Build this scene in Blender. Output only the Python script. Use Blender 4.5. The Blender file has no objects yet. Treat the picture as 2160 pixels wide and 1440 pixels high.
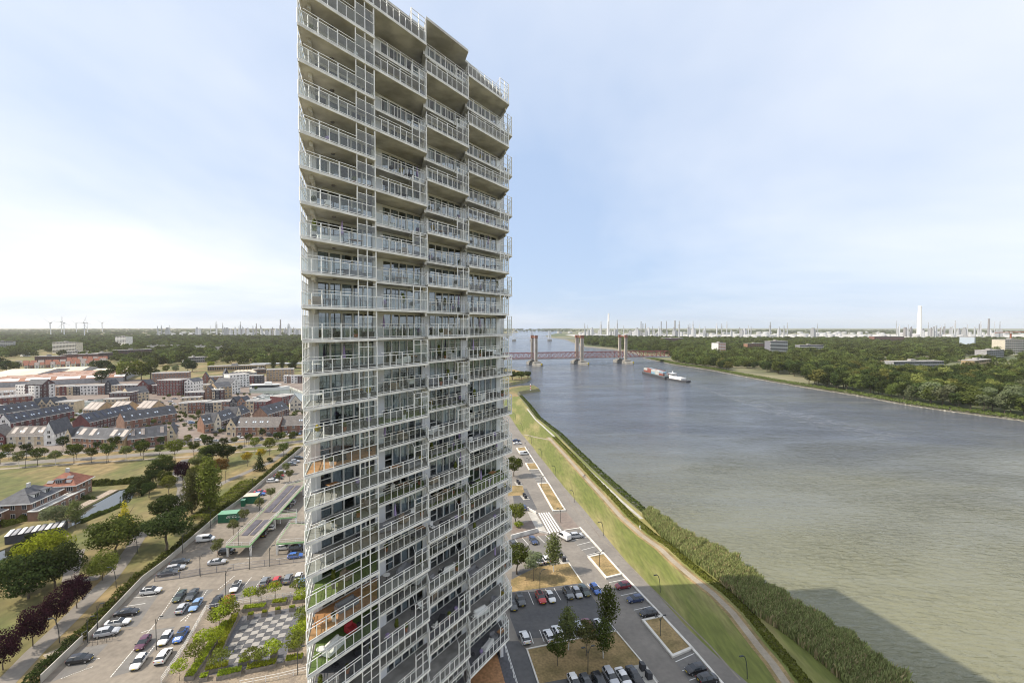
import bpy, math, random
import numpy as np
from mathutils import Vector, Matrix, geometry
rnd = random.Random(7)
R = math.radians
scene = bpy.context.scene
col = scene.collection

# ------------------------------------------------------------------ camera
cam_d = bpy.data.cameras.new('camera'); cam = bpy.data.objects.new('camera', cam_d); col.objects.link(cam)
cam_d.sensor_width = 36.0; cam_d.lens = 16.0; cam_d.clip_start = 0.5; cam_d.clip_end = 60000.0
cam.location = (0, 0, 66.0); cam.rotation_euler = (R(90 - 1.9), 0, 0)
scene.camera = cam

# ------------------------------------------------------------------ sky, sun, exposure
SUN_EL = R(47.0)
SUN_DIR = Vector((0.9966 * math.cos(SUN_EL), 0.083 * math.cos(SUN_EL), -math.sin(SUN_EL)))
world = bpy.data.worlds.new('World'); scene.world = world; world.use_nodes = True
wt = world.node_tree; wn = wt.nodes; wl = wt.links
for n in list(wn): wn.remove(n)
w_out = wn.new('ShaderNodeOutputWorld'); w_bg = wn.new('ShaderNodeBackground')
w_sky = wn.new('ShaderNodeTexSky'); w_sky.sky_type = 'NISHITA'; w_sky.sun_disc = False
w_sky.sun_elevation = SUN_EL; w_sky.sun_rotation = R(265.0); w_sky.altitude = 60
w_sky.air_density = 1.0; w_sky.dust_density = 0.7; w_sky.ozone_density = 2.0
w_bg.inputs['Strength'].default_value = 0.15
# thin broken cloud: noise on a flat cloud layer, the same over the whole sky
w_tc = wn.new('ShaderNodeTexCoord'); w_sep = wn.new('ShaderNodeSeparateXYZ')
wl.new(w_tc.outputs['Generated'], w_sep.inputs[0])
def wmath(op, a, b=None, clamp=False):
    n = wn.new('ShaderNodeMath'); n.operation = op; n.use_clamp = clamp
    for i, q in enumerate((a, b)):
        if q is None: continue
        if isinstance(q, (int, float)): n.inputs[i].default_value = q
        else: wl.new(q, n.inputs[i])
    return n.outputs[0]
den = wmath('ADD', wmath('MAXIMUM', w_sep.outputs[2], 0.0), 0.2)
cx_ = wmath('DIVIDE', w_sep.outputs[0], den); cy_ = wmath('DIVIDE', w_sep.outputs[1], den)
w_cmb = wn.new('ShaderNodeCombineXYZ'); wl.new(cx_, w_cmb.inputs[0]); wl.new(cy_, w_cmb.inputs[1])
w_n1 = wn.new('ShaderNodeTexNoise'); w_n1.inputs['Scale'].default_value = 0.16
w_n1.inputs['Detail'].default_value = 7; w_n1.inputs['Roughness'].default_value = 0.58; w_n1.inputs['Distortion'].default_value = 0.35
w_map = wn.new('ShaderNodeMapping'); w_map.inputs['Location'].default_value = (56.3, 22.9, 0.0); w_map.inputs['Scale'].default_value = (1.0, 1.0, 1.0)
wl.new(w_cmb.outputs[0], w_map.inputs[0]); wl.new(w_map.outputs[0], w_n1.inputs['Vector'])
w_rmp = wn.new('ShaderNodeValToRGB'); w_rmp.color_ramp.elements[0].position = 0.43; w_rmp.color_ramp.elements[1].position = 0.66
w_rmp.color_ramp.elements[0].color = (0.0, 0.0, 0.0, 1); w_rmp.color_ramp.elements[1].color = (0.8, 0.8, 0.8, 1)
wl.new(w_n1.outputs['Fac'], w_rmp.inputs[0])
w_mix = wn.new('ShaderNodeMixRGB'); wl.new(w_rmp.outputs[0], w_mix.inputs[0])
w_veil = wn.new('ShaderNodeMixRGB'); w_veil.inputs[0].default_value = 0.84; wl.new(w_sky.outputs[0], w_veil.inputs[1]); w_veil.inputs[2].default_value = (2.75, 3.5, 4.8, 1)   # thin high veil over the whole sky
wl.new(w_veil.outputs[0], w_mix.inputs[1])
w_mix.inputs[2].default_value = (6.5, 6.4, 6.3, 1)
wl.new(w_mix.outputs[0], w_bg.inputs['Color']); wl.new(w_bg.outputs[0], w_out.inputs[0])

sun_d = bpy.data.lights.new('sun', 'SUN'); sun = bpy.data.objects.new('sun', sun_d); col.objects.link(sun)
sun_d.energy = 4.3; sun_d.angle = R(0.6); sun_d.color = (1.0, 0.90, 0.76)
sun.rotation_euler = SUN_DIR.to_track_quat('-Z', 'Y').to_euler()
vs = scene.view_settings; vs.view_transform = 'Standard'; vs.look = 'None'; vs.exposure = 0.37; vs.gamma = 1.0; vs.use_curve_mapping = False
scene.cycles.use_denoising = True; scene.cycles.filter_width = 1.05; scene.cycles.max_bounces = 7; scene.cycles.transparent_max_bounces = 24
scene.cycles.diffuse_bounces = 3; scene.cycles.glossy_bounces = 3; scene.cycles.volume_bounces = 2
scene.cycles.caustics_reflective = False; scene.cycles.caustics_refractive = False; scene.cycles.sample_clamp_indirect = 6.0

# ------------------------------------------------------------------ helpers
class MB:
    """collects faces, then links them as one mesh"""
    def __init__(s): s.v = []; s.f = []; s.m = []
    def face(s, pts, m=0):
        b = len(s.v); s.v += [tuple(p) for p in pts]; s.f.append(tuple(range(b, b + len(pts)))); s.m.append(m)
    def box(s, x0, x1, y0, y1, z0, z1, m=0):
        b = len(s.v)
        s.v += [(x0,y0,z0),(x1,y0,z0),(x1,y1,z0),(x0,y1,z0),(x0,y0,z1),(x1,y0,z1),(x1,y1,z1),(x0,y1,z1)]
        for q in ((0,3,2,1),(4,5,6,7),(0,1,5,4),(1,2,6,5),(2,3,7,6),(3,0,4,7)):
            s.f.append(tuple(b + i for i in q)); s.m.append(m)
    def prism(s, poly, z0, z1, m=0, mt=None):
        a = sum(poly[i][0]*poly[(i+1)%len(poly)][1] - poly[(i+1)%len(poly)][0]*poly[i][1] for i in range(len(poly)))
        if a < 0: poly = poly[::-1]
        n = len(poly); b = len(s.v)
        zz0 = z0 if hasattr(z0, '__len__') else [z0]*n; zz1 = z1 if hasattr(z1, '__len__') else [z1]*n
        s.v += [(p[0],p[1],zz0[i]) for i,p in enumerate(poly)] + [(p[0],p[1],zz1[i]) for i,p in enumerate(poly)]
        for i in range(n):
            j = (i+1) % n; s.f.append((b+i, b+j, b+n+j, b+n+i)); s.m.append(m)
        s.f.append(tuple(b+n+i for i in range(n))); s.m.append(m if mt is None else mt)
        s.f.append(tuple(b+i for i in reversed(range(n)))); s.m.append(m)
    def tube(s, p0, p1, r0, r1=None, n=6, m=0, caps=True):
        r1 = r0 if r1 is None else r1
        p0 = Vector(p0); p1 = Vector(p1); ax = (p1 - p0)
        if ax.length < 1e-6: return
        ax.normalize(); u = ax.orthogonal().normalized(); w = ax.cross(u); b = len(s.v)
        ph = math.pi / n
        for p, r in ((p0, r0), (p1, r1)):
            for i in range(n):
                a = 2*math.pi*i/n + ph; s.v.append(tuple(p + u*(r*math.cos(a)) + w*(r*math.sin(a))))
        for i in range(n):
            j = (i+1) % n; s.f.append((b+i, b+j, b+n+j, b+n+i)); s.m.append(m)
        if caps:
            s.f.append(tuple(b+i for i in reversed(range(n)))); s.m.append(m)
            s.f.append(tuple(b+n+i for i in range(n))); s.m.append(m)
    def bar(s, p0, p1, w, m=0, h=None):
        """square bar whose sides stay level"""
        h = w if h is None else h
        p0 = Vector(p0); p1 = Vector(p1); ax = (p1-p0)
        if ax.length < 1e-6: return
        ax.normalize(); up = Vector((0,0,1))
        if abs(ax.z) > 0.95: up = Vector((0,1,0))
        u = ax.cross(up).normalized(); w_ = u.cross(ax).normalized(); b = len(s.v)
        for p in (p0, p1):
            for du, dw in ((-1,-1),(1,-1),(1,1),(-1,1)):
                s.v.append(tuple(p + u*(du*w/2) + w_*(dw*h/2)))
        for q in ((0,3,2,1),(4,5,6,7),(0,1,5,4),(1,2,6,5),(2,3,7,6),(3,0,4,7)):
            s.f.append(tuple(b + i for i in q)); s.m.append(m)
    def lathe(s, prof, n=12, m=0, cx=0, cy=0):
        b = len(s.v)
        for r, z in prof:
            for i in range(n):
                a = 2*math.pi*i/n; s.v.append((cx + r*math.cos(a), cy + r*math.sin(a), z))
        for k in range(len(prof)-1):
            for i in range(n):
                j = (i+1) % n; s.f.append((b+k*n+i, b+k*n+j, b+(k+1)*n+j, b+(k+1)*n+i)); s.m.append(m)
        s.f.append(tuple(b+i for i in reversed(range(n)))); s.m.append(m)
        s.f.append(tuple(b+(len(prof)-1)*n+i for i in range(n))); s.m.append(m)
    def mesh(s, name, mats, smooth=False):
        me = bpy.data.meshes.new(name); me.from_pydata(s.v, [], s.f)
        if not isinstance(mats, (list, tuple)): mats = [mats]
        for k in mats: me.materials.append(M[k] if isinstance(k, str) else k)
        if len(mats) > 1: me.polygons.foreach_set('material_index', s.m)
        if smooth: me.polygons.foreach_set('use_smooth', [True]*len(s.f))
        me.update(); return me
    def obj(s, name, mats, parent=None, smooth=False, loc=(0,0,0), rz=0.0):
        return ob(name, s.mesh(name, mats, smooth), parent, loc, rz)
def ob(name, data, parent=None, loc=(0,0,0), rz=0.0, sc=None):
    o = bpy.data.objects.new(name, data); col.objects.link(o)
    o.location = loc
    if rz: o.rotation_euler = (0,0,rz)
    if sc is not None: o.scale = sc if hasattr(sc, '__len__') else (sc, sc, sc)
    if parent is not None: o.parent = parent
    return o
def tag(o, label=None, cat=None, group=None, kind=None):
    if label: o['label'] = label
    if cat: o['category'] = cat
    if group: o['group'] = group
    if kind: o['kind'] = kind
    return o
def thing(name, label, cat, loc=(0,0,0), rz=0.0, group=None, sc=None):
    return tag(ob(name, None, None, loc, rz, sc), label, cat, group)
def paint(o, m):
    """give one object its own material in the first slot of a shared mesh"""
    o.material_slots[0].link = 'OBJECT'; o.material_slots[0].material = M[m] if isinstance(m, str) else m
def npmesh(name, verts, faces, mats):
    """fast mesh from numpy arrays (all faces the same size)"""
    me = bpy.data.meshes.new(name); nv = len(verts); nf, k = faces.shape
    me.vertices.add(nv); me.vertices.foreach_set('co', np.ascontiguousarray(verts, dtype=np.float32).ravel())
    me.loops.add(nf*k); me.loops.foreach_set('vertex_index', np.ascontiguousarray(faces, dtype=np.int32).ravel())
    me.polygons.add(nf); me.polygons.foreach_set('loop_start', np.arange(0, nf*k, k, dtype=np.int32))
    for q in (mats if isinstance(mats, (list, tuple)) else [mats]): me.materials.append(M[q] if isinstance(q, str) else q)
    me.update(calc_edges=True); return me
ORD = ['first','second','third','fourth','fifth','sixth','seventh','eighth','ninth','tenth','eleventh','twelfth','thirteenth','fourteenth','fifteenth','sixteenth','seventeenth','eighteenth','nineteenth','twentieth']

# ------------------------------------------------------------------ materials
M = {}
def nodes(name):
    m = bpy.data.materials.new(name); m.use_nodes = True; M[name] = m
    return m, m.node_tree.nodes, m.node_tree.links, m.node_tree.nodes['Principled BSDF']
def mat(name, rgb, rough=0.75, metal=0.0, var=0.0, scale=1.0, bump=0.0, bscale=None, rgb2=None, spec=None, coords='Object', detail=4.0, lo=0.35, hi=0.65, isl=0.0, objv=0.0, stretch=None):
    m, n, l, p = nodes(name)
    p.inputs['Roughness'].default_value = rough; p.inputs['Metallic'].default_value = metal
    if spec is not None: p.inputs['Specular IOR Level'].default_value = spec
    c = tuple(rgb) + (1,)
    p.inputs['Base Color'].default_value = c
    out = None
    if var or rgb2 or bump:
        tc = n.new('ShaderNodeTexCoord'); vec = tc.outputs[coords]
        if stretch:
            mp = n.new('ShaderNodeMapping'); mp.inputs['Scale'].default_value = stretch[:3]
            if len(stretch) > 3: mp.inputs['Rotation'].default_value = (0,0,stretch[3])
            l.new(vec, mp.inputs[0]); vec = mp.outputs[0]
    if var or rgb2:
        nz = n.new('ShaderNodeTexNoise'); nz.inputs['Scale'].default_value = scale; nz.inputs['Detail'].default_value = detail
        l.new(vec, nz.inputs['Vector'])
        rp = n.new('ShaderNodeValToRGB'); rp.color_ramp.elements[0].position = lo; rp.color_ramp.elements[1].position = hi
        if rgb2: a, b = c, tuple(rgb2) + (1,)
        else:
            a = tuple(max(0, x*(1-var)) for x in rgb) + (1,); b = tuple(min(1, x*(1+var)) for x in rgb) + (1,)
        rp.color_ramp.elements[0].color = a; rp.color_ramp.elements[1].color = b
        l.new(nz.outputs['Fac'], rp.inputs[0]); out = rp.outputs[0]
        if var and rgb2:
            n2 = n.new('ShaderNodeTexNoise'); n2.inputs['Scale'].default_value = scale*9; n2.inputs['Detail'].default_value = 5
            l.new(vec, n2.inputs['Vector'])
            mr = n.new('ShaderNodeMapRange'); mr.inputs[1].default_value = 0.3; mr.inputs[2].default_value = 0.7
            mr.inputs[3].default_value = 1-var; mr.inputs[4].default_value = 1+var; l.new(n2.outputs['Fac'], mr.inputs[0])
            mx = n.new('ShaderNodeMixRGB'); mx.blend_type = 'MULTIPLY'; mx.inputs[0].default_value = 1
            l.new(out, mx.inputs[1]); l.new(mr.outputs[0], mx.inputs[2]); out = mx.outputs[0]
    for amt, kind in ((isl, 'isl'), (objv, 'obj')):
        if not amt: continue
        src = n.new('ShaderNodeNewGeometry').outputs['Random Per Island'] if kind == 'isl' else n.new('ShaderNodeObjectInfo').outputs['Random']
        mr = n.new('ShaderNodeMapRange'); mr.inputs[3].default_value = 1-amt; mr.inputs[4].default_value = 1+amt; l.new(src, mr.inputs[0])
        mx = n.new('ShaderNodeMixRGB'); mx.blend_type = 'MULTIPLY'; mx.inputs[0].default_value = 1
        if out is None: mx.inputs[1].default_value = c
        else: l.new(out, mx.inputs[1])
        l.new(mr.outputs[0], mx.inputs[2]); out = mx.outputs[0]
    if out is not None: l.new(out, p.inputs['Base Color'])
    if bump:
        nb = n.new('ShaderNodeTexNoise'); nb.inputs['Scale'].default_value = bscale or scale*6; nb.inputs['Detail'].default_value = 5
        l.new(vec, nb.inputs['Vector']); bp = n.new('ShaderNodeBump'); bp.inputs['Strength'].default_value = bump
        l.new(nb.outputs['Fac'], bp.inputs['Height']); l.new(bp.outputs[0], p.inputs['Normal'])
    return m
def glassmat(name, tint, base, ior=1.5, rough=0.02, gloss=(1,1,1)):
    """thin pane: part clear, part mirror, more mirror at a grazing angle"""
    m, n, l, p = nodes(name); n.remove(p)
    o = n['Material Output']; t = n.new('ShaderNodeBsdfTransparent'); t.inputs[0].default_value = tuple(tint) + (1,)
    g = n.new('ShaderNodeBsdfGlossy'); g.inputs['Roughness'].default_value = rough; g.inputs[0].default_value = tuple(gloss) + (1,)
    f = n.new('ShaderNodeLayerWeight'); f.inputs[0].default_value = 0.5
    pw = n.new('ShaderNodeMath'); pw.operation = 'POWER'; pw.inputs[1].default_value = 4.0; l.new(f.outputs['Facing'], pw.inputs[0])
    a = n.new('ShaderNodeMath'); a.operation = 'MULTIPLY_ADD'; a.inputs[1].default_value = 0.9; a.inputs[2].default_value = base + 0.03; a.use_clamp = True
    l.new(pw.outputs[0], a.inputs[0]); mx = n.new('ShaderNodeMixShader')
    l.new(a.outputs[0], mx.inputs[0]); l.new(t.outputs[0], mx.inputs[1]); l.new(g.outputs[0], mx.inputs[2]); l.new(mx.outputs[0], o.inputs[0])
    return m
def leafmat(name, rgb, var=0.35, objv=0.22, trans=0.35):
    m, n, l, p = nodes(name); n.remove(p); o = n['Material Output']
    ge = n.new('ShaderNodeNewGeometry'); oi = n.new('ShaderNodeObjectInfo')
    m1 = n.new('ShaderNodeMapRange'); m1.inputs[3].default_value = 1-var; m1.inputs[4].default_value = 1+var; l.new(ge.outputs['Random Per Island'], m1.inputs[0])
    m2 = n.new('ShaderNodeMapRange'); m2.inputs[3].default_value = 1-objv; m2.inputs[4].default_value = 1+objv; l.new(oi.outputs['Random'], m2.inputs[0])
    mm = n.new('ShaderNodeMath'); mm.operation = 'MULTIPLY'; l.new(m1.outputs[0], mm.inputs[0]); l.new(m2.outputs[0], mm.inputs[1])
    hs = n.new('ShaderNodeHueSaturation'); hs.inputs['Color'].default_value = tuple(rgb) + (1,); l.new(mm.outputs[0], hs.inputs['Value'])
    m3 = n.new('ShaderNodeMapRange'); m3.inputs[3].default_value = 0.488; m3.inputs[4].default_value = 0.520; l.new(oi.outputs['Random'], m3.inputs[0]); l.new(m3.outputs[0], hs.inputs['Hue'])
    d = n.new('ShaderNodeBsdfDiffuse'); t = n.new('ShaderNodeBsdfTranslucent')
    l.new(hs.outputs[0], d.inputs[0]); l.new(hs.outputs[0], t.inputs[0]); mx = n.new('ShaderNodeMixShader'); mx.inputs[0].default_value = trans
    l.new(d.outputs[0], mx.inputs[1]); l.new(t.outputs[0], mx.inputs[2]); l.new(mx.outputs[0], o.inputs[0])
    return m

mat('white_metal', (0.88, 0.88, 0.86), 0.45, var=0.06, scale=0.6)
mat('concrete', (0.60, 0.59, 0.56), 0.85, var=0.28, scale=0.38, bump=0.15, bscale=8)
mat('slab_edge', (0.76, 0.75, 0.71), 0.8, var=0.16, scale=0.8)
mat('white_panel', (0.78, 0.79, 0.80), 0.6, var=0.05, scale=0.3)
mat('grey_fascia', (0.20, 0.20, 0.23), 0.7, var=0.12, scale=2.0)
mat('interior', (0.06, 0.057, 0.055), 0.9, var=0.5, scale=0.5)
mat('curtain', (0.78, 0.81, 0.81), 0.9, objv=0.2)
mat('blind', (0.42, 0.44, 0.40), 0.8, objv=0.2)
mat('window_frame', (0.72, 0.71, 0.67), 0.5)
mat('decking', (0.42, 0.22, 0.10), 0.7, var=0.25, scale=2.0)
mat('balcony_floor', (0.27, 0.26, 0.245), 0.85, var=0.2, scale=0.7)
mat('turf', (0.10, 0.15, 0.035), 0.95, var=0.25, scale=6)
mat('dark_tile', (0.10, 0.10, 0.11), 0.7, var=0.2, scale=2)
glassmat('rail_glass', (0.93, 0.955, 0.95), 0.015, 1.45)
glassmat('pane', (0.58, 0.64, 0.68), 0.20, 1.55, gloss=(0.86, 0.94, 1.0))

# ================================================================== the tower
FD = Vector((0.555, 0.832)).normalized()           # along the facade
TOWER_RZ = math.atan2(FD.y, FD.x)
TX, TY = -18.2, 39.5
SK = 0.80                                           # the bays are sheared: x grows with depth
XB = [0.0, 8.1, 15.4, 22.9, 32.0]
def slab_z(k): return 64.8 + 3.0 * k
tower = thing('apartment_tower', 'tall white residential tower with staggered glass balconies beside the river', 'tower', (TX, TY, 0), TOWER_RZ)
K0, K1 = -17, 11
YW = 3.5                                            # window wall
def depth_of(b, k):
    if b == 0: return 0.0
    return 0.0 if (k % 2 == 1) == (b in (1, 3)) else 1.6
def bay_x(b, y): return XB[b] + SK*y, XB[b+1] + SK*y

# core: solid building behind the glazed front, sheared like the bays
core = MB()
SKC = 0.895
def cpoly(y0, y1, dx0=0.0, dx1=0.0):
    return [(SKC*y0+dx0, y0), (32+SKC*y0+dx1, y0), (32+SKC*y1+dx1, y1), (SKC*y1+dx0, y1)]
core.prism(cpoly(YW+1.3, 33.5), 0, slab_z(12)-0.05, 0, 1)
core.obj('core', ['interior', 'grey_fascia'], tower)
ends = MB()                                          # side and rear cladding
for (a, b) in (((SKC*YW, YW), (SKC*33.6, 33.6)), ((32+SKC*YW, YW), (32+SKC*33.6, 33.6)), ((SKC*33.6, 33.6), (32+SKC*33.6, 33.6))):
    ends.bar((a[0], a[1], slab_z(12)/2), (b[0], b[1], slab_z(12)/2), 0.5, 0, slab_z(12))
ends.obj('end_wall', 'white_panel', tower)
# roof slab and the grey plant storey seen over the top railings
rf = MB()
rf.prism([(SK*1.6, 1.6), (XB[2]+SK*1.6, 1.6), (XB[2], 0.0), (XB[3], 0.0), (XB[3]+SK*1.6, 1.6), (32+SK*2.6, 2.6), (32+SK*33.6, 33.6), (SK*33.6, 33.6)], slab_z(12)-0.28, slab_z(12))
rf.obj('roof_slab', 'concrete', tower)
pl_ = MB()
pl_.box(SK*3.4+0.2, XB[2]+SK*3.4, YW-0.35, YW+1.0, slab_z(11)+0.02, slab_z(12)+0.75)
pl_.box(XB[3]+SK*3.0, 32+SK*3.0, YW-0.35, YW+1.0, slab_z(11)+0.02, slab_z(12)+0.75)
pl_.obj('roof_parapet', 'grey_fascia', tower)
pd = MB()                                            # podium the tower stands on
pd.prism([(1.5, 2.5), (20.0, -6.0), (25.0, -8.6), (31.5, -1.7), (37.7, 4.9), (45.0, 12.8), (SKC*10, 12.9)], 0, 13.5, 0, 1)
podium_top = 13.5
pd.obj('podium', ['concrete', 'dark_tile'], tower)
dk = MB(); dk.prism([(22.0, -4.5), (25.0, -6.2), (30.6, -0.4), (36.0, 5.3), (37.0, 6.4), (26.0, 4.75)], 13.5, 13.56)
dk.obj('terrace_deck', 'decking', tower)
tr = MB()
tp = [(20.0,-6.0),(25.0,-8.5),(31.4,-1.7),(37.6,4.9),(43.0,10.7)]
for a, b in zip(tp[:-1], tp[1:]):
    L = math.hypot(b[0]-a[0], b[1]-a[1]); n = max(2, int(L/1.6))
    for h in (14.65, 14.1): tr.bar((a[0],a[1],h), (b[0],b[1],h), 0.06)
    for i in range(n+1):
        t = i/n; tr.bar((a[0]+(b[0]-a[0])*t, a[1]+(b[1]-a[1])*t, 13.5), (a[0]+(b[0]-a[0])*t, a[1]+(b[1]-a[1])*t, 14.65), 0.06)
tr.obj('terrace_railing', 'white_metal', tower)

# shared unit meshes
u = MB(); u.box(0, 1, -0.006, 0.006, 0, 1); ME_GLASS = u.mesh('glass_panel', 'rail_glass')
def window_mesh(transom):
    w = MB(); W, Hh, t = 1.0, 2.62, 0.07
    w.box(0, t, -0.05, 0.05, 0, Hh); w.box(W-t, W, -0.05, 0.05, 0, Hh)
    w.box(t, W-t, -0.05, 0.05, 0, 0.09); w.box(t, W-t, -0.05, 0.05, Hh-0.12, Hh)
    if transom: w.box(t, W-t, -0.045, 0.045, 0.86, 0.95)
    return w.mesh('window', 'window_frame')
ME_WIN = [window_mesh(False), window_mesh(True)]
u = MB(); u.face([(0.07,0.01,0.09),(0.93,0.01,0.09),(0.93,0.01,2.5),(0.07,0.01,2.5)]); ME_PANE = u.mesh('pane', 'pane')
def curtain_mesh(x0, x1, z0):
    c = MB(); n = 14
    for i in range(n):
        a = x0 + (x1-x0)*i/n; b = x0 + (x1-x0)*(i+1)/n
        ya = 0.22 + 0.05*math.cos(i*math.pi); yb = 0.22 + 0.05*math.cos((i+1)*math.pi)
        c.face([(a,ya,z0),(b,yb,z0),(b,yb,2.5),(a,ya,2.5)])
    return c.mesh('curtain', 'curtain', True)
ME_CUR = [curtain_mesh(0.03,0.97,0.08), curtain_mesh(0.03,0.5,0.08), curtain_mesh(0.55,0.97,0.08)]
u = MB(); u.face([(0.05,0.2,1.3),(0.95,0.2,1.3),(0.95,0.2,2.5),(0.05,0.2,2.5)]); ME_BLIND = u.mesh('blind', 'blind')

def add_mesh(dst, me, loc, sx, off):
    """append a shared mesh to a joined part"""
    b = len(dst.v); dst.v += [(loc[0]+v.co.x*sx, loc[1]+v.co.y, loc[2]+v.co.z) for v in me.vertices]
    for p in me.polygons: dst.f.append(tuple(b+i for i in p.vertices)); dst.m.append(off)

win_rest = MB(); glass_rest = MB(); fins = MB(); trng = random.Random(11)
n_win = n_glass = 0
balcony_info = {}
def glass(parent, x, y, z, w, h, rz, single):
    global n_glass
    if single and n_glass < 300:
        ob('glass_panel', ME_GLASS, parent, (x, y, z), rz, (w, 1, h)); n_glass += 1
    else:
        c, s_ = math.cos(rz), math.sin(rz)
        glass_rest.face([(x,y,z),(x+c*w,y+s_*w,z),(x+c*w,y+s_*w,z+h),(x,y,z+h)])
order = sorted([(b, k) for b in range(4) for k in range(K0, K1+1) if not (b == 3 and k < -15)], key=lambda q: (0 if (q[0] == 0 and -11 <= q[1] <= 10) else 1 if (q[0] == 1 and -8 <= q[1] <= 8) else 2, q[0], abs(q[1])))
for b, k in order:
    z = slab_z(k); yf = depth_of(b, k); x0, x1 = bay_x(b, yf); xe0, xe1 = bay_x(b, YW+0.6)
    deep = yf == 0.0
    if b == 3 and not deep: x1 += 1.9
    # ---- slab
    s = MB()
    s.prism([(x0, yf), (x1, yf), (x1 + SK*(YW+0.6-yf), YW+0.6), (xe0, YW+0.6)], z-0.20, z, 0, 2)
    s.bar((x0, yf-0.02, z-0.14), (x1, yf-0.02, z-0.14), 0.10, 1, 0.22)
    if b == 0: s.bar((x0, yf, z-0.14), (xe0, YW+0.6, z-0.14), 0.10, 1, 0.22)
    if b == 3: s.bar((x1, yf, z-0.14), (x1+SK*(YW+0.6-yf), YW+0.6, z-0.14), 0.10, 1, 0.22)
    bal = s.obj('balcony', ['concrete', 'slab_edge', 'balcony_floor'], tower)
    balcony_info[(b, k)] = (x0, x1, yf, z)
    # concrete bracket below the slab
    xa = x0 + 0.75 if b == 0 else x0 + 0.25
    for xx in ((xa, x1-0.45) if (b == 0 or (b == 3)) else (x1-0.3,)):
        br = MB(); br.prism([(xx+SK*0.9, yf+0.9), (xx+0.35+SK*0.9, yf+0.9), (xx+0.35+SK*(YW-yf), YW), (xx+SK*(YW-yf), YW)], z-0.62, z-0.2)
        br.obj('bracket', 'concrete', bal)
    # ---- railing
    rl = MB(); L = x1 - x0
    scr = 2.2 if (deep and b != 3) else (2.1 if b == 3 else 0.0)
    nmain = max(2, round((L - scr) / 1.95)); xs = x0 + (L - scr)
    yr = yf + 0.06
    single = True
    def rail(xa_, xb_, h, w=0.05): rl.bar((xa_, yr, z+h), (xb_, yr, z+h), w)
    rail(x0, x1, 1.18, 0.055); rail(x0, x1, 0.10, 0.05)
    rail(x0 + 0.55, xs, 1.46, 0.045)
    for i in range(nmain+1):
        xx = x0 + (xs-x0)*i/nmain
        rl.box(xx-0.035, xx+0.035, yr-0.05, yr+0.05, z, z+(1.46 if i else 1.2))
        if i < nmain:
            xm = x0 + (xs-x0)*(i+0.5)/nmain; rl.box(xm-0.022, xm+0.022, yr-0.04, yr+0.04, z, z+1.18)
            w_ = (xs-x0)/nmain/2
            glass(bal, xx+0.05, yr, z+0.13, w_-0.09, 1.02, 0, single); glass(bal, xm+0.04, yr, z+0.13, w_-0.09, 1.02, 0, single)
    if scr:
        top = 2.80 if (b == 0) else 2.72
        for i in range(3):
            xx = xs + scr*i/2; rl.box(xx-0.04, xx+0.04, yr-0.05, yr+0.05, z, z+top)
            if i < 2:
                glass(bal, xx+0.05, yr, z+0.13, scr/2-0.09, 1.02, 0, single); glass(bal, xx+0.05, yr, z+1.22, scr/2-0.09, 0.92, 0, single)
        rail(xs, x1, 2.16); rail(xs, x1, top-0.03)
        if b != 0: rl.bar((xs, yr, z+top-0.03), (xs + SK*(YW-yf)*0.9, YW, z+top-0.03), 0.045)
    # side returns
    def side(xa_, ya_, xb_, yb_, tall=False):
        n_ = max(1, round(math.hypot(xb_-xa_, yb_-ya_)/1.0)); rz_ = math.atan2(yb_-ya_, xb_-xa_); LL = math.hypot(xb_-xa_, yb_-ya_)
        hs = (0.10, 1.18, 1.46) + ((2.16, 2.72) if tall else ())
        for h in hs: rl.bar((xa_, ya_, z+h), (xb_, yb_, z+h), 0.045)
        for i in range(n_+1):
            t = i/n_; rl.bar((xa_+(xb_-xa_)*t, ya_+(yb_-ya_)*t, z), (xa_+(xb_-xa_)*t, ya_+(yb_-ya_)*t, z+hs[-1]), 0.05)
            if i < n_:
                glass(bal, xa_+(xb_-xa_)*t, ya_+(yb_-ya_)*t, z+0.13, LL/n_-0.04, 1.02, rz_, False)
                if tall: glass(bal, xa_+(xb_-xa_)*t, ya_+(yb_-ya_)*t, z+1.22, LL/n_-0.04, 0.92, rz_, False)
    if b == 0: side(x0+0.05, yf+0.08, x0+SK*(YW-yf), YW, True)
    elif deep: side(x0+0.05, yf+0.08, x0+SK*1.7, 1.7)
    if b == 3: side(x1-0.05, yf+0.08, x1+SK*(YW-yf), YW, True)
    elif deep: side(x1-0.05, yf+0.08, x1+SK*1.7, 1.7, True)
    rl.obj('railing', 'white_metal', bal)
    # floor finish of its own on some balconies
    if b == 0 and k in (-4, -9): fin = 'decking'
    elif (b, k) in ((2,-5),(2,-3),(1,-3),(2,-7),(3,-7),(0,-8),(0,-10),(1,-6)): fin = 'turf'
    elif trng.random() < 0.22: fin = 'dark_tile'
    else: fin = None
    if fin and k < 1:
        ff = MB(); ff.prism([(x0+0.25, yf+0.2), (x1-0.2, yf+0.2), (x1+SK*(YW-yf)-0.3, YW-0.1), (x0+0.25+SK*(YW-yf), YW-0.1)], z+0.004, z+0.03)
        ff.obj('floor_covering', fin, bal)
    # ceiling lamp of the balcony below
    if b == 0:
        lm = MB(); lm.lathe([(0.16, z-0.32), (0.2, z-0.26), (0.2, z-0.2)], 8, 0, x0+4.6, 1.9); lm.obj('ceiling_light', 'grey_fascia', bal)
    # ---- window wall: white panel then five tall lights
    wx0, wx1 = bay_x(b, YW)
    pw = 0.95; nw = 5; ww = (wx1 - wx0 - pw - (1.1 if b == 3 else 0.35)) / nw
    fins.box(wx0+0.02, wx0+pw, YW-0.08, YW+0.12, z, z+2.78)
    fins.box(wx1-(1.08 if b == 3 else 0.33), wx1-0.02, YW-0.06, YW+0.12, z, z+2.78)
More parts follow.
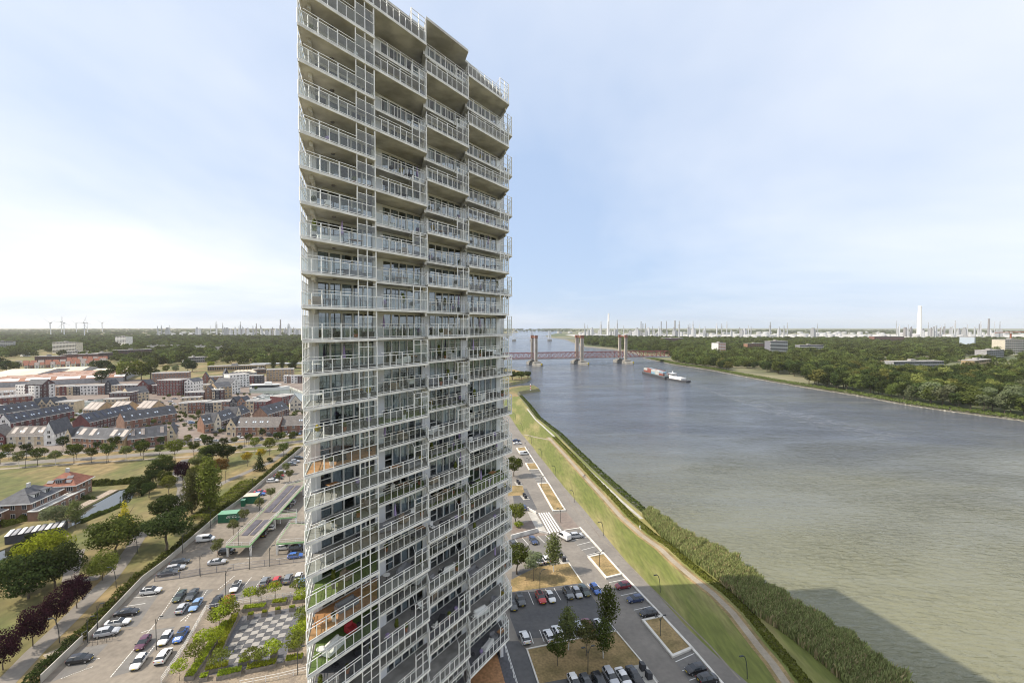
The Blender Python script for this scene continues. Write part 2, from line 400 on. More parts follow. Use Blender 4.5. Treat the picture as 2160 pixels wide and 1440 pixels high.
    fins.box(wx0+pw, wx1-0.3, YW-0.02, YW+0.1, z+2.64, z+2.79)
    if k == K1 and b in (1, 3): continue
    for i in range(nw):
        x = wx0 + pw + ww*i; tr_ = 1 if i == 0 else 0
        rv = trng.random()
        cur = 0 if rv < 0.42 else 1 if rv < 0.54 else 2 if rv < 0.64 else 3 if rv < 0.74 else None
        if k < -6 and trng.random() < 0.25: cur = None
        if b < 3 and -10 <= k <= 9 and n_win < 300:
            w = ob('window', ME_WIN[tr_], tower, (x, YW, z+0.02), 0, (ww, 1, 1)); n_win += 1
            ob('pane', ME_PANE, w)
            if cur is not None: ob('curtain' if cur < 3 else 'blind', ME_CUR[cur] if cur < 3 else ME_BLIND, w)
        else:
            add_mesh(win_rest, ME_WIN[tr_], (x, YW, z+0.02), ww, 0); add_mesh(win_rest, ME_PANE, (x, YW, z+0.02), ww, 1)
            if cur is not None: add_mesh(win_rest, ME_CUR[cur] if cur < 3 else ME_BLIND, (x, YW, z+0.02), ww, 2)
fins.obj('facade_panel', 'white_panel', tower)
tag(win_rest.obj('glazing', ['window_frame', 'pane', 'curtain'], tower), kind='stuff')
tag(glass_rest.obj('balustrade_glass', 'rail_glass', tower), kind='stuff')

# ================================================================== ground, river, banks
mat('grass', (0.105, 0.112, 0.032), 0.95, rgb2=(0.26, 0.185, 0.088), var=0.28, scale=0.045, bump=0.3, bscale=1.5, lo=0.40, hi=0.66, detail=6, stretch=(1, 0.6, 1, 0.25))
mat('lawn', (0.135, 0.152, 0.032), 0.95, rgb2=(0.31, 0.255, 0.11), var=0.22, scale=0.09, bump=0.3, bscale=2, lo=0.46, hi=0.74, detail=7, stretch=(1.6, 0.28, 1, 0.25))
mat('dry_grass', (0.17, 0.13, 0.052), 0.95, rgb2=(0.32, 0.225, 0.105), var=0.25, scale=0.22, bump=0.4, bscale=4, lo=0.35, hi=0.65, detail=7)
mat('far_land', (0.075, 0.095, 0.035), 0.95, rgb2=(0.20, 0.18, 0.10), var=0.2, scale=0.004, lo=0.45, hi=0.6, detail=6)
mat('bank_soil', (0.17, 0.17, 0.07), 0.95, rgb2=(0.22, 0.195, 0.13), var=0.35, scale=0.15, bump=0.5, bscale=2)
mat('paving', (0.175, 0.150, 0.121), 0.9, rgb2=(0.24, 0.208, 0.168), var=0.16, scale=0.09, bump=0.1, bscale=5, detail=7)
mat('paving_dark', (0.135, 0.128, 0.12), 0.9, rgb2=(0.18, 0.17, 0.155), var=0.1, scale=0.12, detail=7)
mat('asphalt', (0.085, 0.085, 0.088), 0.9, rgb2=(0.115, 0.112, 0.11), var=0.12, scale=0.12, detail=7)
mat('asphalt_light', (0.175, 0.158, 0.138), 0.9, rgb2=(0.225, 0.203, 0.175), var=0.1, scale=0.1, detail=7)
mat('brick_paving', (0.17, 0.133, 0.113), 0.9, rgb2=(0.23, 0.19, 0.16), var=0.15, scale=0.08, detail=6)
mat('sandy_path', (0.28, 0.235, 0.175), 0.95, rgb2=(0.34, 0.295, 0.225), var=0.12, scale=0.2)
mat('kerb', (0.62, 0.59, 0.53), 0.85, var=0.12, scale=0.5)
mat('road_paint', (0.72, 0.71, 0.67), 0.8, var=0.12, scale=1.5)
mat('stone', (0.26, 0.25, 0.21), 0.9, isl=0.45)
mat('stone_flag', (0.40, 0.38, 0.34), 0.9, var=0.15, scale=0.4)

def river_mat(name, deep, olive, rough, bstr, blend=True):
    m, n, l, p = nodes(name)
    p.inputs['Roughness'].default_value = rough; p.inputs['IOR'].default_value = 1.33
    tc = n.new('ShaderNodeTexCoord'); vec = tc.outputs['Object']
    def noise(sc, det, stretch=(1,1,1), rot=0.0, dist=0.0):
        mp = n.new('ShaderNodeMapping'); mp.inputs['Scale'].default_value = stretch; mp.inputs['Rotation'].default_value = (0,0,rot); l.new(vec, mp.inputs[0])
        z = n.new('ShaderNodeTexNoise'); z.inputs['Scale'].default_value = sc; z.inputs['Detail'].default_value = det; z.inputs['Distortion'].default_value = dist
        l.new(mp.outputs[0], z.inputs['Vector']); return z.outputs['Fac']
    # silt: the water turns more olive where the current slows
    big = noise(0.006, 5, (1, 2.2, 1), 0.15, 0.6)
    sx = n.new('ShaderNodeSeparateXYZ'); l.new(vec, sx.inputs[0])
    grad = n.new('ShaderNodeMapRange'); grad.inputs[1].default_value = 100; grad.inputs[2].default_value = 300; grad.inputs[3].default_value = 1.05; grad.inputs[4].default_value = 0.0; l.new(sx.outputs[1], grad.inputs[0])
    ad = n.new('ShaderNodeMath'); ad.operation = 'MULTIPLY_ADD'; l.new(big, ad.inputs[0]); ad.inputs[1].default_value = 1.1
    sub = n.new('ShaderNodeMath'); sub.operation = 'SUBTRACT'; l.new(grad.outputs[0], sub.inputs[0]); sub.inputs[1].default_value = 0.55; l.new(sub.outputs[0], ad.inputs[2]); ad.use_clamp = True
    mx = n.new('ShaderNodeMixRGB'); mx.inputs[1].default_value = tuple(deep)+(1,); mx.inputs[2].default_value = tuple(olive)+(1,)
    l.new(ad.outputs[0], mx.inputs[0]); l.new(mx.outputs[0], p.inputs['Base Color'])
    # wind streaks change the gloss
    rr = n.new('ShaderNodeMapRange'); rr.inputs[1].default_value = 0.38; rr.inputs[2].default_value = 0.66; rr.inputs[3].default_value = rough*0.75; rr.inputs[4].default_value = rough*1.7
    l.new(noise(0.02, 6, (1, 3.0, 1), 0.3, 1.0), rr.inputs[0]); l.new(rr.outputs[0], p.inputs['Roughness'])
    a = noise(0.62, 5, (0.5, 1.25, 1), 0.35, 0.5); b = noise(0.16, 4, (0.5, 1.2, 1), 0.15, 0.4)
    s = n.new('ShaderNodeMath'); s.operation = 'MULTIPLY_ADD'; l.new(b, s.inputs[0]); s.inputs[1].default_value = 1.3; l.new(a, s.inputs[2])
    bp = n.new('ShaderNodeBump'); bp.inputs['Strength'].default_value = bstr; bp.inputs['Distance'].default_value = 1.5
    wp = n.new('ShaderNodeMapRange'); wp.inputs[1].default_value = 0.36; wp.inputs[2].default_value = 0.64; wp.inputs[3].default_value = 0.35*bstr; wp.inputs[4].default_value = min(1.0, bstr); l.new(noise(0.013, 5, (1, 2.4, 1), 0.25, 0.8), wp.inputs[0]); l.new(wp.outputs[0], bp.inputs['Strength'])
    l.new(s.outputs[0], bp.inputs['Height']); l.new(bp.outputs[0], p.inputs['Normal'])
    return m
river_mat('river_water', (0.080, 0.092, 0.116), (0.185, 0.183, 0.115), 0.10, 1.0)
mat('pond_water', (0.040, 0.042, 0.028), 0.02, bump=0.015, bscale=0.6)
M['pond_water'].node_tree.nodes['Principled BSDF'].inputs['IOR'].default_value = 2.4
mat('harbour_water', (0.13, 0.15, 0.12), 0.12, bump=0.2, bscale=0.3)

WZ = -3.0
near_bank = [(260, -400), (230, 0), (190, 38), (79.4, 75.6), (76.9, 81.7), (75.4, 87.1), (74, 96.4), (71.1, 104.3), (68.5, 111.7), (66.3, 116.6), (65.7, 125.5), (65, 132.5),
    (60.6, 138.5), (56.6, 145.1), (53.4, 156), (50.6, 164.8), (47.8, 180), (45.6, 193.4), (41.9, 215.2), (36.1, 254.9), (32.6, 282.5), (22.1, 334.6), (17.1, 388.1), (11.1, 440.2),
    (8.6, 458.7), (17.2, 468.5), (30.8, 482.3), (25.7, 512.4), (5.3, 504.5), (-10.2, 485.9), (-21.3, 508.4), (-2.7, 524.6), (18.7, 560.4), (26.2, 596), (21.9, 655.3), (0, 704.3),
    (-50.6, 807.9), (-138.4, 1105.8), (-215.5, 1476.4), (-219.7, 2219.5), (-104.4, 3339), (80.6, 5159.7), (60, 9000)]
far_bank = [(900, 9000), (441.8, 4464.3), (231.8, 3178.7), (236.2, 2666.6), (277.7, 2379.1), (254.2, 1847.6), (244.9, 1545.4), (296.8, 1355.3), (310.9, 1124.6), (285.3, 1020.3), (287.5, 933.7), (290.3, 817.9), (296.4, 788.6), (312.3, 711.9),
    (316.1, 630.2), (322.2, 560.4), (329.6, 508.4), (340.8, 452.4), (343.4, 400), (353.2, 366.4), (363.5, 343.4), (371.2, 327.9), (388.4, 303.5), (900, 100), (1200, -400)]
def offset_line(line, d):
    out = []
    for i, p in enumerate(line):
        a = Vector(line[max(0, i-1)]); b = Vector(line[min(len(line)-1, i+1)]); t = (b-a).normalized(); nrm = Vector((-t.y, t.x))
        q = Vector(p) + nrm*d; out.append((q.x, q.y))
    return out
near_top = offset_line(near_bank, 6.0); far_top = offset_line(far_bank, 5.0)
# the spits are narrow: keep their tops inside
for i in range(24, 36): near_top[i] = tuple(Vector(near_bank[i]).lerp(Vector(near_top[i]), 0.35))
BIG = 15500
harbour1 = [(-322.1, 333.7), (-366.7, 380.3), (-381.9, 402.2), (-371.7, 418.3), (-348.6, 392.2), (-337.1, 373.5), (-313.7, 333.7)]
harbour2 = [(-290.7, 501.8), (-246.6, 501.8), (-210.8, 458), (-182, 399.7), (-204.2, 399.7), (-193.3, 362.7), (-196.8, 362.7), (-214, 394.6), (-234.3, 399.7), (-245.7, 448.2), (-259.7, 448.2)]
pond = [(-155.2, 160.5), (-156.2, 169.3), (-158.9, 181.7), (-155.1, 186.7), (-149.9, 179.1), (-143.9, 169.3), (-142.7, 160.9), (-145.7, 151.1), (-145.9, 146.8), (-145.3, 139.8), (-146.9, 135.4), (-142.1, 124.2), (-140, 112.8), (-149.5, 120.5), (-151.1, 132.2), (-150.9, 134.3), (-151.4, 141.7), (-152.6, 145.7), (-154.3, 153)]
def sheet(polys, holes, z):
    """flat sheet from outlines with holes"""
    loops = [[Vector((p[0], p[1], z)) for p in polys]] + [[Vector((p[0], p[1], z)) for p in h] for h in holes]
    tris = geometry.tessellate_polygon(loops); pts = [p for lp in loops for p in lp]
    return pts, tris
gm = MB()
outer_l = near_top + [(60, BIG), (-BIG, BIG), (-BIG, -2500), (260, -2500)]
outer_r = far_top + [(BIG, -2500), (BIG, BIG), (900, BIG)]
for poly, holes, mi in ((outer_l, [harbour1, harbour2, pond], 0), (outer_r, [], 2)):
    pts, tris = sheet(poly, holes, 0.0); b = len(gm.v); gm.v += [tuple(p) for p in pts]
    for t in tris:
        a_, b_, c_ = pts[t[0]], pts[t[1]], pts[t[2]]
        up = (b_-a_).cross(c_-a_).z > 0
        gm.f.append(tuple(b+i for i in (t if up else t[::-1]))); gm.m.append(mi)
for top, bot in ((near_top, near_bank), (far_top, far_bank)):
    for i in range(len(top)-1):
        gm.face([(top[i][0],top[i][1],0),(bot[i][0],bot[i][1],WZ-0.6),(bot[i+1][0],bot[i+1][1],WZ-0.6),(top[i+1][0],top[i+1][1],0)][::-1], 1 if top is near_top else 4)
for h, mi in ((harbour1, 3), (harbour2, 3), (pond, 1)):
    for i in range(len(h)):
        a_, b_ = h[i], h[(i+1) % len(h)]
        gm.face([(a_[0],a_[1],0),(b_[0],b_[1],0),(b_[0],b_[1],-2.2),(a_[0],a_[1],-2.2)], mi)
mat('bank_stone', (0.13, 0.12, 0.095), 0.95, rgb2=(0.20, 0.185, 0.145), var=0.3, scale=0.3)
tag(gm.obj('ground', ['grass', 'bank_soil', 'far_land', 'concrete', 'bank_stone']), kind='structure')
wm = MB(); wm.face([(-2500,-2500,WZ),(BIG,-2500,WZ),(BIG,BIG,WZ),(-2500,BIG,WZ)])
tag(wm.obj('river', 'river_water'), kind='structure')
for nm, h, z_, mt in (('harbour_basin', harbour1, -1.4, 'harbour_water'), ('harbour_basin', harbour2, -1.4, 'harbour_water'), ('pond', pond, -0.22, 'pond_water')):
    q = MB(); pts, tris = sheet(h, [], z_); q.v = [tuple(p) for p in pts]
    for t in tris:
        a_, b_, c_ = (pts[i] for i in t); q.f.append(tuple(t) if (b_-a_).cross(c_-a_).z > 0 else tuple(t)[::-1]); q.m.append(0)
    tag(q.obj(nm, mt), kind='structure')

EV = Vector((-0.25, 0.968)).normalized(); PV = Vector((EV.y, -EV.x))      # along the quay road and across it
def flat(name, poly, m, z, kind='structure', parent=None):
    q = MB(); pts, tris = sheet(poly, [], z); q.v = [tuple(p) for p in pts]
    for t in tris:
        a_, b_, c_ = (pts[i] for i in t); q.f.append(tuple(t) if (b_-a_).cross(c_-a_).z > 0 else tuple(t)[::-1]); q.m.append(0)
    o = q.obj(name, m, parent)
    if parent is None: tag(o, kind=kind)
    return o
def ribbon(name, line, w, m, z, tapered=None):
    L = offset_line(line, w/2); Rr = offset_line(line, -w/2); q = MB()
    for i in range(len(line)-1):
        q.face([(*Rr[i], z), (*Rr[i+1], z), (*L[i+1], z), (*L[i], z)])
    return tag(q.obj(name, m), kind='structure')

# ---- river side: promenade, road, lots, islands
lawn_edge = [(43.7, 82.2), (42.6, 85.1), (40.7, 90), (38.4, 97.7), (35.9, 109.9), (33, 120.8), (30.8, 133.1), (26.5, 158.9), (21.4, 185), (16.3, 215.9), (4.8, 283.7), (-1, 328.4), (-7.8, 371.3)]
prom_in = [(38.5, 82.2), (36.9, 91), (34.1, 101.3), (30.7, 113.4), (29.4, 118.9), (26.6, 129.7), (23.8, 138.2), (22.3, 146.8), (18.7, 160.9), (15.3, 189), (11.2, 217.4), (7, 246.7), (1.5, 277.4), (-4.7, 320), (-11.4, 362.7)]
path_mid = [(50.4, 75.9), (50.8, 82.9), (51.1, 87.2), (50.9, 91.5), (50.9, 96.8), (50.9, 102.7), (49.7, 110.5), (47.6, 117.1), (45.4, 125.7), (44.1, 133.1), (40.9, 142.3), (37.8, 155.7), (35.2, 175.1), (31.8, 198.6), (26.3, 238.2), (21.7, 269.1)]
shift = EV * -40
near0 = Vector(lawn_edge[0]) + shift; near1 = Vector(prom_in[0]) + shift
flat('quay_lawn', [tuple(near0)] + lawn_edge + [(-5.3, 421.1), (6.3, 426.8)] + [near_top[i] for i in range(23, 3, -1)], 'lawn', 0.03)
flat('promenade', [tuple(near1)] + prom_in + lawn_edge[::-1] + [tuple(near0)], 'asphalt_light', 0.05)
flat('quay_street', [(10, 40), tuple(near1)] + prom_in + [(-22.8, 362.7), (-22, 200), (-16, 70)], 'asphalt_light', 0.034)
ribbon('path_verge', path_mid, 3.3, 'dry_grass', 0.045)
ribbon('river_path', path_mid, 1.6, 'sandy_path', 0.06)
ribbon('cross_path', [(7.2, 276.2), (14.1, 269.1), (22.6, 262.3)], 1.6, 'sandy_path', 0.055)
ribbon('bank_ledge', [(44.6, 154.1), (41.3, 170.2), (36.5, 199.3), (30.3, 240.1), (23.6, 281.2), (16.5, 321.7), (12.2, 362.7)], 1.2, 'stone_flag', 0.06)
tram = offset_line(prom_in, -4.2)
ribbon('promenade_seam', tram, 0.35, 'paving', 0.056)
# dark parking courts west of the road
flat('parking_court', [(1.4, 93.9), (22.8, 96.6), (17.3, 118.4), (16.1, 124.2), (0, 120.5), (-0.5, 101.5)], 'asphalt', 0.042)
flat('parking_court', [(5.1, 78.9), (27.4, 78.9), (25.9, 86.2), (0.9, 82.2)], 'asphalt', 0.042)
flat('parking_court', [(-2.7, 125.2), (16, 127.8), (12, 141.4), (0, 142)], 'paving_dark', 0.042)
flat('parking_court', [(0.9, 161.8), (9.2, 161.8), (6, 183.4), (0, 184.5)], 'asphalt', 0.042)
flat('driveway', [(-1.6, 93.4), (1.4, 93.4), (3.1, 90.6), (5.1, 81.6), (5.8, 77.9), (1, 77.9), (-0.5, 86.9)], 'asphalt', 0.046)
flat('dry_lawn', [(3, 90.8), (22.6, 96.5), (25.8, 86.8), (4.9, 82)], 'dry_grass', 0.06)
flat('dry_lawn', [(-0.2, 111.1), (18.1, 115.1), (15.7, 124.7), (7.2, 123.2), (-0.2, 116.6)], 'dry_grass', 0.06)
flat('dry_lawn', [(-1.5, 175.1), (5.2, 176.1), (4.3, 186.7), (-1.6, 186.7)], 'dry_grass', 0.06)
def kerb_line(pts, w=0.35, h=0.16, closed=False, mt='kerb', name='kerb', z=0.03):
    q = MB(); n = len(pts)
    for i in range(n if closed else n-1):
        a_, b_ = Vector(pts[i]), Vector(pts[(i+1) % n]); d_ = (b_-a_).normalized()*w/2
        q.bar((a_.x-d_.x, a_.y-d_.y, z+h/2), (b_.x+d_.x, b_.y+d_.y, z+h/2), w, 0, h + 0.002*i)
    return q.obj(name, mt)
def island(poly, label):
    t = thing('planted_island', label, 'planter', (poly[0][0], poly[0][1], 0))
    loc = [(p[0]-poly[0][0], p[1]-poly[0][1]) for p in poly]
    k = kerb_line(loc, 0.55, 0.42, True); k.parent = t
    cx = sum(p[0] for p in loc)/len(loc); cy = sum(p[1] for p in loc)/len(loc)
    flat('soil', [(cx+(p[0]-cx)*0.97, cy+(p[1]-cy)*0.97) for p in loc], 'dry_grass', 0.33, parent=t)
    return t
island([(29.4, 99.8), (34.2, 101.3), (36.8, 91.1), (32.1, 88.8)], 'long kerbed planting bed of dry grass beside the two black cars on the quay road')
island([(21.9, 127.8), (26.6, 129.7), (29.2, 118.9), (24.7, 117.1)], 'kerbed bed of straw coloured grass just above the red car on the quay road')
island([(10.9, 188.4), (15.3, 189), (19, 160.9), (14.7, 160.5)], 'longest shaded kerbed bed of dry grass above the zebra crossing')
island([(6.6, 216.6), (11.2, 217.4), (12.6, 207.3), (8, 206.6)], 'small square kerbed bed of dry grass in front of the white minibus')
island([(2.6, 243.8), (7, 246.7), (8.2, 237.3), (3.9, 234.6)], 'far small kerbed bed of dry grass beside the parked minibus')
for nm, a_, b_ in (('a', (29.4, 118.9), (34.2, 101.3)), ('b', (36.9, 91), (39, 81.1)), ('c', (22.3, 146.8), (26.6, 129.7)), ('d', (11.2, 217.4), (15.3, 189)), ('e', (7, 246.7), (11.2, 217.4))):
    tag(kerb_line([a_, b_], 0.5, 0.35), kind='structure')
tag(kerb_line([(17, 145), (22.3, 146.8)], 0.4, 0.3), kind='structure')
for nm, pts in (('a', [(3.1, 90.8), (4.9, 82)]), ('b', [(22.6, 96.5), (25.8, 86.8), (26.8, 82.2)]), ('c', [(3, 91), (22.6, 96.6)]), ('d', [(15.9, 124.7), (18.1, 115.3)])):
    tag(kerb_line(pts, 0.3, 0.14), kind='structure')
# bay lines of the quay road parking
def line_mark(a_, b_, w=0.14, z=0.062):
    q = MB(); a_, b_ = Vector(a_), Vector(b_); n_ = Vector((-(b_-a_).y, (b_-a_).x)).normalized()*w/2
    q.face([(a_.x-n_.x,a_.y-n_.y,z),(b_.x-n_.x,b_.y-n_.y,z),(b_.x+n_.x,b_.y+n_.y,z),(a_.x+n_.x,a_.y+n_.y,z)]); tag(q.obj('bay_line', 'road_paint'), kind='structure')
def bay_run(a0, a1, b0, b1, n):
    for i in range(n+1):
        t = i/n; line_mark(Vector(a0).lerp(Vector(a1), t), Vector(b0).lerp(Vector(b1), t))
flat('bay_paving', [(24.7, 116.8), (29.3, 118.4), (33.9, 101.3), (29.5, 100)], 'paving_dark', 0.052)
flat('bay_paving', [(32.1, 88.6), (36.7, 90.7), (38.8, 81.6), (33.4, 80)], 'paving_dark', 0.052)
flat('bay_paving', [(17, 144), (22.2, 146.1), (26.6, 130), (22, 128.1)], 'paving_dark', 0.052)
flat('bay_paving', [(8, 205.9), (12.6, 206.6), (15.4, 189.5), (10.9, 189)], 'paving_dark', 0.052)
flat('bay_paving', [(4.2, 233.7), (8.2, 236.4), (11, 218.2), (6.9, 217.4)], 'paving_dark', 0.052)
bay_run((25.1, 115.3), (29.2, 101), (29.6, 116.8), (33.6, 102.5), 5); bay_run((32.2, 87.5), (33.6, 80.5), (36.8, 89.8), (38.5, 82), 3)
bay_run((17.6, 141.4), (21.6, 129.2), (22.8, 144), (26.1, 131.4), 4); bay_run((8.2, 204.5), (10.6, 190.1), (13, 205.2), (14.9, 190.7), 4)
bay_run((1.9, 110.7), (21.5, 115.3), (2.9, 105.5), (23, 110.5), 9); bay_run((1.6, 95.9), (21.4, 100.5), (2.2, 92.2), (22.6, 96.9), 9)
bay_run((0.7, 139.8), (10.5, 142), (2.6, 134.6), (12.4, 137.6), 4)
# zebra crossing: five long stripes over a raised table
flat('crossing_table', [(8.9, 158.9), (13.9, 160.1), (16.5, 144.7), (11.5, 142.7)], 'asphalt_light', 0.07)
za, zb, zc, zd = Vector((9.2, 158.9)), Vector((13.5, 159.7)), Vector((16.4, 145)), Vector((11.8, 143))
for i in range(5):
    t0, t1 = i/5 + 0.02, i/5 + 0.125; q = MB()
    q.face([(*za.lerp(zb,t0),0.08),(*za.lerp(zb,t1),0.08),(*zd.lerp(zc,t1),0.08),(*zd.lerp(zc,t0),0.08)]); tag(q.obj('crossing_stripe', 'road_paint'), kind='structure')
# plaza of brick with a concrete ramp beside the crossing
flat('plaza', [(-0.3, 147.5), (8.3, 154.1), (11.3, 142), (0, 138.8)], 'brick_paving', 0.06)
flat('plaza', [(14.3, 157.6), (19.4, 159.7), (22.1, 147.5), (16.9, 145.4)], 'brick_paving', 0.06)
flat('stair_field', [(5.4, 160.5), (8.5, 158.5), (11.4, 143.3), (8, 145.4)], 'stone_flag', 0.075)
q = MB(); q.bar((*(-0.3, 139.1), 0.7), (*(8.2, 144), 0.7), 0.35, 0, 1.4); q.bar((*(8.2, 144), 0.5), (*(11.5, 142.7), 0.3), 0.35, 0, 0.7)
tag(q.obj('ramp_wall', 'concrete'), 'low concrete ramp wall left of the zebra crossing', 'wall')
q = MB(); q.bar((*(1.7, 161.4), 0.6), (*(6.1, 161.4), 0.6), 0.3, 0, 1.2); q.bar((*(6.1, 161.4), 0.5), (*(8.5, 158.5), 0.3), 0.3, 0, 0.8)
tag(q.obj('ramp_wall', 'concrete'), 'upper concrete wall above the paved steps by the crossing', 'wall')

# ---- west side: park, paths, roads, car park
lot = [(-87.3, 82.2), (-89.9, 93.1), (-95.5, 115.5), (-96.1, 124.2), (-98.3, 137.9), (-101.1, 154.5), (-102.1, 170.2), (-106.6, 200.6), (-113.1, 244.8), (-118.5, 297.2), (-40, 300), (-40, 120), (-30, 60), (-80, 60)]
flat('car_park', lot, 'paving', 0.03)
town = [(-386.9, 206.6), (-221.9, 240.1), (-175.9, 253.7), (-109.2, 273.8), (-95.7, 415.5), (-246.4, 620.6), (-460.5, 564.9), (-926.7, 497.9)]
q = MB(); pts, tris = sheet(town, [harbour1, harbour2], 0.05); q.v = [tuple(p) for p in pts]
for t in tris:
    a_, b_, c_ = (pts[i] for i in t); q.f.append(tuple(t) if (b_-a_).cross(c_-a_).z > 0 else tuple(t)[::-1]); q.m.append(0)
tag(q.obj('town_paving', 'brick_paving'), kind='structure')
ribbon('verge', [(-372.2, 198.6), (-284.5, 218.2), (-257.6, 226.9), (-218.6, 236.4), (-192.8, 244.8), (-170.5, 253.7), (-144.4, 264.5), (-110.6, 277.4)], 7, 'dry_grass', 0.065)
ribbon('avenue', [(-358.5, 191.3), (-274.9, 210.8), (-245.2, 215.9), (-209.2, 226.1), (-184.9, 234.6), (-162.6, 241.9), (-137.4, 251.7), (-105.9, 265.6)], 7.0, 'asphalt_light', 0.07)
ribbon('avenue', [(-380.6, 203.2), (-290.5, 222.9), (-260.4, 229.4), (-219.4, 237.3), (-193.6, 245.7), (-170.5, 253.7), (-143.8, 263.4), (-110.1, 276.2)], 5.5, 'asphalt_light', 0.075)
ribbon('cycle_path', [(-343.9, 183.4), (-263.4, 201.9), (-237.1, 208.6), (-218.7, 214.4), (-202.6, 218.9), (-177.6, 225.3), (-163.4, 228.6), (-148.5, 235.5), (-131.6, 241), (-115.8, 250.7)], 2.6, 'sandy_path', 0.07)
ribbon('park_path', [(-93.4, 80.9), (-96.9, 90.3), (-98.8, 97.3), (-102.4, 108.3), (-105.3, 117.1), (-108.6, 124.2), (-112.5, 132.2), (-116.5, 139.8), (-120.8, 155.7), (-126.7, 172.1), (-134.9, 184.5), (-147.6, 198), (-156.2, 211.5), (-162.3, 224.5)], 3.6, 'asphalt_light', 0.05)
ribbon('park_path', [(-122, 178.1), (-122.1, 190.1), (-119.8, 205.9), (-117.4, 219.7), (-118.9, 233.7), (-120.8, 245.7)], 3.0, 'asphalt_light', 0.05)
ribbon('park_path', [(-108.8, 118), (-112.6, 116), (-115.3, 116.6), (-120.5, 122.7), (-128.1, 132.2)], 3.2, 'asphalt_light', 0.046)
ribbon('park_path', [(-93.2, 88.7), (-92, 90.8), (-90.9, 91.9), (-89.8, 93.2)], 2.6, 'sandy_path', 0.046)

# ================================================================== vegetation
leafmat('leaf_mid', (0.085, 0.104, 0.026)); leafmat('leaf_dark', (0.048, 0.063, 0.021)); leafmat('leaf_light', (0.15, 0.168, 0.036))
leafmat('leaf_lime', (0.26, 0.30, 0.03)); leafmat('leaf_yellow', (0.42, 0.33, 0.04)); leafmat('leaf_purple', (0.040, 0.016, 0.024), objv=0.15)
leafmat('leaf_grey', (0.17, 0.19, 0.10)); leafmat('leaf_olive', (0.14, 0.15, 0.055)); leafmat('leaf_russet', (0.16, 0.09, 0.03))
leafmat('wood_dark', (0.056, 0.072, 0.024), 0.3, 0.45, 0.25); leafmat('wood_mid', (0.102, 0.120, 0.034), 0.3, 0.45, 0.25); leafmat('wood_light', (0.185, 0.19, 0.055), 0.3, 0.4, 0.25)
leafmat('reed_leaf', (0.31, 0.32, 0.13), 0.5, 0.0, 0.4)
mat('bark', (0.12, 0.095, 0.07), 0.95, var=0.3, scale=3); mat('pale_bark', (0.62, 0.60, 0.55), 0.9, var=0.3, scale=3)

def leaf_quads(P_, N_, size, rs):
    """one small bent quad per point"""
    n = len(P_); a = rs.normal(size=(n,3)); t = np.cross(N_, a); t /= np.linalg.norm(t, axis=1, keepdims=True) + 1e-9
    b = np.cross(N_, t); b /= np.linalg.norm(b, axis=1, keepdims=True) + 1e-9
    s1 = (size*(0.65 + 0.7*rs.random(n)))[:,None]*0.5; s2 = s1*(0.6 + 0.35*rs.random(n))[:,None]
    V = np.stack([P_ - t*s1, P_ - b*s2 + N_*s1*0.15, P_ + t*s1, P_ + b*s2 - N_*s1*0.1], 1).reshape(-1,3)
    F = np.arange(4*n).reshape(n,4); return V, F
def crown_mesh(name, lobes, n, size, material, seed, inner=0.22, bias=2.0):
    rs = np.random.default_rng(seed); lobes = np.array(lobes, float)
    w = (lobes[:,3]*lobes[:,4]*lobes[:,5])**(2/3); w /= w.sum()
    idx = rs.choice(len(lobes), n, p=w); d = rs.normal(size=(n,3)); d /= np.linalg.norm(d, axis=1, keepdims=True)
    r = np.where(rs.random(n) < inner, rs.random(n)**0.5, 0.80 + 0.24*rs.random(n))
    P_ = lobes[idx,:3] + d*lobes[idx,3:6]*r[:,None]
    N_ = d*bias + rs.normal(size=(n,3))*0.75 + np.array([0,0,0.35]); N_ /= np.linalg.norm(N_, axis=1, keepdims=True)
    V, F = leaf_quads(P_, N_, size, rs); return npmesh(name, V, F, material)
def lobes_broad(seed, H=10.0, Rr=4.2, base=2.6, k=16, flat_=1.0):
    rs = np.random.default_rng(seed); L = []; cz = base + (H-base)*0.5; rz = (H-base)*0.5
    L.append((0, 0, cz, Rr*0.72, Rr*0.72, rz*0.74))
    for i in range(k):
        a = 2*math.pi*i/k*1.618*2; u = rs.uniform(-0.75, 0.95); q = math.sqrt(max(0.05, 1-u*u*0.9))
        s = rs.uniform(0.26, 0.42)*Rr
        L.append((math.cos(a)*Rr*0.68*q*rs.uniform(0.8,1.12), math.sin(a)*Rr*0.68*q*rs.uniform(0.8,1.12), cz + u*rz*0.68, s, s, s*0.8*flat_))
    return L
def lobes_column(H=18.0, Rr=2.6, base=0.8, seed=1):
    rs = np.random.default_rng(seed); L = []
    for i in range(26):
        t = i/25; z = base + 0.8 + t*(H-base-1.4); r = Rr*(0.35 + 1.0*math.sin(math.pi*min(1, t*0.85+0.13))**0.9)*0.62
        a = i*2.4; q = r*0.5
        L.append((math.cos(a)*q*rs.uniform(0.5,1.3), math.sin(a)*q*rs.uniform(0.5,1.3), z, r, r, r*1.1))
    return L
def lobes_cone(H=8.0, Rr=2.2, base=0.4, seed=2):
    rs = np.random.default_rng(seed); L = []
    for i in range(22):
        t = i/21; z = base + t*(H-base); r = Rr*(1-t*0.88)*0.6 + 0.18
        a = i*2.4; q = Rr*(1-t)*0.5; L.append((math.cos(a)*q, math.sin(a)*q, z, r, r, r*0.9))
    return L
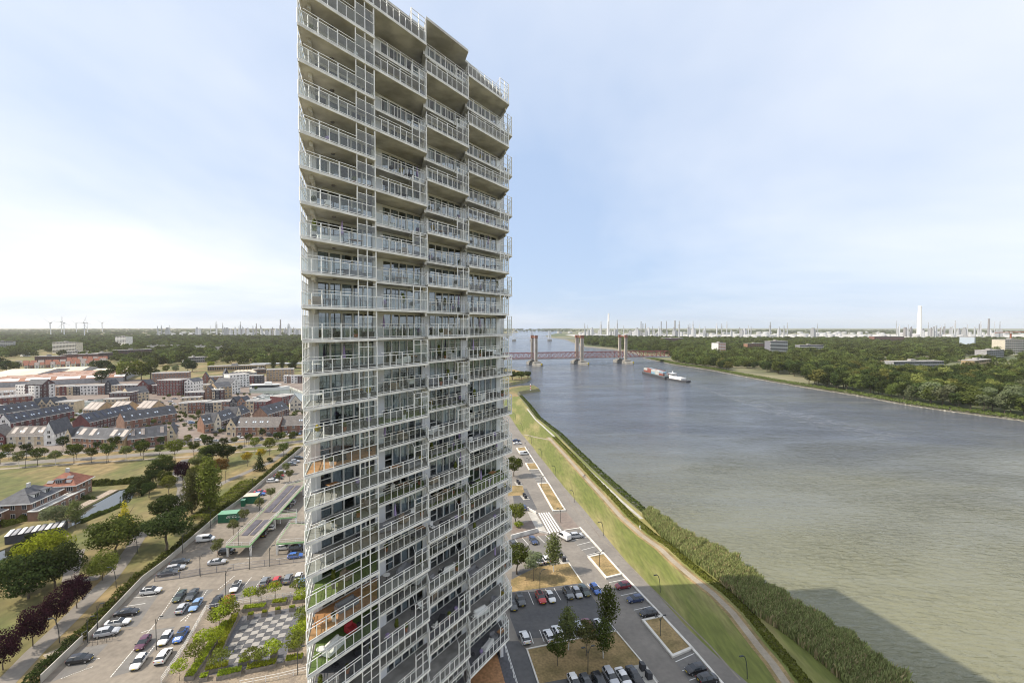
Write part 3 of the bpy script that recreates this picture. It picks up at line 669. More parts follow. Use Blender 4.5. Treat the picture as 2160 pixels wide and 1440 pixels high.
def trunk_mesh(name, H, r, top, limbs, seed, material='bark'):
    t = MB(); rs = random.Random(seed); pts = [(0,0,-0.15)]
    for i in range(1, 5): pts.append((rs.uniform(-.12,.12)*i, rs.uniform(-.12,.12)*i, top*i/4))
    for i in range(4): t.tube(pts[i], pts[i+1], r*(1-0.16*i), r*(1-0.16*(i+1)), 7, 0, False)
    for i in range(limbs):
        a = 2*math.pi*i/limbs + rs.random(); z = top*rs.uniform(0.45, 0.95); p = Vector((0,0,z)); e = Vector((math.cos(a)*H*0.24, math.sin(a)*H*0.24, z + H*rs.uniform(0.18,0.34)))
        m_ = p.lerp(e, 0.5) + Vector((0,0,-0.25)); t.tube(p, m_, r*0.42, r*0.28, 5, 0, False); t.tube(m_, e, r*0.28, r*0.08, 5, 0, False)
    return t.mesh(name, material, True)
CROWN = {}; TRUNK = {}
for i in range(4): CROWN['broad%d' % i] = crown_mesh('crown', lobes_broad(20+i, k=18), 3400, 0.42, 'leaf_mid', 40+i)
for i in range(2): CROWN['wide%d' % i] = crown_mesh('crown', lobes_broad(60+i, H=8.0, Rr=5.6, base=1.9, k=22), 4200, 0.44, 'leaf_dark', 70+i)
for i in range(3): CROWN['street%d' % i] = crown_mesh('crown', lobes_broad(30+i, H=8.2, Rr=2.7, base=2.7, k=12), 1700, 0.34, 'leaf_mid', 50+i)
for i in range(3): CROWN['open%d' % i] = crown_mesh('crown', lobes_broad(80+i, H=4.6, Rr=2.1, base=2.0, k=15, flat_=0.5), 620, 0.30, 'leaf_lime', 90+i, 0.1)
for i in range(2): CROWN['column%d' % i] = crown_mesh('crown', lobes_column(seed=i), 4600, 0.46, 'leaf_olive', 100+i)
for i in range(2): CROWN['birch%d' % i] = crown_mesh('crown', lobes_column(9.0, 1.75, 1.5, 5+i), 1600, 0.34, 'leaf_mid', 110+i, 0.3)
CROWN['cone0'] = crown_mesh('crown', lobes_cone(), 1700, 0.34, 'leaf_dark', 120)
for i in range(3): CROWN['bush%d' % i] = crown_mesh('crown', lobes_broad(130+i, H=2.2, Rr=1.5, base=-0.2, k=9), 520, 0.26, 'leaf_mid', 140+i)
for i in range(4): CROWN['bank%d' % i] = crown_mesh('crown', lobes_broad(150+i, H=17.0, Rr=6.6, base=1.5, k=20), 1500, 1.0, 'wood_dark', 160+i, 0.15)
for i in range(3): CROWN['far%d' % i] = crown_mesh('crown', lobes_broad(170+i, H=16.0, Rr=7.5, base=0.0, k=14), 520, 1.75, 'wood_mid', 180+i, 0.12)
TRUNK['tall'] = trunk_mesh('trunk', 10, 0.26, 5.5, 6, 1); TRUNK['short'] = trunk_mesh('trunk', 8, 0.22, 4.2, 6, 2); TRUNK['thin'] = trunk_mesh('trunk', 7, 0.11, 4.6, 4, 3)
TRUNK['young'] = trunk_mesh('trunk', 4.4, 0.06, 2.9, 5, 4); TRUNK['white'] = trunk_mesh('trunk', 7, 0.12, 4.6, 4, 5, 'pale_bark'); TRUNK['bank'] = trunk_mesh('trunk', 15, 0.38, 8.5, 6, 6); TRUNK['stub'] = trunk_mesh('trunk', 2, 0.08, 1.0, 3, 7)
trk = random.Random(5)
def tree(p, kind, h, leaf=None, label=None, cat='tree', group=None, trunk=None, name='tree', wide=1.0, z=0.0):
    """p: foot; h: full height; kind picks crown"""
    base_h = {'broad':10.0,'wide':8.0,'street':8.2,'open':4.6,'column':18.0,'birch':9.0,'cone':8.0,'bush':2.2,'bank':17.0,'far':16.0}
    k = kind.rstrip('0123456789'); keys = [q for q in CROWN if q.rstrip('0123456789') == k]
    key = kind if kind in CROWN else keys[trk.randrange(len(keys))]
    s = h/base_h[k]; t = thing(name, label, cat, (p[0], p[1], z), trk.uniform(0, 6.28), group, (s*wide, s*wide, s))
    tk = trunk or {'broad':'tall','wide':'short','street':'thin','open':'young','column':'tall','birch':'white','cone':'short','bush':'stub','bank':'bank','far':'bank'}[k]
    ob('trunk', TRUNK[tk], t); c = ob('crown', CROWN[key], t)
    if leaf: paint(c, leaf)
    return t

# ---- avenue trees, west
AV = [(-244.8, 215.8),(-248.7, 222.9),(-231.6, 211.8),(-241.1, 224.1),(-225.4, 214.1),(-234.8, 226.6),(-217.4, 214.6),(-236.6, 237.8),(-210.8, 216.9),(-215.9, 223.8),(-203.7, 218.4),(-219.3, 238.5),(-196.8, 219.8),(-189.7, 221.6),(-182.5, 223.2),(-189.6, 230.4),
    (-177.9, 227.8),(-164.2, 219.8),(-162.1, 229.8),(-159.7, 237.1),(-142.7, 236.8),(-135.9, 238.5),(-152.4, 247.9),(-154.4, 242.1),(-145.9, 250.2),(-124.1, 231.1),(-115.1, 227.2),(-129.7, 250.2),(-126.2, 259),(-179.6, 250.2),(-172.9, 253.3),(-192.2, 247.2),(-209.8, 238.5),(-130.6, 256.5),(-125.9, 263.1),(-147.2, 266.6),(-261.1, 233.1)]
AH = [6.5,8.5,8,8.3,9,5.5,7.8,8.8,10.2,8,8.2,5.5,10,8.2,9.5,9,7,12,8.4,9,4.2,8,6,7,7,9.8,8.2,8,6,6.5,6,6,8.5,6.5,5,6,6]
for i, (p, h) in enumerate(zip(AV, AH)):
    white = i in (2, 6, 13, 22)
    tree(p, 'street', h, ['leaf_mid','leaf_light','leaf_mid','leaf_dark'][i % 4] if not white else 'leaf_olive', ('white stemmed ' if white else '') + 'street tree, %s along the avenue in front of the terraces' % (ORD[i] if i < 20 else 'number twenty plus %s' % ORD[i-20]),
        group='trees along the avenue', trunk='white' if white else None, name='street_tree', wide=1.15)
# ---- park trees
tree((-108.1, 160.5), 'column0', 20.5, 'leaf_light', 'tallest columnar poplar in the park, bright green', name='poplar_tree', wide=1.3)
tree((-113.2, 158.9), 'column1', 16.5, 'leaf_olive', 'narrower olive poplar left of the tallest one', name='poplar_tree', wide=1.12)
tree((-136.5, 186.7), 'broad0', 11.0, 'leaf_purple', 'dark purple leaved tree behind the two poplars', name='copper_beech', wide=0.72)
tree((-133.6, 175.1), 'street1', 8.6, 'leaf_light', 'yellow green tree left of the poplars by the path', wide=1.25)
tree((-110.4, 144.7), 'broad1', 12.5, 'leaf_dark', 'rear of two big round dark trees beside the park path', wide=1.15)
tree((-101.9, 132.2), 'broad2', 12.5, 'leaf_dark', 'front of two big round dark trees beside the park path', wide=1.28)
tree((-115.4, 130.6), 'wide0', 10.0, 'leaf_mid', 'wide spreading green tree standing before the yellow one', wide=1.12)
tree((-122, 141.4), 'cone0', 11.0, 'leaf_yellow', 'golden yellow conical tree in the park', wide=1.0)
tree((-106.6, 116.4), 'wide1', 7.2, 'leaf_light', 'small light green tree left of the curved path lamp', wide=0.72)
tree((-117.4, 108.3), 'wide1', 11.0, 'leaf_dark', 'large dark spreading tree at the left edge above the purple row', wide=0.9)
tree((-115.5, 112.8), 'wide0', 10.5, 'leaf_dark', 'large dark tree overlapping the lime green one', wide=0.86)
tree((-127.6, 122.2), 'wide0', 9.5, 'leaf_lime', 'lime green spreading tree between pond and dark trees', wide=0.95)
tree((-125.7, 111.7), 'broad3', 8.5, 'leaf_mid', 'mid green tree at the far left edge of the frame', wide=1.1)
tree((-143.6, 147.5), 'birch0', 9.5, 'leaf_olive', 'drooping olive willow on the pond bank', trunk='thin', wide=1.25)
tree((-149.6, 147.5), 'broad2', 8.0, 'leaf_grey', 'grey green willow leaning over the pond', wide=1.25)
tree((-138.4, 128.9), 'broad1', 6.5, 'leaf_dark', 'dark shrubby tree at the lower pond edge', wide=1.2)
tree((-135.2, 122.7), 'broad0', 6.0, 'leaf_dark', 'small dark tree at the pond end by the purple row', wide=1.2)
for i, p in enumerate([(-102, 104.6), (-100.7, 98.5), (-99, 91.9), (-97.9, 85.4)]):
    tree(p, 'wide%d' % (i % 2), 7.6, 'leaf_purple', '%s purple plum tree counting down the path' % ORD[i].capitalize(), name='plum_tree', group='row of purple trees', wide=0.56, trunk='short')
for i, (p, h, lf) in enumerate([((-157.3, 202.8),9,'leaf_mid'),((-152, 192.3),9,'leaf_dark'),((-148.8, 195.1),8.5,'leaf_dark'),((-148.4, 186.1),7.5,'leaf_dark'),((-143.6, 186.1),7,'leaf_mid'),((-139.9, 173.4),6.5,'leaf_dark'),((-145.5, 177.9),6,'leaf_dark')]):
    tree(p, 'broad', h, lf, 'dark thicket tree at the pond head, %s from the top' % ORD[i], group='thicket at the head of the pond', wide=1.05)
for i, (p, h, lf, k) in enumerate([((-142.8, 204.9),8.5,'leaf_olive','broad'),((-142.2, 214.6),11,'leaf_dark','broad'),((-147.7, 218.1),9,'leaf_mid','broad'),((-126.2, 195.5),9.5,'leaf_russet','street'),((-137.8, 218.1),9.5,'leaf_dark','broad'),((-125, 212.9),7.2,'leaf_yellow','street'),((-122.4, 219.8),7.0,'leaf_yellow','street'),((-115.6, 206.5),8.5,'leaf_dark','cone'),((-114.3, 212.9),4.5,'leaf_dark','street'),((-135.3, 193.2),7,'leaf_light','street'),((-114.6, 162.6),5.5,'leaf_russet','street')]):
    nm = {'leaf_olive':'olive','leaf_dark':'dark green','leaf_mid':'mid green','leaf_russet':'russet brown','leaf_yellow':'yellowing','leaf_light':'light green'}[lf]
    tree(p, k, h, lf, '%s park tree behind the poplars, %s from the left' % (nm, ORD[i]), wide=1.15)
# ---- car park saplings and roof deck planting
for i, p in enumerate([(-84.4, 128.4), (-88.1, 141.9), (-89.4, 149.8), (-90, 160), (-91.4, 170.5), (-94.7, 191.7), (-100.8, 201.2), (-98.1, 190.1)]):
    tree(p, 'street', 5.4, 'leaf_olive', 'young thin tree in the car park, %s from the front' % ORD[i], group='saplings in the car park', wide=1.1, z=0.0 if i == 0 else 0.0)
# ---- trees of the river side courts
for i, (p, k, h, lf, lb) in enumerate([
    ((20.7, 96.3), 'birch0', 10.6, 'leaf_mid', 'tall slim tree at the end of the shaded parked row'),
    ((11.5, 90.8), 'birch1', 9.4, 'leaf_olive', 'slender olive tree in front of the silver estate car'),
    ((8.8, 86.4), 'street0', 6.0, 'leaf_mid', 'smallest round tree on the shaded dry lawn'),
    ((14.9, 89.1), 'street1', 7.2, 'leaf_olive', 'round olive tree left of its twin on the shaded lawn'),
    ((18.2, 88.5), 'birch1', 8.6, 'leaf_mid', 'full green tree at the right of the shaded lawn'),
    ((11.2, 120.4), 'birch0', 11.0, 'leaf_olive', 'tall airy birch at the corner of the sunny dry lawn'),
    ((5.6, 116.3), 'street2', 8.0, 'leaf_grey', 'pale willow like tree on the sunny dry lawn'),
    ((1.3, 119.2), 'broad0', 8.5, 'leaf_mid', 'light green tree tight against the tower above the car row'),
    ((0.8, 198.4), 'broad1', 9.0, 'leaf_mid', 'dark green tree peeking out beside the tower upper storeys'),
    ((1.2, 149.2), 'broad2', 8.0, 'leaf_light', 'bright green tree beside the tower near the paved steps'),
    ((2.1, 147.7), 'bush0', 2.4, 'leaf_lime', 'lime shrub at the foot of the steps by the tower')]):
    tree(p, k, h, lf, lb, wide=1.1)
rs_ = random.Random(3)
for i in range(7):
    p = Vector((26.2, 570)).lerp(Vector((3.4, 545.3)), i/6) + Vector((rs_.uniform(-9,3), rs_.uniform(2,16)))
    tree(p, 'broad', rs_.uniform(8,13), ['leaf_mid','leaf_dark'][i % 2], 'tree on the small wooded headland, %s from its tip' % ORD[i], group='trees on the headland', wide=1.2)

# ---- hedges, reeds and bank growth: masses of leaves
def leaf_band(name, line, w, h, n, size, material, seed, z0=0.0, up=0.4):
    rs = np.random.default_rng(seed); pts = np.array(line, float); seg = np.linalg.norm(np.diff(pts, axis=0), axis=1); cum = np.concatenate([[0], np.cumsum(seg)])
    d = rs.random(n)*cum[-1]; i = np.clip(np.searchsorted(cum, d)-1, 0, len(seg)-1); t = (d-cum[i])/seg[i]
    p = pts[i] + (pts[i+1]-pts[i])*t[:,None]; tn = (pts[i+1]-pts[i])/seg[i][:,None]; nr = np.stack([-tn[:,1], tn[:,0]], 1)
    a = rs.random(n)*math.pi; lump = 0.72 + 0.4*np.sin(d*0.9 + 2*np.sin(d*0.23))*0.5 + 0.15*np.sin(d*2.7)
    rr = 0.7 + 0.35*rs.random(n)
    off = np.cos(a)*w/2*rr; zz = z0 + np.sin(a)*h*lump*rr
    P_ = np.concatenate([p + nr*off[:,None], zz[:,None]], 1)
    N_ = np.concatenate([nr*np.cos(a)[:,None], np.sin(a)[:,None]], 1) + rs.normal(size=(n,3))*0.6 + np.array([0,0,up]); N_ /= np.linalg.norm(N_, axis=1, keepdims=True)
    V, F = leaf_quads(P_, N_, size, rs); return ob(name, npmesh(name, V, F, material))
wall_line = [(-87.3, 82.2), (-89.8, 93.1)]; wall_line2 = [(-89.2, 93.5), (-95.5, 115.5), (-96.1, 124.2), (-98.3, 137.9), (-101.1, 154.5), (-101.9, 170), (-106.6, 200.6), (-113.1, 244.8)]
h1 = offset_line(wall_line, 1.7); h2 = offset_line(wall_line2, 1.9)
h1[0] = tuple(Vector(h1[0]) + (Vector(h1[0])-Vector(h1[1])).normalized()*14)
tag(leaf_band('hedge', h1, 2.6, 2.3, 3800, 0.36, 'leaf_dark', 1), 'dark hedge along the short lower white wall below the gate', 'hedge')
tag(leaf_band('hedge', h2, 3.0, 2.3, 17000, 0.42, 'leaf_mid', 2), 'long rough hedge behind the white car park wall', 'hedge')
tag(leaf_band('bramble_bank', offset_line([(-101.2, 153.3), (-102.1, 170.2), (-106, 193.7)], 6.0), 8.0, 1.6, 5200, 0.5, 'leaf_light', 3), 'light green bramble bank above the green site cabins', 'bramble')
tag(leaf_band('reed_bank', [(-177.7, 187.8), (-169.1, 188.7), (-158.5, 191.4)], 5.0, 2.3, 5200, 0.5, 'leaf_mid', 4), 'dark reed belt at the head of the pond below the road', 'reeds')
tag(leaf_band('reed_bank', [(-145.4, 150.3), (-145, 156.4), (-143.7, 166.3)], 2.6, 1.3, 3800, 0.45, 'leaf_mid', 5), 'reed belt along the lawn side of the pond', 'reeds')
tag(leaf_band('garden_hedge', [(-168.6, 147.8), (-166.5, 152.9), (-162.1, 156.6)], 3.2, 2.2, 4500, 0.45, 'leaf_light', 6), 'long bushy garden hedge below the dark roofed villa', 'hedge')
tag(leaf_band('garden_hedge', [(-170.1, 172.4), (-158.9, 171.8)], 1.6, 1.8, 1500, 0.3, 'leaf_mid', 7), 'clipped hedge in front of the orange roofed villa', 'hedge')
tag(leaf_band('pond_shrubs', [(-146.4, 173.1), (-151.3, 181.6), (-156.8, 190.9)], 7.0, 3.6, 3600, 0.5, 'leaf_dark', 8), 'dark shrub mass at the right end of the pond', 'shrubs')
mid_bank = offset_line(near_bank, 2.6)
tag(leaf_band('bank_scrub', mid_bank[14:24], 4.6, 1.8, 24000, 0.5, 'leaf_mid', 9, -2.0), 'green scrub on the stone river bank', 'scrub', kind='stuff')
tag(leaf_band('bank_scrub', offset_line(far_bank, 4.2)[9:23], 7.0, 3.0, 24000, 1.0, 'wood_mid', 10, -1.2), 'low scrub along the far river bank', 'scrub', kind='stuff')
tag(leaf_band('weed_strip', [p for p in offset_line(path_mid, -3.6)], 2.6, 0.7, 16000, 0.4, 'leaf_light', 12, 0.0), 'green weeds beside the river path', 'weeds', kind='stuff')
def reeds(name, inner, outer, n, h, seed, material):
    rs = np.random.default_rng(seed)
    def samp(line, t):
        pts = np.array(line, float); seg = np.linalg.norm(np.diff(pts, axis=0), axis=1); cum = np.concatenate([[0], np.cumsum(seg)])/seg.sum()
        i = np.clip(np.searchsorted(cum, t)-1, 0, len(seg)-1); f = (t-cum[i])/(cum[i+1]-cum[i]); return pts[i] + (pts[i+1]-pts[i])*f[:,None]
    t = rs.random(n); u = rs.random(n); u = 0.10 + (0.74 + 0.06*np.sin(t*61) + 0.05*np.sin(t*143+2))*u; p = samp(inner, t)*(1-u)[:,None] + samp(outer, t)*u[:,None]
    zb = np.where(u > 0.55, -0.3 - (u-0.55)/0.45*2.6, -0.3); top = 1.9 - np.clip(u-0.6, 0, 1)*3.6 - np.clip(0.12-u, 0, 1)*10
    lump = 0.95 + 0.09*np.sin(t*95 + 4*u) + 0.07*np.sin(t*213 + 9*u + 1.0); hh = np.maximum(0.5, top - zb)*(0.72 + 0.4*rs.random(n))*lump
    a = rs.random(n)*6.28; w = 0.10 + 0.16*rs.random(n); lean = rs.normal(size=(n,2))*0.35 + np.array([0.25, 0.05])
    dx = np.cos(a)*w; dy = np.sin(a)*w
    b0 = np.stack([p[:,0]-dx, p[:,1]-dy, zb], 1); b1 = np.stack([p[:,0]+dx, p[:,1]+dy, zb], 1)
    m1 = np.stack([p[:,0]+dx*1.1+lean[:,0]*0.35, p[:,1]+dy*1.1+lean[:,1]*0.35, zb+hh*0.65], 1); tp = np.stack([p[:,0]+lean[:,0], p[:,1]+lean[:,1], zb+hh], 1)
    V = np.stack([b0,b1,m1,tp], 1).reshape(-1,3); F = np.arange(4*n).reshape(n,4)
    return tag(ob(name, npmesh(name, V, F, material)), 'tall green reed belt at the water edge', 'reeds', kind='stuff')
reeds('reed_bed', [(44.8, 154.9), (45.8, 139.8), (47.5, 131.7), (48.3, 127.3), (51.4, 118.2), (53.1, 110.7), (53.8, 102.3), (56, 98.2), (57.6, 93.2), (59.2, 86.7), (59.7, 82.2), (60.4, 78.4)],
      [(51.4, 164.4), (54.1, 156), (56.9, 145.8), (61.1, 139.1), (65.8, 133.6), (66.6, 126.3), (67.3, 117.4), (69.2, 112.3), (72, 104.9), (74.8, 96.9), (76.1, 87.3), (77.2, 82)], 70000, 3.0, 21, 'reed_leaf')
leafmat('reed_dry', (0.40, 0.34, 0.18), 0.4, 0.0, 0.3)
reeds('dry_reed_stems', [(44.8, 154.9), (47.5, 131.7), (51.4, 118.2), (53.8, 102.3), (57.6, 93.2), (59.7, 82.2), (60.4, 78.4)], [(51.4, 164.4), (56.9, 145.8), (65.8, 133.6), (67.3, 117.4), (72, 104.9), (76.1, 87.3), (77.2, 82)], 12000, 3.0, 23, 'reed_dry')['label'] = 'dry straw coloured stems among the reeds'
# stones of the bank
rs = np.random.default_rng(77); sm = MB(); rj = random.Random(9)
for i in range(9, 23):
    a_, b_ = Vector(near_bank[i]), Vector(near_bank[i+1]); L = (b_-a_).length; n_ = Vector((-(b_-a_).y, (b_-a_).x)).normalized()
    for j in range(int(L*5.0)):
        t = rj.random(); o_ = rj.random()**1.5*3.0; p = a_.lerp(b_, t) + n_*o_; r = rj.uniform(0.25, 0.6); z = WZ - 0.25 + o_*0.42
        bb = len(sm.v); pts = [(p.x+r*math.cos(q)*rj.uniform(.7,1.1), p.y+r*math.sin(q)*rj.uniform(.7,1.1), z) for q in (0,1.26,2.5,3.77,5.0)]
        sm.v += pts + [(p.x+rj.uniform(-.1,.1), p.y+rj.uniform(-.1,.1), z+r*rj.uniform(0.7,1.0))]
        for q in range(5): sm.f.append((bb+q, bb+(q+1)%5, bb+5)); sm.m.append(0)
tag(sm.obj('bank_stones', 'stone'), 'rough stones along the waterline', 'stones', kind='stuff')
sm = MB()
for i in range(9, 23):
    a_, b_ = Vector(far_bank[i]), Vector(far_bank[i+1]); L = (b_-a_).length; n_ = Vector((-(b_-a_).y, (b_-a_).x)).normalized()
    for j in range(int(L*1.6)):
        t = rj.random(); o_ = rj.random()**1.5*5.0; p = a_.lerp(b_, t) + n_*o_; r = rj.uniform(0.5, 1.1); z = WZ - 0.25 + o_*0.32
        bb = len(sm.v); pts = [(p.x+r*math.cos(q), p.y+r*math.sin(q), z) for q in (0,1.26,2.5,3.77,5.0)]
        sm.v += pts + [(p.x, p.y, z+r*rj.uniform(0.6,0.9))]
        for q in range(5): sm.f.append((bb+q, bb+(q+1)%5, bb+5)); sm.m.append(0)
tag(sm.obj('bank_stones', 'stone'), 'stones along the far waterline', 'stones', kind='stuff')

# ---- woods
def inside(p, poly):
    x, y = p; c = False; j = len(poly)-1
    for i in range(len(poly)):
        xi, yi = poly[i]; xj, yj = poly[j]
        if (yi > y) != (yj > y) and x < (xj-xi)*(y-yi)/(yj-yi) + xi: c = not c
        j = i
    return c
CLEAR = []                                           # (centre, radius) kept free of trees
def clear(p, r): CLEAR.append((p[0], p[1], r*r))
def scatter(poly, step, seed, jit=0.42, keep=1.0):
    r_ = random.Random(seed); xs = [p[0] for p in poly]; ys = [p[1] for p in poly]; out = []
    y = min(ys)
    while y < max(ys):
        x = min(xs)
        while x < max(xs):
            q = (x + r_.uniform(-jit, jit)*step, y + r_.uniform(-jit, jit)*step)
            if r_.random() < keep and inside(q, poly) and all((q[0]-c[0])**2 + (q[1]-c[1])**2 > c[2] for c in CLEAR): out.append(q)
            x += step
        y += step
    return out
def wood(name, pts, crown_key, label, smin, smax, seed, leaf, zs=1.0):
    """one mass of far trees: a crown mesh instanced on points"""
    r_ = np.random.default_rng(seed); n = len(pts); me = bpy.data.meshes.new(name); me.vertices.add(n)
    me.vertices.foreach_set('co', np.array([(p[0], p[1], 0.0) for p in pts], np.float32).ravel())
    s = (smin + (smax-smin)*r_.random(n)).astype(np.float32); sv = np.stack([s, s, s*(0.85+0.3*r_.random(n))*zs], 1).astype(np.float32)
    a1 = me.attributes.new('tree_scale', 'FLOAT_VECTOR', 'POINT'); a1.data.foreach_set('vector', sv.ravel())
    rv = np.zeros((n,3), np.float32); rv[:,2] = r_.random(n)*6.28; a2 = me.attributes.new('tree_turn', 'FLOAT_VECTOR', 'POINT'); a2.data.foreach_set('vector', rv.ravel())
    o = ob(name, me); src = WOODSRC[(crown_key, leaf)]
    g = bpy.data.node_groups.new('wood_nodes', 'GeometryNodeTree'); g.interface.new_socket('Geometry', in_out='INPUT', socket_type='NodeSocketGeometry'); g.interface.new_socket('Geometry', in_out='OUTPUT', socket_type='NodeSocketGeometry')
    N = g.nodes; L = g.links; gi = N.new('NodeGroupInput'); go = N.new('NodeGroupOutput'); io = N.new('GeometryNodeInstanceOnPoints'); oi = N.new('GeometryNodeObjectInfo'); oi.inputs[0].default_value = src
    mp = N.new('GeometryNodeMeshToPoints'); L.new(gi.outputs[0], mp.inputs[0]); L.new(mp.outputs[0], io.inputs['Points']); L.new(oi.outputs['Geometry'], io.inputs['Instance'])
    for nm, sk in (('tree_scale', 'Scale'), ('tree_turn', 'Rotation')):
        na = N.new('GeometryNodeInputNamedAttribute'); na.data_type = 'FLOAT_VECTOR'; na.inputs[0].default_value = nm; L.new(na.outputs[0], io.inputs[sk])
    L.new(io.outputs[0], go.inputs[0]); md = o.modifiers.new('trees', 'NODES'); md.node_group = g
    return tag(o, label, 'wood', kind='stuff')
WOODSRC = {}

# ================================================================== houses and other buildings
def walls(**kw):
    for k, c in kw.items(): mat(k, c, 0.9, var=0.16, scale=0.5, objv=0.08)
walls(brick_red=(0.22,0.112,0.085), brick_brown=(0.24,0.15,0.11), brick_dark=(0.095,0.055,0.055), brick_orange=(0.28,0.158,0.105), black_brick=(0.055,0.055,0.065), beige=(0.52,0.43,0.30), tan=(0.42,0.31,0.19),
      white_render=(0.74,0.73,0.70), grey_render=(0.32,0.32,0.33), cream=(0.58,0.53,0.43), maroon=(0.15,0.06,0.06))
mat('roof_slate', (0.070,0.073,0.083), 0.75, var=0.25, scale=0.6, objv=0.12); mat('roof_tile', (0.25,0.095,0.058), 0.8, var=0.2, scale=1.0); mat('roof_flat', (0.30,0.285,0.27), 0.9, var=0.25, scale=0.25, objv=0.15)
mat('roof_brown', (0.15,0.135,0.125), 0.8, var=0.2, scale=0.8); mat('solar', (0.030,0.035,0.060), 0.25, spec=0.6); mat('solar_pale', (0.27,0.225,0.20), 0.55, var=0.12, scale=0.4); mat('skylight', (0.55,0.62,0.70), 0.12, spec=0.8)
mat('trim', (0.76,0.75,0.72), 0.6); mat('dark_glass', (0.045,0.05,0.06), 0.12, spec=0.7); mat('door_dark', (0.08,0.07,0.07), 0.6); mat('timber', (0.33,0.27,0.21), 0.9, var=0.25, scale=1.5)
mat('shed_roof', (0.60,0.53,0.41), 0.8, var=0.12, scale=0.05); mat('shed_orange', (0.30,0.155,0.10), 0.85, var=0.2, scale=0.1)
def wmesh(w, h, bars=1):
    m = MB(); m.box(-w/2-0.09, w/2+0.09, -0.06, 0.02, -0.09, h+0.09, 0); m.box(-w/2, w/2, -0.075, -0.05, 0, h, 1)
    for i in range(1, bars+1): x = -w/2 + w*i/(bars+1); m.box(x-0.04, x+0.04, -0.085, -0.07, 0, h, 0)
    return m.mesh('window', ['trim', 'dark_glass'])
WM = {'s': wmesh(1.15,1.45), 'w': wmesh(1.9,1.45,2), 't': wmesh(1.2,2.0,1), 'f': wmesh(1.5,1.5,1)}
dm = MB(); dm.box(-0.6,0.6,-0.06,0.02,0,2.3,0); dm.box(-0.48,0.48,-0.08,-0.05,0.02,2.18,1); ME_DOOR = dm.mesh('door', ['trim','door_dark'])
sm_ = MB(); sm_.box(-0.4,0.4,-0.55,0.55,0,0.10); ME_SKY = sm_.mesh('skylight', 'skylight')
CNAME = {'brick_red':'red brick','brick_brown':'brown brick','brick_dark':'dark brick','brick_orange':'orange brick','black_brick':'black brick','beige':'beige','tan':'tan','white_render':'white','grey_render':'grey','cream':'cream','maroon':'maroon'}
brg = random.Random(31)
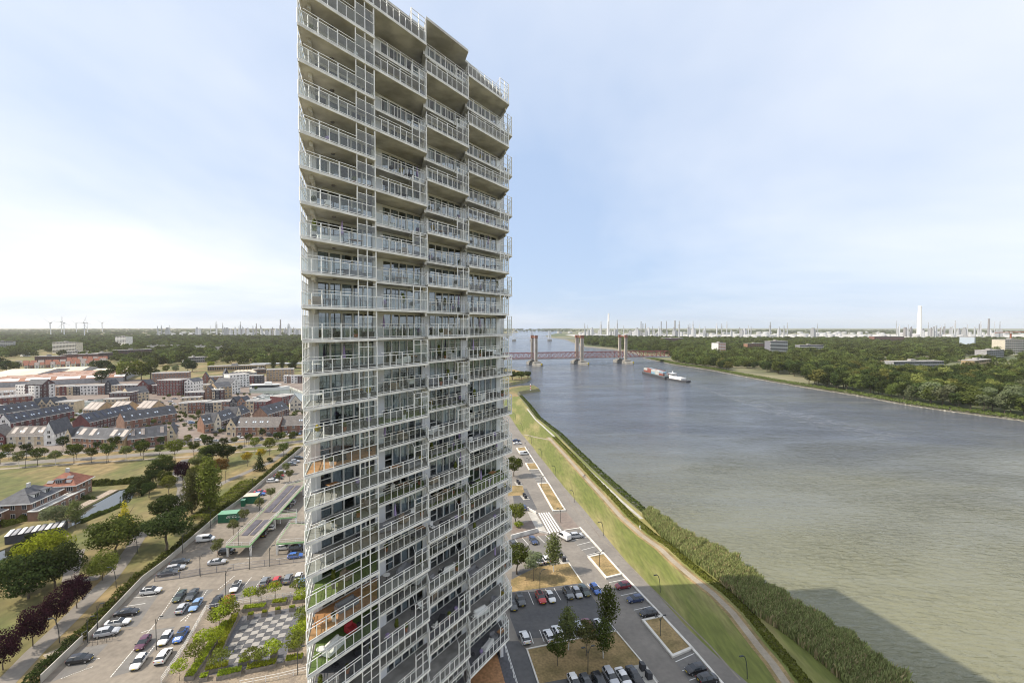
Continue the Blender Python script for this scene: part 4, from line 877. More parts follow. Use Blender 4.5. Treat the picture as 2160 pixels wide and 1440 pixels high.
def house(name, label, cat, A, B, depth, eave, ridge, wall, roof='roof_slate', style='eave', group=None, win='s', solar=None, sky=0, chimney=False, doors=True, sides='', back_skip=True, step=2.5, door_at=None, top_gable_win=True):
    """A, B: left and right foot of the front wall as seen from the water side; depth runs away from the front"""
    A = Vector(A); B = Vector(B); W = (B-A).length; rz = math.atan2(B.y-A.y, B.x-A.x); D = depth
    t = thing(name, label, cat, (A.x, A.y, 0), rz, group); w = MB(); r = MB(); ov = 0.25; th = 0.22
    if style == 'flat':
        w.box(0, W, 0, D, 0, eave); w.obj('wall', wall, t)
        r.box(-0.08, W+0.08, -0.08, 0.3, eave-0.001, eave+0.35, 1); r.box(-0.08, W+0.08, D-0.3, D+0.08, eave-0.001, eave+0.35, 1); r.box(-0.08, 0.3, 0.3, D-0.3, eave-0.001, eave+0.35, 1); r.box(W-0.3, W+0.08, 0.3, D-0.3, eave-0.001, eave+0.35, 1)
        r.box(0.3, W-0.3, 0.3, D-0.3, eave, eave+0.06, 0); ro = r.obj('roof', ['roof_flat', 'trim' if wall in ('white_render','grey_render') else roof if roof != 'roof_slate' else 'slab_edge'], t)
    elif style == 'eave':
        w.box(0, W, 0, D, 0, eave); w.face([(0,0,eave),(0,D/2,ridge),(0,D,eave)][::-1]); w.face([(W,0,eave),(W,D/2,ridge),(W,D,eave)]); w.obj('wall', wall, t)
        for sgn in (0, 1):
            y0 = -ov if sgn == 0 else D+ov; ez = eave - ov*(ridge-eave)/(D/2)
            a = [(-0.12, y0, ez), (W+0.12, y0, ez), (W+0.12, D/2, ridge), (-0.12, D/2, ridge)]
            if sgn: a = a[::-1]
            r.face([(p[0],p[1],p[2]+th) for p in a]); r.face([(p[0],p[1],p[2]+0.01) for p in a][::-1])
            for i in range(4):
                p, q = a[i], a[(i+1)%4]; r.face([(p[0],p[1],p[2]+0.01),(q[0],q[1],q[2]+0.01),(q[0],q[1],q[2]+th),(p[0],p[1],p[2]+th)])
        ro = r.obj('roof', roof, t)
        g = MB(); g.box(-0.1, W+0.1, -ov-0.14, -ov, eave-0.32, eave-0.1); g.obj('gutter', 'trim', t)
    elif style == 'gable':
        w.box(0, W, 0, D, 0, eave); w.face([(0,0,eave),(W,0,eave),(W/2,0,ridge)]); w.face([(0,D,eave),(W,D,eave),(W/2,D,ridge)][::-1]); w.obj('wall', wall, t)
        for sgn in (0, 1):
            x0 = -ov if sgn == 0 else W+ov; ez = eave - ov*(ridge-eave)/(W/2)
            a = [(x0, 0.12, ez), (x0, D+0.1, ez), (W/2, D+0.1, ridge), (W/2, 0.12, ridge)]
            if not sgn: a = a[::-1]
            r.face([(p[0],p[1],p[2]+th) for p in a]); r.face([(p[0],p[1],p[2]+0.01) for p in a][::-1])
            for i in range(4):
                p, q = a[i], a[(i+1)%4]; r.face([(p[0],p[1],p[2]+0.01),(q[0],q[1],q[2]+0.01),(q[0],q[1],q[2]+th),(p[0],p[1],p[2]+th)])
        ro = r.obj('roof', roof, t)
    elif style == 'hip':
        w.box(0, W, 0, D, 0, eave); w.obj('wall', wall, t); o2 = 0.7; hx = D/2*0.95
        a, b, c, d = (-o2,-o2,eave), (W+o2,-o2,eave), (W+o2,D+o2,eave), (-o2,D+o2,eave); e, f = (hx, D/2, ridge), (W-hx, D/2, ridge)
        r.face([a,b,f,e]); r.face([c,d,e,f]); r.face([b,c,f]); r.face([d,a,e]); r.face([a,d,c,b]); ro = r.obj('roof', roof, t)
        g = MB(); g.box(-o2-0.1, W+o2+0.1, -o2-0.12, -o2, eave-0.28, eave+0.05); g.box(-o2-0.12, -o2, -o2, D+o2, eave-0.28, eave+0.05); g.box(W+o2, W+o2+0.12, -o2, D+o2, eave-0.28, eave+0.05); g.obj('gutter', 'trim', t)
    ns = max(1, round(eave/2.85)); n = max(1, int(W/step)); fh = eave/ns
    for s in range(ns):
        for i in range(n):
            x = W*(i+0.5)/n; isdoor = doors and s == 0 and (door_at == i if door_at is not None else i % 3 == 1)
            if isdoor: ob('door', ME_DOOR, t, (x, -0.02, 0.05))
            else: ob('window', WM[win if (s+i) % 3 or win != 's' else 'w'], t, (x, -0.02, s*fh + fh*0.30))
    if style == 'gable' and ridge-eave > 2.2 and top_gable_win: ob('window', WM['s'], t, (W/2, -0.02, eave+0.25))
    for sd in sides:
        m = max(1, int(D/3.0))
        for s in range(ns):
            for i in range(m):
                y = D*(i+0.5)/m
                o = ob('window', WM['s'], t, (W+0.02 if sd == 'r' else -0.02, y, s*fh + fh*0.30), R(90) if sd == 'r' else R(-90))
    if style == 'eave' and (solar or sky):
        sl = math.atan2(ridge-eave, D/2); ln = math.hypot(ridge-eave, D/2)
        def on_roof(me, x, u, name):
            o = ob(name, me, ro, (x, u*math.cos(sl), eave + u*math.sin(sl) + th + 0.02)); o.rotation_euler = (sl, 0, 0); return o
        if solar:
            pm = MB(); pw, ph = (W*0.42, ln*0.62)
            pm.box(-pw/2, pw/2, -ph/2, ph/2, 0, 0.09); nb = max(2, round(pw/1.05))
            for i in range(1, nb): pm.box(-pw/2+pw*i/nb-0.03, -pw/2+pw*i/nb+0.03, -ph/2, ph/2, 0.09, 0.10, 1)
            on_roof(pm.mesh('solar_panel', [solar, 'trim' if solar == 'solar_pale' else 'solar']), W*(0.5 if W < 5 else 0.62), ln*0.55, 'solar_panel')
        for i in range(sky): on_roof(ME_SKY, W*(0.2+0.3*i), ln*0.45, 'skylight')
    if chimney:
        c = MB(); c.box(W*0.45, W*0.45+1.1, D/2-0.35, D/2+0.35, ridge-0.8, ridge+1.3); c.obj('chimney', 'concrete' if wall != 'white_render' else 'trim', ro)
    clear((A+B)/2 + Vector((-(B-A).y, (B-A).x)).normalized()*D/2, max(W, D)*0.62)
    return t
def terrace(row, A, B, n, depth, eave, ridge, colours, roof='roof_slate', name='terraced_house', cat='house', group=None, win='s', solars=(), **kw):
    A = Vector(A); B = Vector(B)
    for i in range(n):
        wc = colours[i % len(colours)]
        house(name, '%s terraced house, %s from the left %s' % (CNAME[wc], ORD[i], row), cat, A.lerp(B, i/n), A.lerp(B, (i+1)/n - 0.0004), depth, eave + (0.015*(i % 2)), ridge + (0.02*(i % 2)), wc, roof, 'eave', group or ('terrace ' + row), win, solars[i % len(solars)] if solars else None, sky=brg.choice([0,1,1,2]), **kw)

# ---- rows behind the avenue
terrace('in the cream row by the left edge', (-278.4, 248.7), (-259.1, 249.7), 4, 9, 5.6, 10.0, ['cream','beige'], 'roof_brown', solars=['solar_pale'], sides='')
house('gable_house', 'white step gabled corner house with navy solar roof at the avenue', 'house', (-258.5, 249.2), (-254, 250.7), 17, 6.6, 13.0, 'white_render', 'roof_slate', 'gable', sides='r')
house('gable_house', 'maroon gable house cut by the left picture edge', 'house', (-286.3, 243.8), (-278.4, 247.7), 12, 6.0, 11.0, 'maroon', 'roof_brown', 'gable', doors=False)
house('gable_house', 'tan gable fronted end house left of the solar roof terrace', 'house', (-243.7, 245.7), (-239.5, 245.7), 9, 5.6, 10.2, 'beige', 'roof_slate', 'gable', sides='l')
terrace('under the pale solar panels on the avenue', (-239.5, 245.7), (-207.1, 241), 5, 9.5, 5.6, 10.3, ['brick_brown','brick_orange','brick_red','tan','tan'], solars=['solar_pale','solar_pale',None])
terrace('left of the tan gable on the avenue', (-205.9, 241.9), (-192.4, 251.7), 4, 9.5, 5.6, 10.3, ['brick_red','brick_brown'], solars=['solar_pale','solar_pale',None])
house('gable_house', 'tan gable house with blue black roof mid avenue', 'house', (-192.2, 251.7), (-188.9, 253.7), 13, 5.8, 10.8, 'beige', 'roof_slate', 'gable', sides='r')
house('gable_house', 'cream gable end house opening the right hand avenue row', 'house', (-171.5, 271.4), (-165.8, 271.4), 9.5, 6.2, 10.8, 'beige', 'roof_slate', 'gable')
terrace('in the right hand avenue row', (-165.8, 271.4), (-140.7, 272.6), 6, 10, 5.8, 10.4, ['brick_brown','brick_red','brick_orange','tan'], 'roof_brown')
terrace('beside the tower at the avenue end', (-140.2, 275), (-122.8, 278.7), 4, 10, 5.8, 10.4, ['brick_red','brick_brown'], 'roof_brown')
# ---- rows running away behind them
terrace('of the long row upper left', (-313.2, 282.4), (-314.4, 325), 9, 10, 5.6, 10.4, ['maroon','brick_dark'], solars=['solar'])
house('gable_house', 'white gable end of the long dark row upper left', 'house', (-316.1, 277.4), (-312.1, 281.2), 9, 6.5, 11.5, 'white_render', 'roof_slate', 'gable')
terrace('of the rearmost row upper left', (-354.6, 307.5), (-349.8, 335.5), 7, 10, 5.6, 10.6, ['maroon','white_render'], solars=['solar', None])
terrace('of the row behind the maroon gable', (-265.5, 283.7), (-267, 321.7), 7, 10, 5.8, 10.8, ['maroon','brick_dark'], solars=['solar'])
terrace('of the row with brown dormers', (-246.5, 287.6), (-233.3, 315.2), 7, 10, 5.8, 10.8, ['brick_brown','brick_red'])
terrace('of the short brick row by the bend', (-189.8, 278.7), (-186.3, 283.7), 2, 10, 5.8, 10.6, ['brick_orange'])
house('gable_house', 'whitish gable house on the bend between two dark roofs', 'house', (-185.5, 282.4), (-184.1, 286.3), 11, 6.5, 11.5, 'cream', 'roof_slate', 'gable')
terrace('of the row past the whitish gable', (-185, 287.6), (-185.5, 304.5), 3, 10, 5.8, 10.6, ['brick_dark','black_brick'])
house('gable_house', 'second whitish gable house farther up the bend', 'house', (-185.5, 304.5), (-185, 309), 10, 6.5, 11.5, 'cream', 'roof_slate', 'gable')
terrace('at the top of the bend', (-185, 309), (-186.1, 321.7), 2, 10, 5.8, 10.6, ['brick_brown'])
terrace('of the grey roofed row near the tower', (-168, 310.5), (-165.2, 335.5), 4, 11, 5.6, 10.6, ['brick_brown','brick_dark'])
house('gable_house', 'pale gable house half hidden by the tower', 'house', (-171.8, 350.5), (-164.9, 354.5), 12, 6.5, 12.0, 'cream', 'roof_slate', 'gable')
house('flat_house', 'dark red flat block next to the pale gable by the tower', 'house', (-191.2, 375.7), (-186.9, 389.7), 12, 7.5, 8, 'maroon', style='flat')
# ---- beige gables and the three solar roof houses on the basin
for i in range(3): house('gable_house', 'beige gable house, %s of the triple gables at the basin' % ORD[i], 'house', *[((-363.7, 341), (-358, 341.7)), ((-357.2, 341), (-351.6, 341.7)), ((-350.8, 341), (-345.1, 341.7))][i], 13, 7.2, 11.2, 'beige', 'roof_slate', 'gable', group='triple gables at the basin')
terrace('left of the triple beige gables', (-388.8, 337.3), (-366, 342.8), 6, 10, 6.0, 6.5, ['brick_orange','beige'], 'roof_flat')
house('flat_house', 'white and beige flat end block at the basin corner', 'house', (-345.9, 342.8), (-333.3, 344.7), 10, 8.6, 9, 'beige', style='flat')
for i, (a, b) in enumerate((((-318.1, 335.5), (-305.6, 333.7)), ((-301.7, 339.1), (-289.1, 337.3)), ((-282.9, 341), (-270.8, 339.1)))):
    house('solar_house', 'sand coloured house with white solar roof, %s of three at the basin' % ORD[i], 'house', a, b, 13, 4.4, 9.2, 'tan', 'roof_brown', 'eave', 'solar roof houses', solar=None)
    ln = math.hypot(4.8, 6.5); sl = math.atan2(4.8, 6.5); W = (Vector(b)-Vector(a)).length; pm = MB()
    for q in range(3): pm.box(W*q/3+0.3, W*(q+1)/3-0.3, 0, ln*0.9, 0, 0.1)
    last = [o for o in bpy.data.objects if o.name.startswith('solar_house')][-1]
    rf_ = [c for c in bpy.data.objects if c.parent == last and c.name.startswith('roof')][0]
    for q in range(3):
        pm = MB(); pm.box(W*q/3+0.25, W*(q+1)/3-0.25, 0.2, ln*0.92, 0.26, 0.36); o = pm.obj('solar_panel', 'solar_pale', rf_, False, (0,0,4.4)); o.rotation_euler = (sl, 0, 0)
# ---- quay row across the basin
Q = [('brick_orange',770,830,8.2,'flat'),('maroon',830,918,8.6,'flat'),('beige',918,1005,8.0,'flat'),('black_brick',1005,1100,8.4,'flat'),('white_render',1100,1345,8.8,'flat'),('brick_red',1345,1440,8.6,'flat'),('black_brick',1440,1532,9.6,'gable'),('beige',1532,1626,8.8,'flat'),('brick_brown',1626,1725,8.6,'flat'),('black_brick',1725,1900,8.6,'flat'),('maroon',1900,2050,9.0,'gable')]
qa, qb = Vector((-435.7, 432.7)), Vector((-355.7, 443.4))
for i, (c, x0, x1, h, st) in enumerate(Q):
    house('canal_house', '%s canal house, %s from the left on the far quay' % (CNAME[c], ORD[i]), 'house', qa.lerp(qb, (x0-770)/1280), qa.lerp(qb, (x1-770)/1280-0.001), 11, h, h+4.4, c, 'roof_slate', st, 'canal houses on the far quay', step=2.9)
house('apartment_house', 'white and dark balcony apartment block left of the quay', 'apartment block', (-440.5, 402.2), (-415.7, 394.5), 14, 14.0, 14.5, 'white_render', style='flat', step=3.4, sides='r')
house('apartment_house', 'tall dark brown double gabled block left of the quay row', 'apartment block', (-412.1, 398.3), (-413.5, 410.2), 14, 15, 19, 'brick_dark', 'roof_slate', 'gable', step=3.2, sides='l')
terrace('of the low dark row far left', (-423.5, 371.3), (-409.5, 387), 6, 9, 7.0, 8.5, ['brick_red','maroon'], 'roof_flat')
terrace('in the red and white row far left', (-469.2, 408.2), (-458.7, 418.6), 4, 9, 5.5, 7, ['brick_red','white_render'], 'roof_flat')
# ---- blocks in the middle of the town
def block(lb, A, B, D, H, c, st='flat', ridge=None, sides='r', step=2.8, cat='house', name='town_house'):
    house(name, lb, cat, A, B, D, H, ridge or H+4, c, 'roof_slate', st, None, step=step, sides=sides)
block('long brown brick apartment range behind the maroon block', (-412.3, 518.9), (-380.4, 532.4), 14, 12.0, 'brick_brown', cat='apartment block', name='apartment_house')
block('big windowless maroon block in the town centre', (-338.2, 431.8), (-317.3, 431.8), 16, 14.5, 'maroon', ridge=18)
block('narrow black block right of the maroon one', (-320.5, 436.4), (-317.4, 438.7), 14, 12.0, 'black_brick')
block('white gable tower house in the town centre', (-315.6, 436.4), (-306.7, 436.4), 14, 12.5, 'white_render', 'gable', 15.5)
block('low beige row right of the white gable', (-319.7, 455.7), (-308.3, 458.2), 9, 6.8, 'beige')
block('beige house with a single gable over the parking square', (-315.1, 468.7), (-309.2, 471.4), 10, 7.5, 'beige', 'gable', 12)
block('second beige gable next to the square', (-309.7, 472.5), (-304, 475.7), 10, 7.5, 'beige', 'gable', 12)
block('red brick gable standing behind the beige houses', (-348.9, 511.2), (-344.1, 513.8), 10, 9.0, 'brick_red', 'gable', 14)
block('brick range to the right of the red gable', (-347.3, 518.9), (-333.6, 525.6), 10, 8.0, 'brick_orange')
block('slate black gabled house with a round clock window', (-329.4, 518.9), (-325.3, 522.2), 12, 11.0, 'black_brick', 'gable', 17)
block('long white warehouse block with black storeys by the ship', (-302, 485.3), (-289.5, 500), 18, 13.5, 'white_render', cat='apartment block', name='apartment_house')
block('white gabled warehouse end facing the basin', (-272.4, 441), (-270.1, 450.7), 20, 11.0, 'white_render', 'gable', 15)
block('dark tan gabled house left of the white warehouse', (-267.6, 410.2), (-260, 420.7), 13, 11.0, 'tan', 'eave', 14.5)
block('brick gable between dark and beige fronts', (-271.4, 400.2), (-266.6, 402.2), 12, 9.5, 'brick_brown', 'gable', 13)
block('beige front in the inner quay row', (-265, 400.2), (-263.2, 401.4), 11, 10.0, 'beige')
block('black front in the inner quay row', (-263, 401.4), (-260, 403), 11, 9.6, 'black_brick')
block('dark and white front closing the inner quay row', (-259.8, 403), (-257.6, 406.2), 11, 9.4, 'brick_dark')
block('dark long low house behind the car court', (-286.1, 396.4), (-271.7, 400.2), 10, 8.0, 'brick_dark')
block('beige garage house by the car court', (-281.9, 385.2), (-268.4, 388.9), 8, 5.0, 'beige', step=3.2)
block('dark brown block at the left end of the square', (-350.7, 441), (-338.1, 443.4), 12, 8.5, 'brick_dark')
block('small beige block on the square corner', (-332.6, 436.4), (-329.6, 437.3), 10, 7.0, 'beige')
block('beige stepped gable row facing the square from the left', (-329.9, 390.7), (-323.7, 404.2), 14, 8.0, 'beige', 'eave', 12.5)
block('dark brown boxy house above the solar roofs', (-340.9, 383.4), (-325.3, 387), 12, 9.5, 'brick_dark')
block('white and tan low house above the solar roofs', (-336.5, 373), (-321.8, 374.7), 8, 6.0, 'beige')
MR = [('beige',370,498,'flat'),('brick_red',498,615,'flat'),('brick_red',615,732,'flat'),('black_brick',732,842,'flat'),('beige',842,962,'flat'),('brick_red',962,1068,'flat'),('black_brick',1068,1178,'gable'),('brick_orange',1178,1294,'gable'),('beige',1294,1408,'flat'),('maroon',1408,1590,'flat')]
ma, mb = Vector((-251.6, 341.3)), Vector((-189.6, 350))
for i, (c, x0, x1, st) in enumerate(MR):
    house('canal_house', '%s narrow house, %s from the left in the row below the car court' % (CNAME[c], ORD[i]), 'house', ma.lerp(mb, (x0-370)/1220), ma.lerp(mb, (x1-370)/1220-0.001), 10, 7.9 + 0.3*(i % 3), 11.5, c, 'roof_slate', st, 'narrow houses below the car court', step=2.6)
block('sand coloured balcony flats beyond the basin', (-293.9, 542.9), (-266.6, 553.8), 14, 14.0, 'tan', cat='apartment block', name='apartment_house', step=3.0)
for i, (c, a_, b_) in enumerate((('white_render',(-265.3, 526.9),(-261.9, 528.3)),('brick_brown',(-261.3, 526.9),(-257.7, 528.3)),('white_render',(-257, 526.9),(-249.7, 528.3)),('brick_dark',(-249.1, 526.9),(-244.2, 528.3)))):
    block('%s house, %s in the small row across the basin' % (CNAME[c], ORD[i]), a_, b_, 10, 8.4, c)
block('maroon flat house behind the ship', (-306.7, 524.2), (-298.8, 525.6), 11, 8.8, 'maroon'); block('black flat house behind the ship', (-298.6, 525.6), (-291.4, 526.9), 11, 8.8, 'black_brick')
# ---- sheds and works halls
house('industrial_shed', 'wide cream roofed warehouse at the left edge', 'warehouse', (-610.8, 518.9), (-563.4, 528.9), 90, 7.5, 13, 'grey_render', 'shed_roof', 'eave', doors=False, step=60)
house('industrial_shed', 'cream roofed warehouse right of the wide one', 'warehouse', (-583.5, 561.4), (-551.8, 577.1), 80, 7.5, 12, 'grey_render', 'shed_roof', 'eave', doors=False, step=60)
house('industrial_shed', 'pale roofed hall beside the big round trees', 'warehouse', (-543.4, 573.1), (-500, 581.2), 60, 6.0, 10, 'cream', 'shed_roof', 'eave', doors=False, step=60)
A_, B_ = Vector((-559.7, 485.3)), Vector((-465.5, 542.9)); W_ = (B_-A_).length
ws = thing('works_hall', 'long terracotta works hall with rows of white rooflights', 'warehouse', (A_.x, A_.y, 0), math.atan2(B_.y-A_.y, B_.x-A_.x))
w_ = MB(); w_.box(0, W_, 0, 85, 0, 5.5); w_.obj('wall', 'grey_render', ws)
for i in range(7):
    y0 = 12.1*i; r_ = MB(); r_.face([(0,y0,5.52),(W_,y0,5.52),(W_,y0+9,9.0),(0,y0+9,9.0)]); r_.face([(0,y0+9,9.0),(W_,y0+9,9.0),(W_,y0+12,5.52),(0,y0+12,5.52)]); r_.face([(0,y0,5.52),(0,y0+9,9),(0,y0+12,5.52)]); r_.face([(W_,y0,5.52),(W_,y0+12,5.52),(W_,y0+9,9)])
    ro_ = r_.obj('roof', 'shed_orange', ws)
    for j in range(22):
        if (i*7+j) % 5 == 4: continue
        x = W_*(j+0.3)/22; l_ = MB(); sl = math.atan2(3.48, 9); l_.box(0, 5, 1.5, 7.5, 0, 0.1); o = l_.obj('rooflight', 'trim', ro_, False, (x, y0, 5.6)); o.rotation_euler = (sl, 0, 0)
clear((A_+B_)/2, 130)
# ---- villas by the pond
v1 = house('villa', 'brick villa with orange hipped roof and blue solar panels', 'villa', (-175.9, 168.6), (-166.0, 171.0), 9.6, 5.8, 9.9, 'brick_brown', 'roof_tile', 'hip', chimney=True, step=3.2, sides='r')
v2 = house('villa', 'brick villa with dark slate hipped roof and white dormers', 'villa', (-164.5, 153.4), (-167.0, 166.4), 10.0, 5.8, 9.6, 'brick_brown', 'roof_slate', 'hip', chimney=True, step=3.2, sides='l')
house('villa_wing', 'flat roofed brick wing joined below the dark roofed villa', 'house', (-161.0, 152.6), (-165.0, 174.0), 3.1, 3.1, 3.4, 'brick_brown', 'roof_slate', style='flat', step=2.8)
house('villa', 'slate roofed villa cut by the left picture edge', 'villa', (-166.5, 137.0), (-169.0, 149.5), 10, 5.0, 8.6, 'brick_brown', 'roof_slate', 'hip', step=3.2)
for t_, xs in ((v2, (2.6, 7.4)), (v1, (3.4,))):
    for x in xs:
        d_ = MB(); d_.box(x, x+2.6, 0.7, 4.2, 6.2, 7.9); rf_ = [c for c in bpy.data.objects if c.parent == t_ and c.name.startswith('roof')][0]; o = d_.obj('dormer', 'trim' if t_ == v2 else 'brick_brown', rf_)
        d_ = MB(); d_.box(x-0.2, x+2.8, 0.4, 4.5, 7.902, 8.05); d_.obj('dormer_roof', 'roof_slate', rf_); ob('window', WM['w'], rf_, (x+1.3, 0.68, 6.3))
rf_ = [c for c in bpy.data.objects if c.parent == v1 and c.name.startswith('roof')][0]
for x, y in ((0.9,0.5),(6.6,0.4),(6.3,2.0)):
    d_ = MB(); d_.box(0,2.0,0,1.3,0,0.09); o = d_.obj('solar_panel', 'solar', rf_, False, (x, y, 5.95 + (y+0.7)*0.745)); o.rotation_euler = (math.atan2(4.1, 5.5), 0, 0)
dA, dB = Vector((-155.7, 161.5)), Vector((-158.8, 181.7)); q = MB(); q.box(0, (dB-dA).length, 0.1, 3.4, -0.5, 0.2); tag(q.obj('deck', 'timber', None, False, (dA.x, dA.y, 0), math.atan2((dB-dA).y, (dB-dA).x)), 'weathered timber deck along the pond', 'deck')
q = MB(); q.box(0, 13, 0, 5, 0, 2.6); tb = thing('boathouse', 'black boarded boathouse with striped white roof on the pond', 'boathouse', (*(-153.3, 135.4), 0), math.atan2(0.55,0.83)); q.obj('wall', 'black_brick', tb)
for i in range(9):
    q = MB(); q.box(1.45*i, 1.45*i+0.95, -0.4, 5.3, 2.601, 2.72); q.obj('roof_slat', 'slab_edge' if i % 2 == 0 else 'grey_render', tb)
# ---- white wall of the car park, gate and fences
def wall_run(lb, pts, h=1.6, w=0.18):
    t = thing('boundary_wall', lb, 'wall', (pts[0][0], pts[0][1], 0))
    for i in range(len(pts)-1):
        a, b = Vector(pts[i])-Vector(pts[0]), Vector(pts[i+1])-Vector(pts[0]); n = max(1, round((b-a).length/4.0)); d_ = (b-a).normalized()*0.02
        for j in range(n):
            p, q_ = a.lerp(b, j/n)+d_, a.lerp(b, (j+1)/n)-d_; m = MB(); m.bar((p.x,p.y,h/2), (q_.x,q_.y,h/2), w, 0, h); m.obj('wall_panel', 'stone_flag', t)
wall_run('white concrete panel wall below the gate at lower left', wall_line)
wall_run('long white concrete panel wall edging the car park', wall_line2)
def fence(lb, pts, h=1.5, sp=3.0, m='grey_fascia', rails=(1.5, 0.15), name='fence', wires=0, z=0.0):
    t = thing(name, lb, 'railing' if 'rail' in name else 'fence', (pts[0][0], pts[0][1], z)); rl = MB()
    for i in range(len(pts)-1):
        a, b = Vector(pts[i])-Vector(pts[0]), Vector(pts[i+1])-Vector(pts[0]); n = max(1, round((b-a).length/sp))
        for hh in rails: rl.bar((a.x,a.y,hh), (b.x,b.y,hh), 0.05)
        for j in range(wires):
            p = a.lerp(b, j/wires); rl.bar((p.x,p.y,0.15),(p.x,p.y,h), 0.018)
        for j in range(n + (1 if i == len(pts)-2 else 0)):
            p = a.lerp(b, j/n); q_ = MB(); q_.bar((p.x,p.y,0),(p.x,p.y,h+0.05), 0.09); q_.obj('post', m, t)
    rl.obj('rail', m, t); return t
fence('dark mesh fence crossing the car park', [(-92.7, 115.8), (-87.2, 117.3), (-83.1, 119), (-71.8, 122.4), (-57.5, 126.2)], 1.7, 4.2, rails=(1.7,0.9,0.1), wires=60)
fence('galvanised railing around the planted courtyard', [(-65, 82.2), (-67.3, 91.5), (-71.3, 103.8), (-65.8, 105.9), (-59.1, 107.6), (-50.8, 110)], 1.15, 1.8, 'trim', (1.15,0.75,0.35), 'railing')
fence('railing of the walkway at the courtyard foot', [(-49.9, 81.4), (-43.8, 83.1), (-39, 84.9)], 1.1, 2.2, 'trim', (1.1,0.6), 'railing')
fence('black gate beside the bicycle stands', [(-89.8, 92.9), (-89.7, 94)], 2.0, 1.2, rails=(2.0,1.0,0.1), name='gate')
# ---- raised parking deck
DZ = 3.4
def deckz(lb, poly, edge, floor='paving'):
    t = thing('parking_deck', lb, 'deck', (poly[0][0], poly[0][1], 0)); L = [(p[0]-poly[0][0], p[1]-poly[0][1]) for p in poly]
    m = MB(); m.prism(L, DZ-0.35, DZ); m.obj('slab', floor, t)
    e = MB()
    for i in range(len(L)):
        a, b = L[i], L[(i+1) % len(L)]; e.bar((a[0],a[1],DZ-0.22), (b[0],b[1],DZ-0.22), 0.12, 0, 0.5 + 0.003*i)
    e.obj('fascia', edge, t)
    for i, p in enumerate(L):
        c = MB(); cx = sum(q[0] for q in L)/len(L); cy = sum(q[1] for q in L)/len(L); x = p[0]*0.97+cx*0.03; y = p[1]*0.97+cy*0.03
        c.box(x-0.25, x+0.25, y-0.25, y+0.25, 0, DZ-0.36); c.obj('column', 'concrete', t)
    r = MB()
    for i in range(len(L)):
        a, b = Vector(L[i]), Vector(L[(i+1) % len(L)]); n = max(1, round((b-a).length/2.2))
        for hh in (0.55, 1.05): r.bar((a.x,a.y,DZ+hh), (b.x,b.y,DZ+hh), 0.04)
        for j in range(n): p = a.lerp(b, j/n); r.bar((p.x,p.y,DZ),(p.x,p.y,DZ+1.05), 0.05)
    r.obj('railing', 'trim', t); return t
mat('green_fascia', (0.27,0.47,0.22), 0.6); mat('solar_strip', (0.085,0.075,0.085), 0.5, var=0.3, scale=0.5); mat('cabin_green', (0.02,0.13,0.07), 0.6, var=0.12, scale=1)
d0 = [(-81.6, 127.8), (-75.1, 128.2), (-77.9, 146.8), (-78.1, 150.2), (-81.7, 176.5), (-84.8, 183.4), (-88.7, 176.9), (-83.4, 145.5)]
dk1 = deckz('raised parking deck with green fascia and dark ramp strips', d0, 'green_fascia')
def strip(a, b, c, d, lb):
    O_ = Vector(d0[0]); P_ = [Vector(p)-O_ for p in (a,b,c,d)]; m = MB(); m.prism([(p.x,p.y) for p in P_], DZ+0.004, DZ+0.12); m.obj(lb, 'solar_strip', dk1)
strip((-81, 134.3), (-79.3, 134.3), (-80.7, 145.2), (-82.8, 145.2), 'ramp_strip'); strip((-78.7, 134.6), (-77.4, 134.6), (-78.5, 145.5), (-80.1, 145.4), 'ramp_strip')
strip((-83.5, 151.2), (-81.6, 151.3), (-85.6, 176.9), (-87.7, 176.9), 'ramp_strip'); strip((-81, 151.5), (-79.4, 151.5), (-83.2, 177.3), (-84.9, 177.1), 'ramp_strip')
deckz('side arm of the raised deck toward the tower', [(-77.6, 146.6), (-71.2, 148.1), (-72.9, 151.8), (-77.9, 150.4)], 'green_fascia')
deckz('raised garden deck with planters beside the tower', [(-68, 129.4), (-60.5, 130.8), (-64.8, 142.1), (-70.7, 143)], 'green_fascia')
def cabin(lb, A, B, D, H, roofm):
    A, B = Vector(A), Vector(B); W = (B-A).length; t = thing('site_cabin', lb, 'cabin', (A.x,A.y,0.05), math.atan2(B.y-A.y,B.x-A.x))
    m = MB(); m.box(0,W,0,D,0,H); m.obj('body', 'cabin_green', t); m = MB(); m.box(-0.1,W+0.1,-0.1,D+0.1,H,H+0.12); m.obj('roof', roofm, t)
    m = MB(); n = int(W/0.5)
    for i in range(n): m.box(W*i/n, W*i/n+0.06, -0.05, -0.001, 0.1, H-0.1)
    m.obj('corrugation', 'cabin_green', t); return t
mat('cabin_roof', (0.16,0.34,0.22), 0.5); cb = cabin('long dark green site cabin with a green roof and white lettering', (-98.6, 150.5), (-93.1, 151.7), 3.4, 2.8, 'cabin_roof')
cabin('green container with a cream flat roof by the wall', (-99.7, 166.9), (-95.2, 167.9), 3.6, 2.7, 'shed_roof'); cabin('small upright green cabinet in front of the cream roofed container', (-99.3, 164.5), (-98.1, 164.8), 1.4, 2.2, 'cabin_roof')
lt = MB(); lr = random.Random(14)                     # two lines of worn white lettering, too small to read
for x0_, n_, z_, h_ in ((2.6, 3, 1.45, 0.42), (4.3, 7, 1.45, 0.42), (2.9, 4, 2.1, 0.24), (4.2, 5, 2.1, 0.24)):
    for i in range(n_):
        x_ = x0_ + i*(h_+0.04); lt.box(x_, x_+0.09, -0.09, -0.06, z_, z_+h_); lt.box(x_+0.1, x_+h_*0.72, -0.09, -0.06, z_+h_*lr.choice([0, .42, .8]), z_+h_*lr.choice([.2, .58, 1.0])+0.04)
lt.obj('lettering', 'trim', cb)
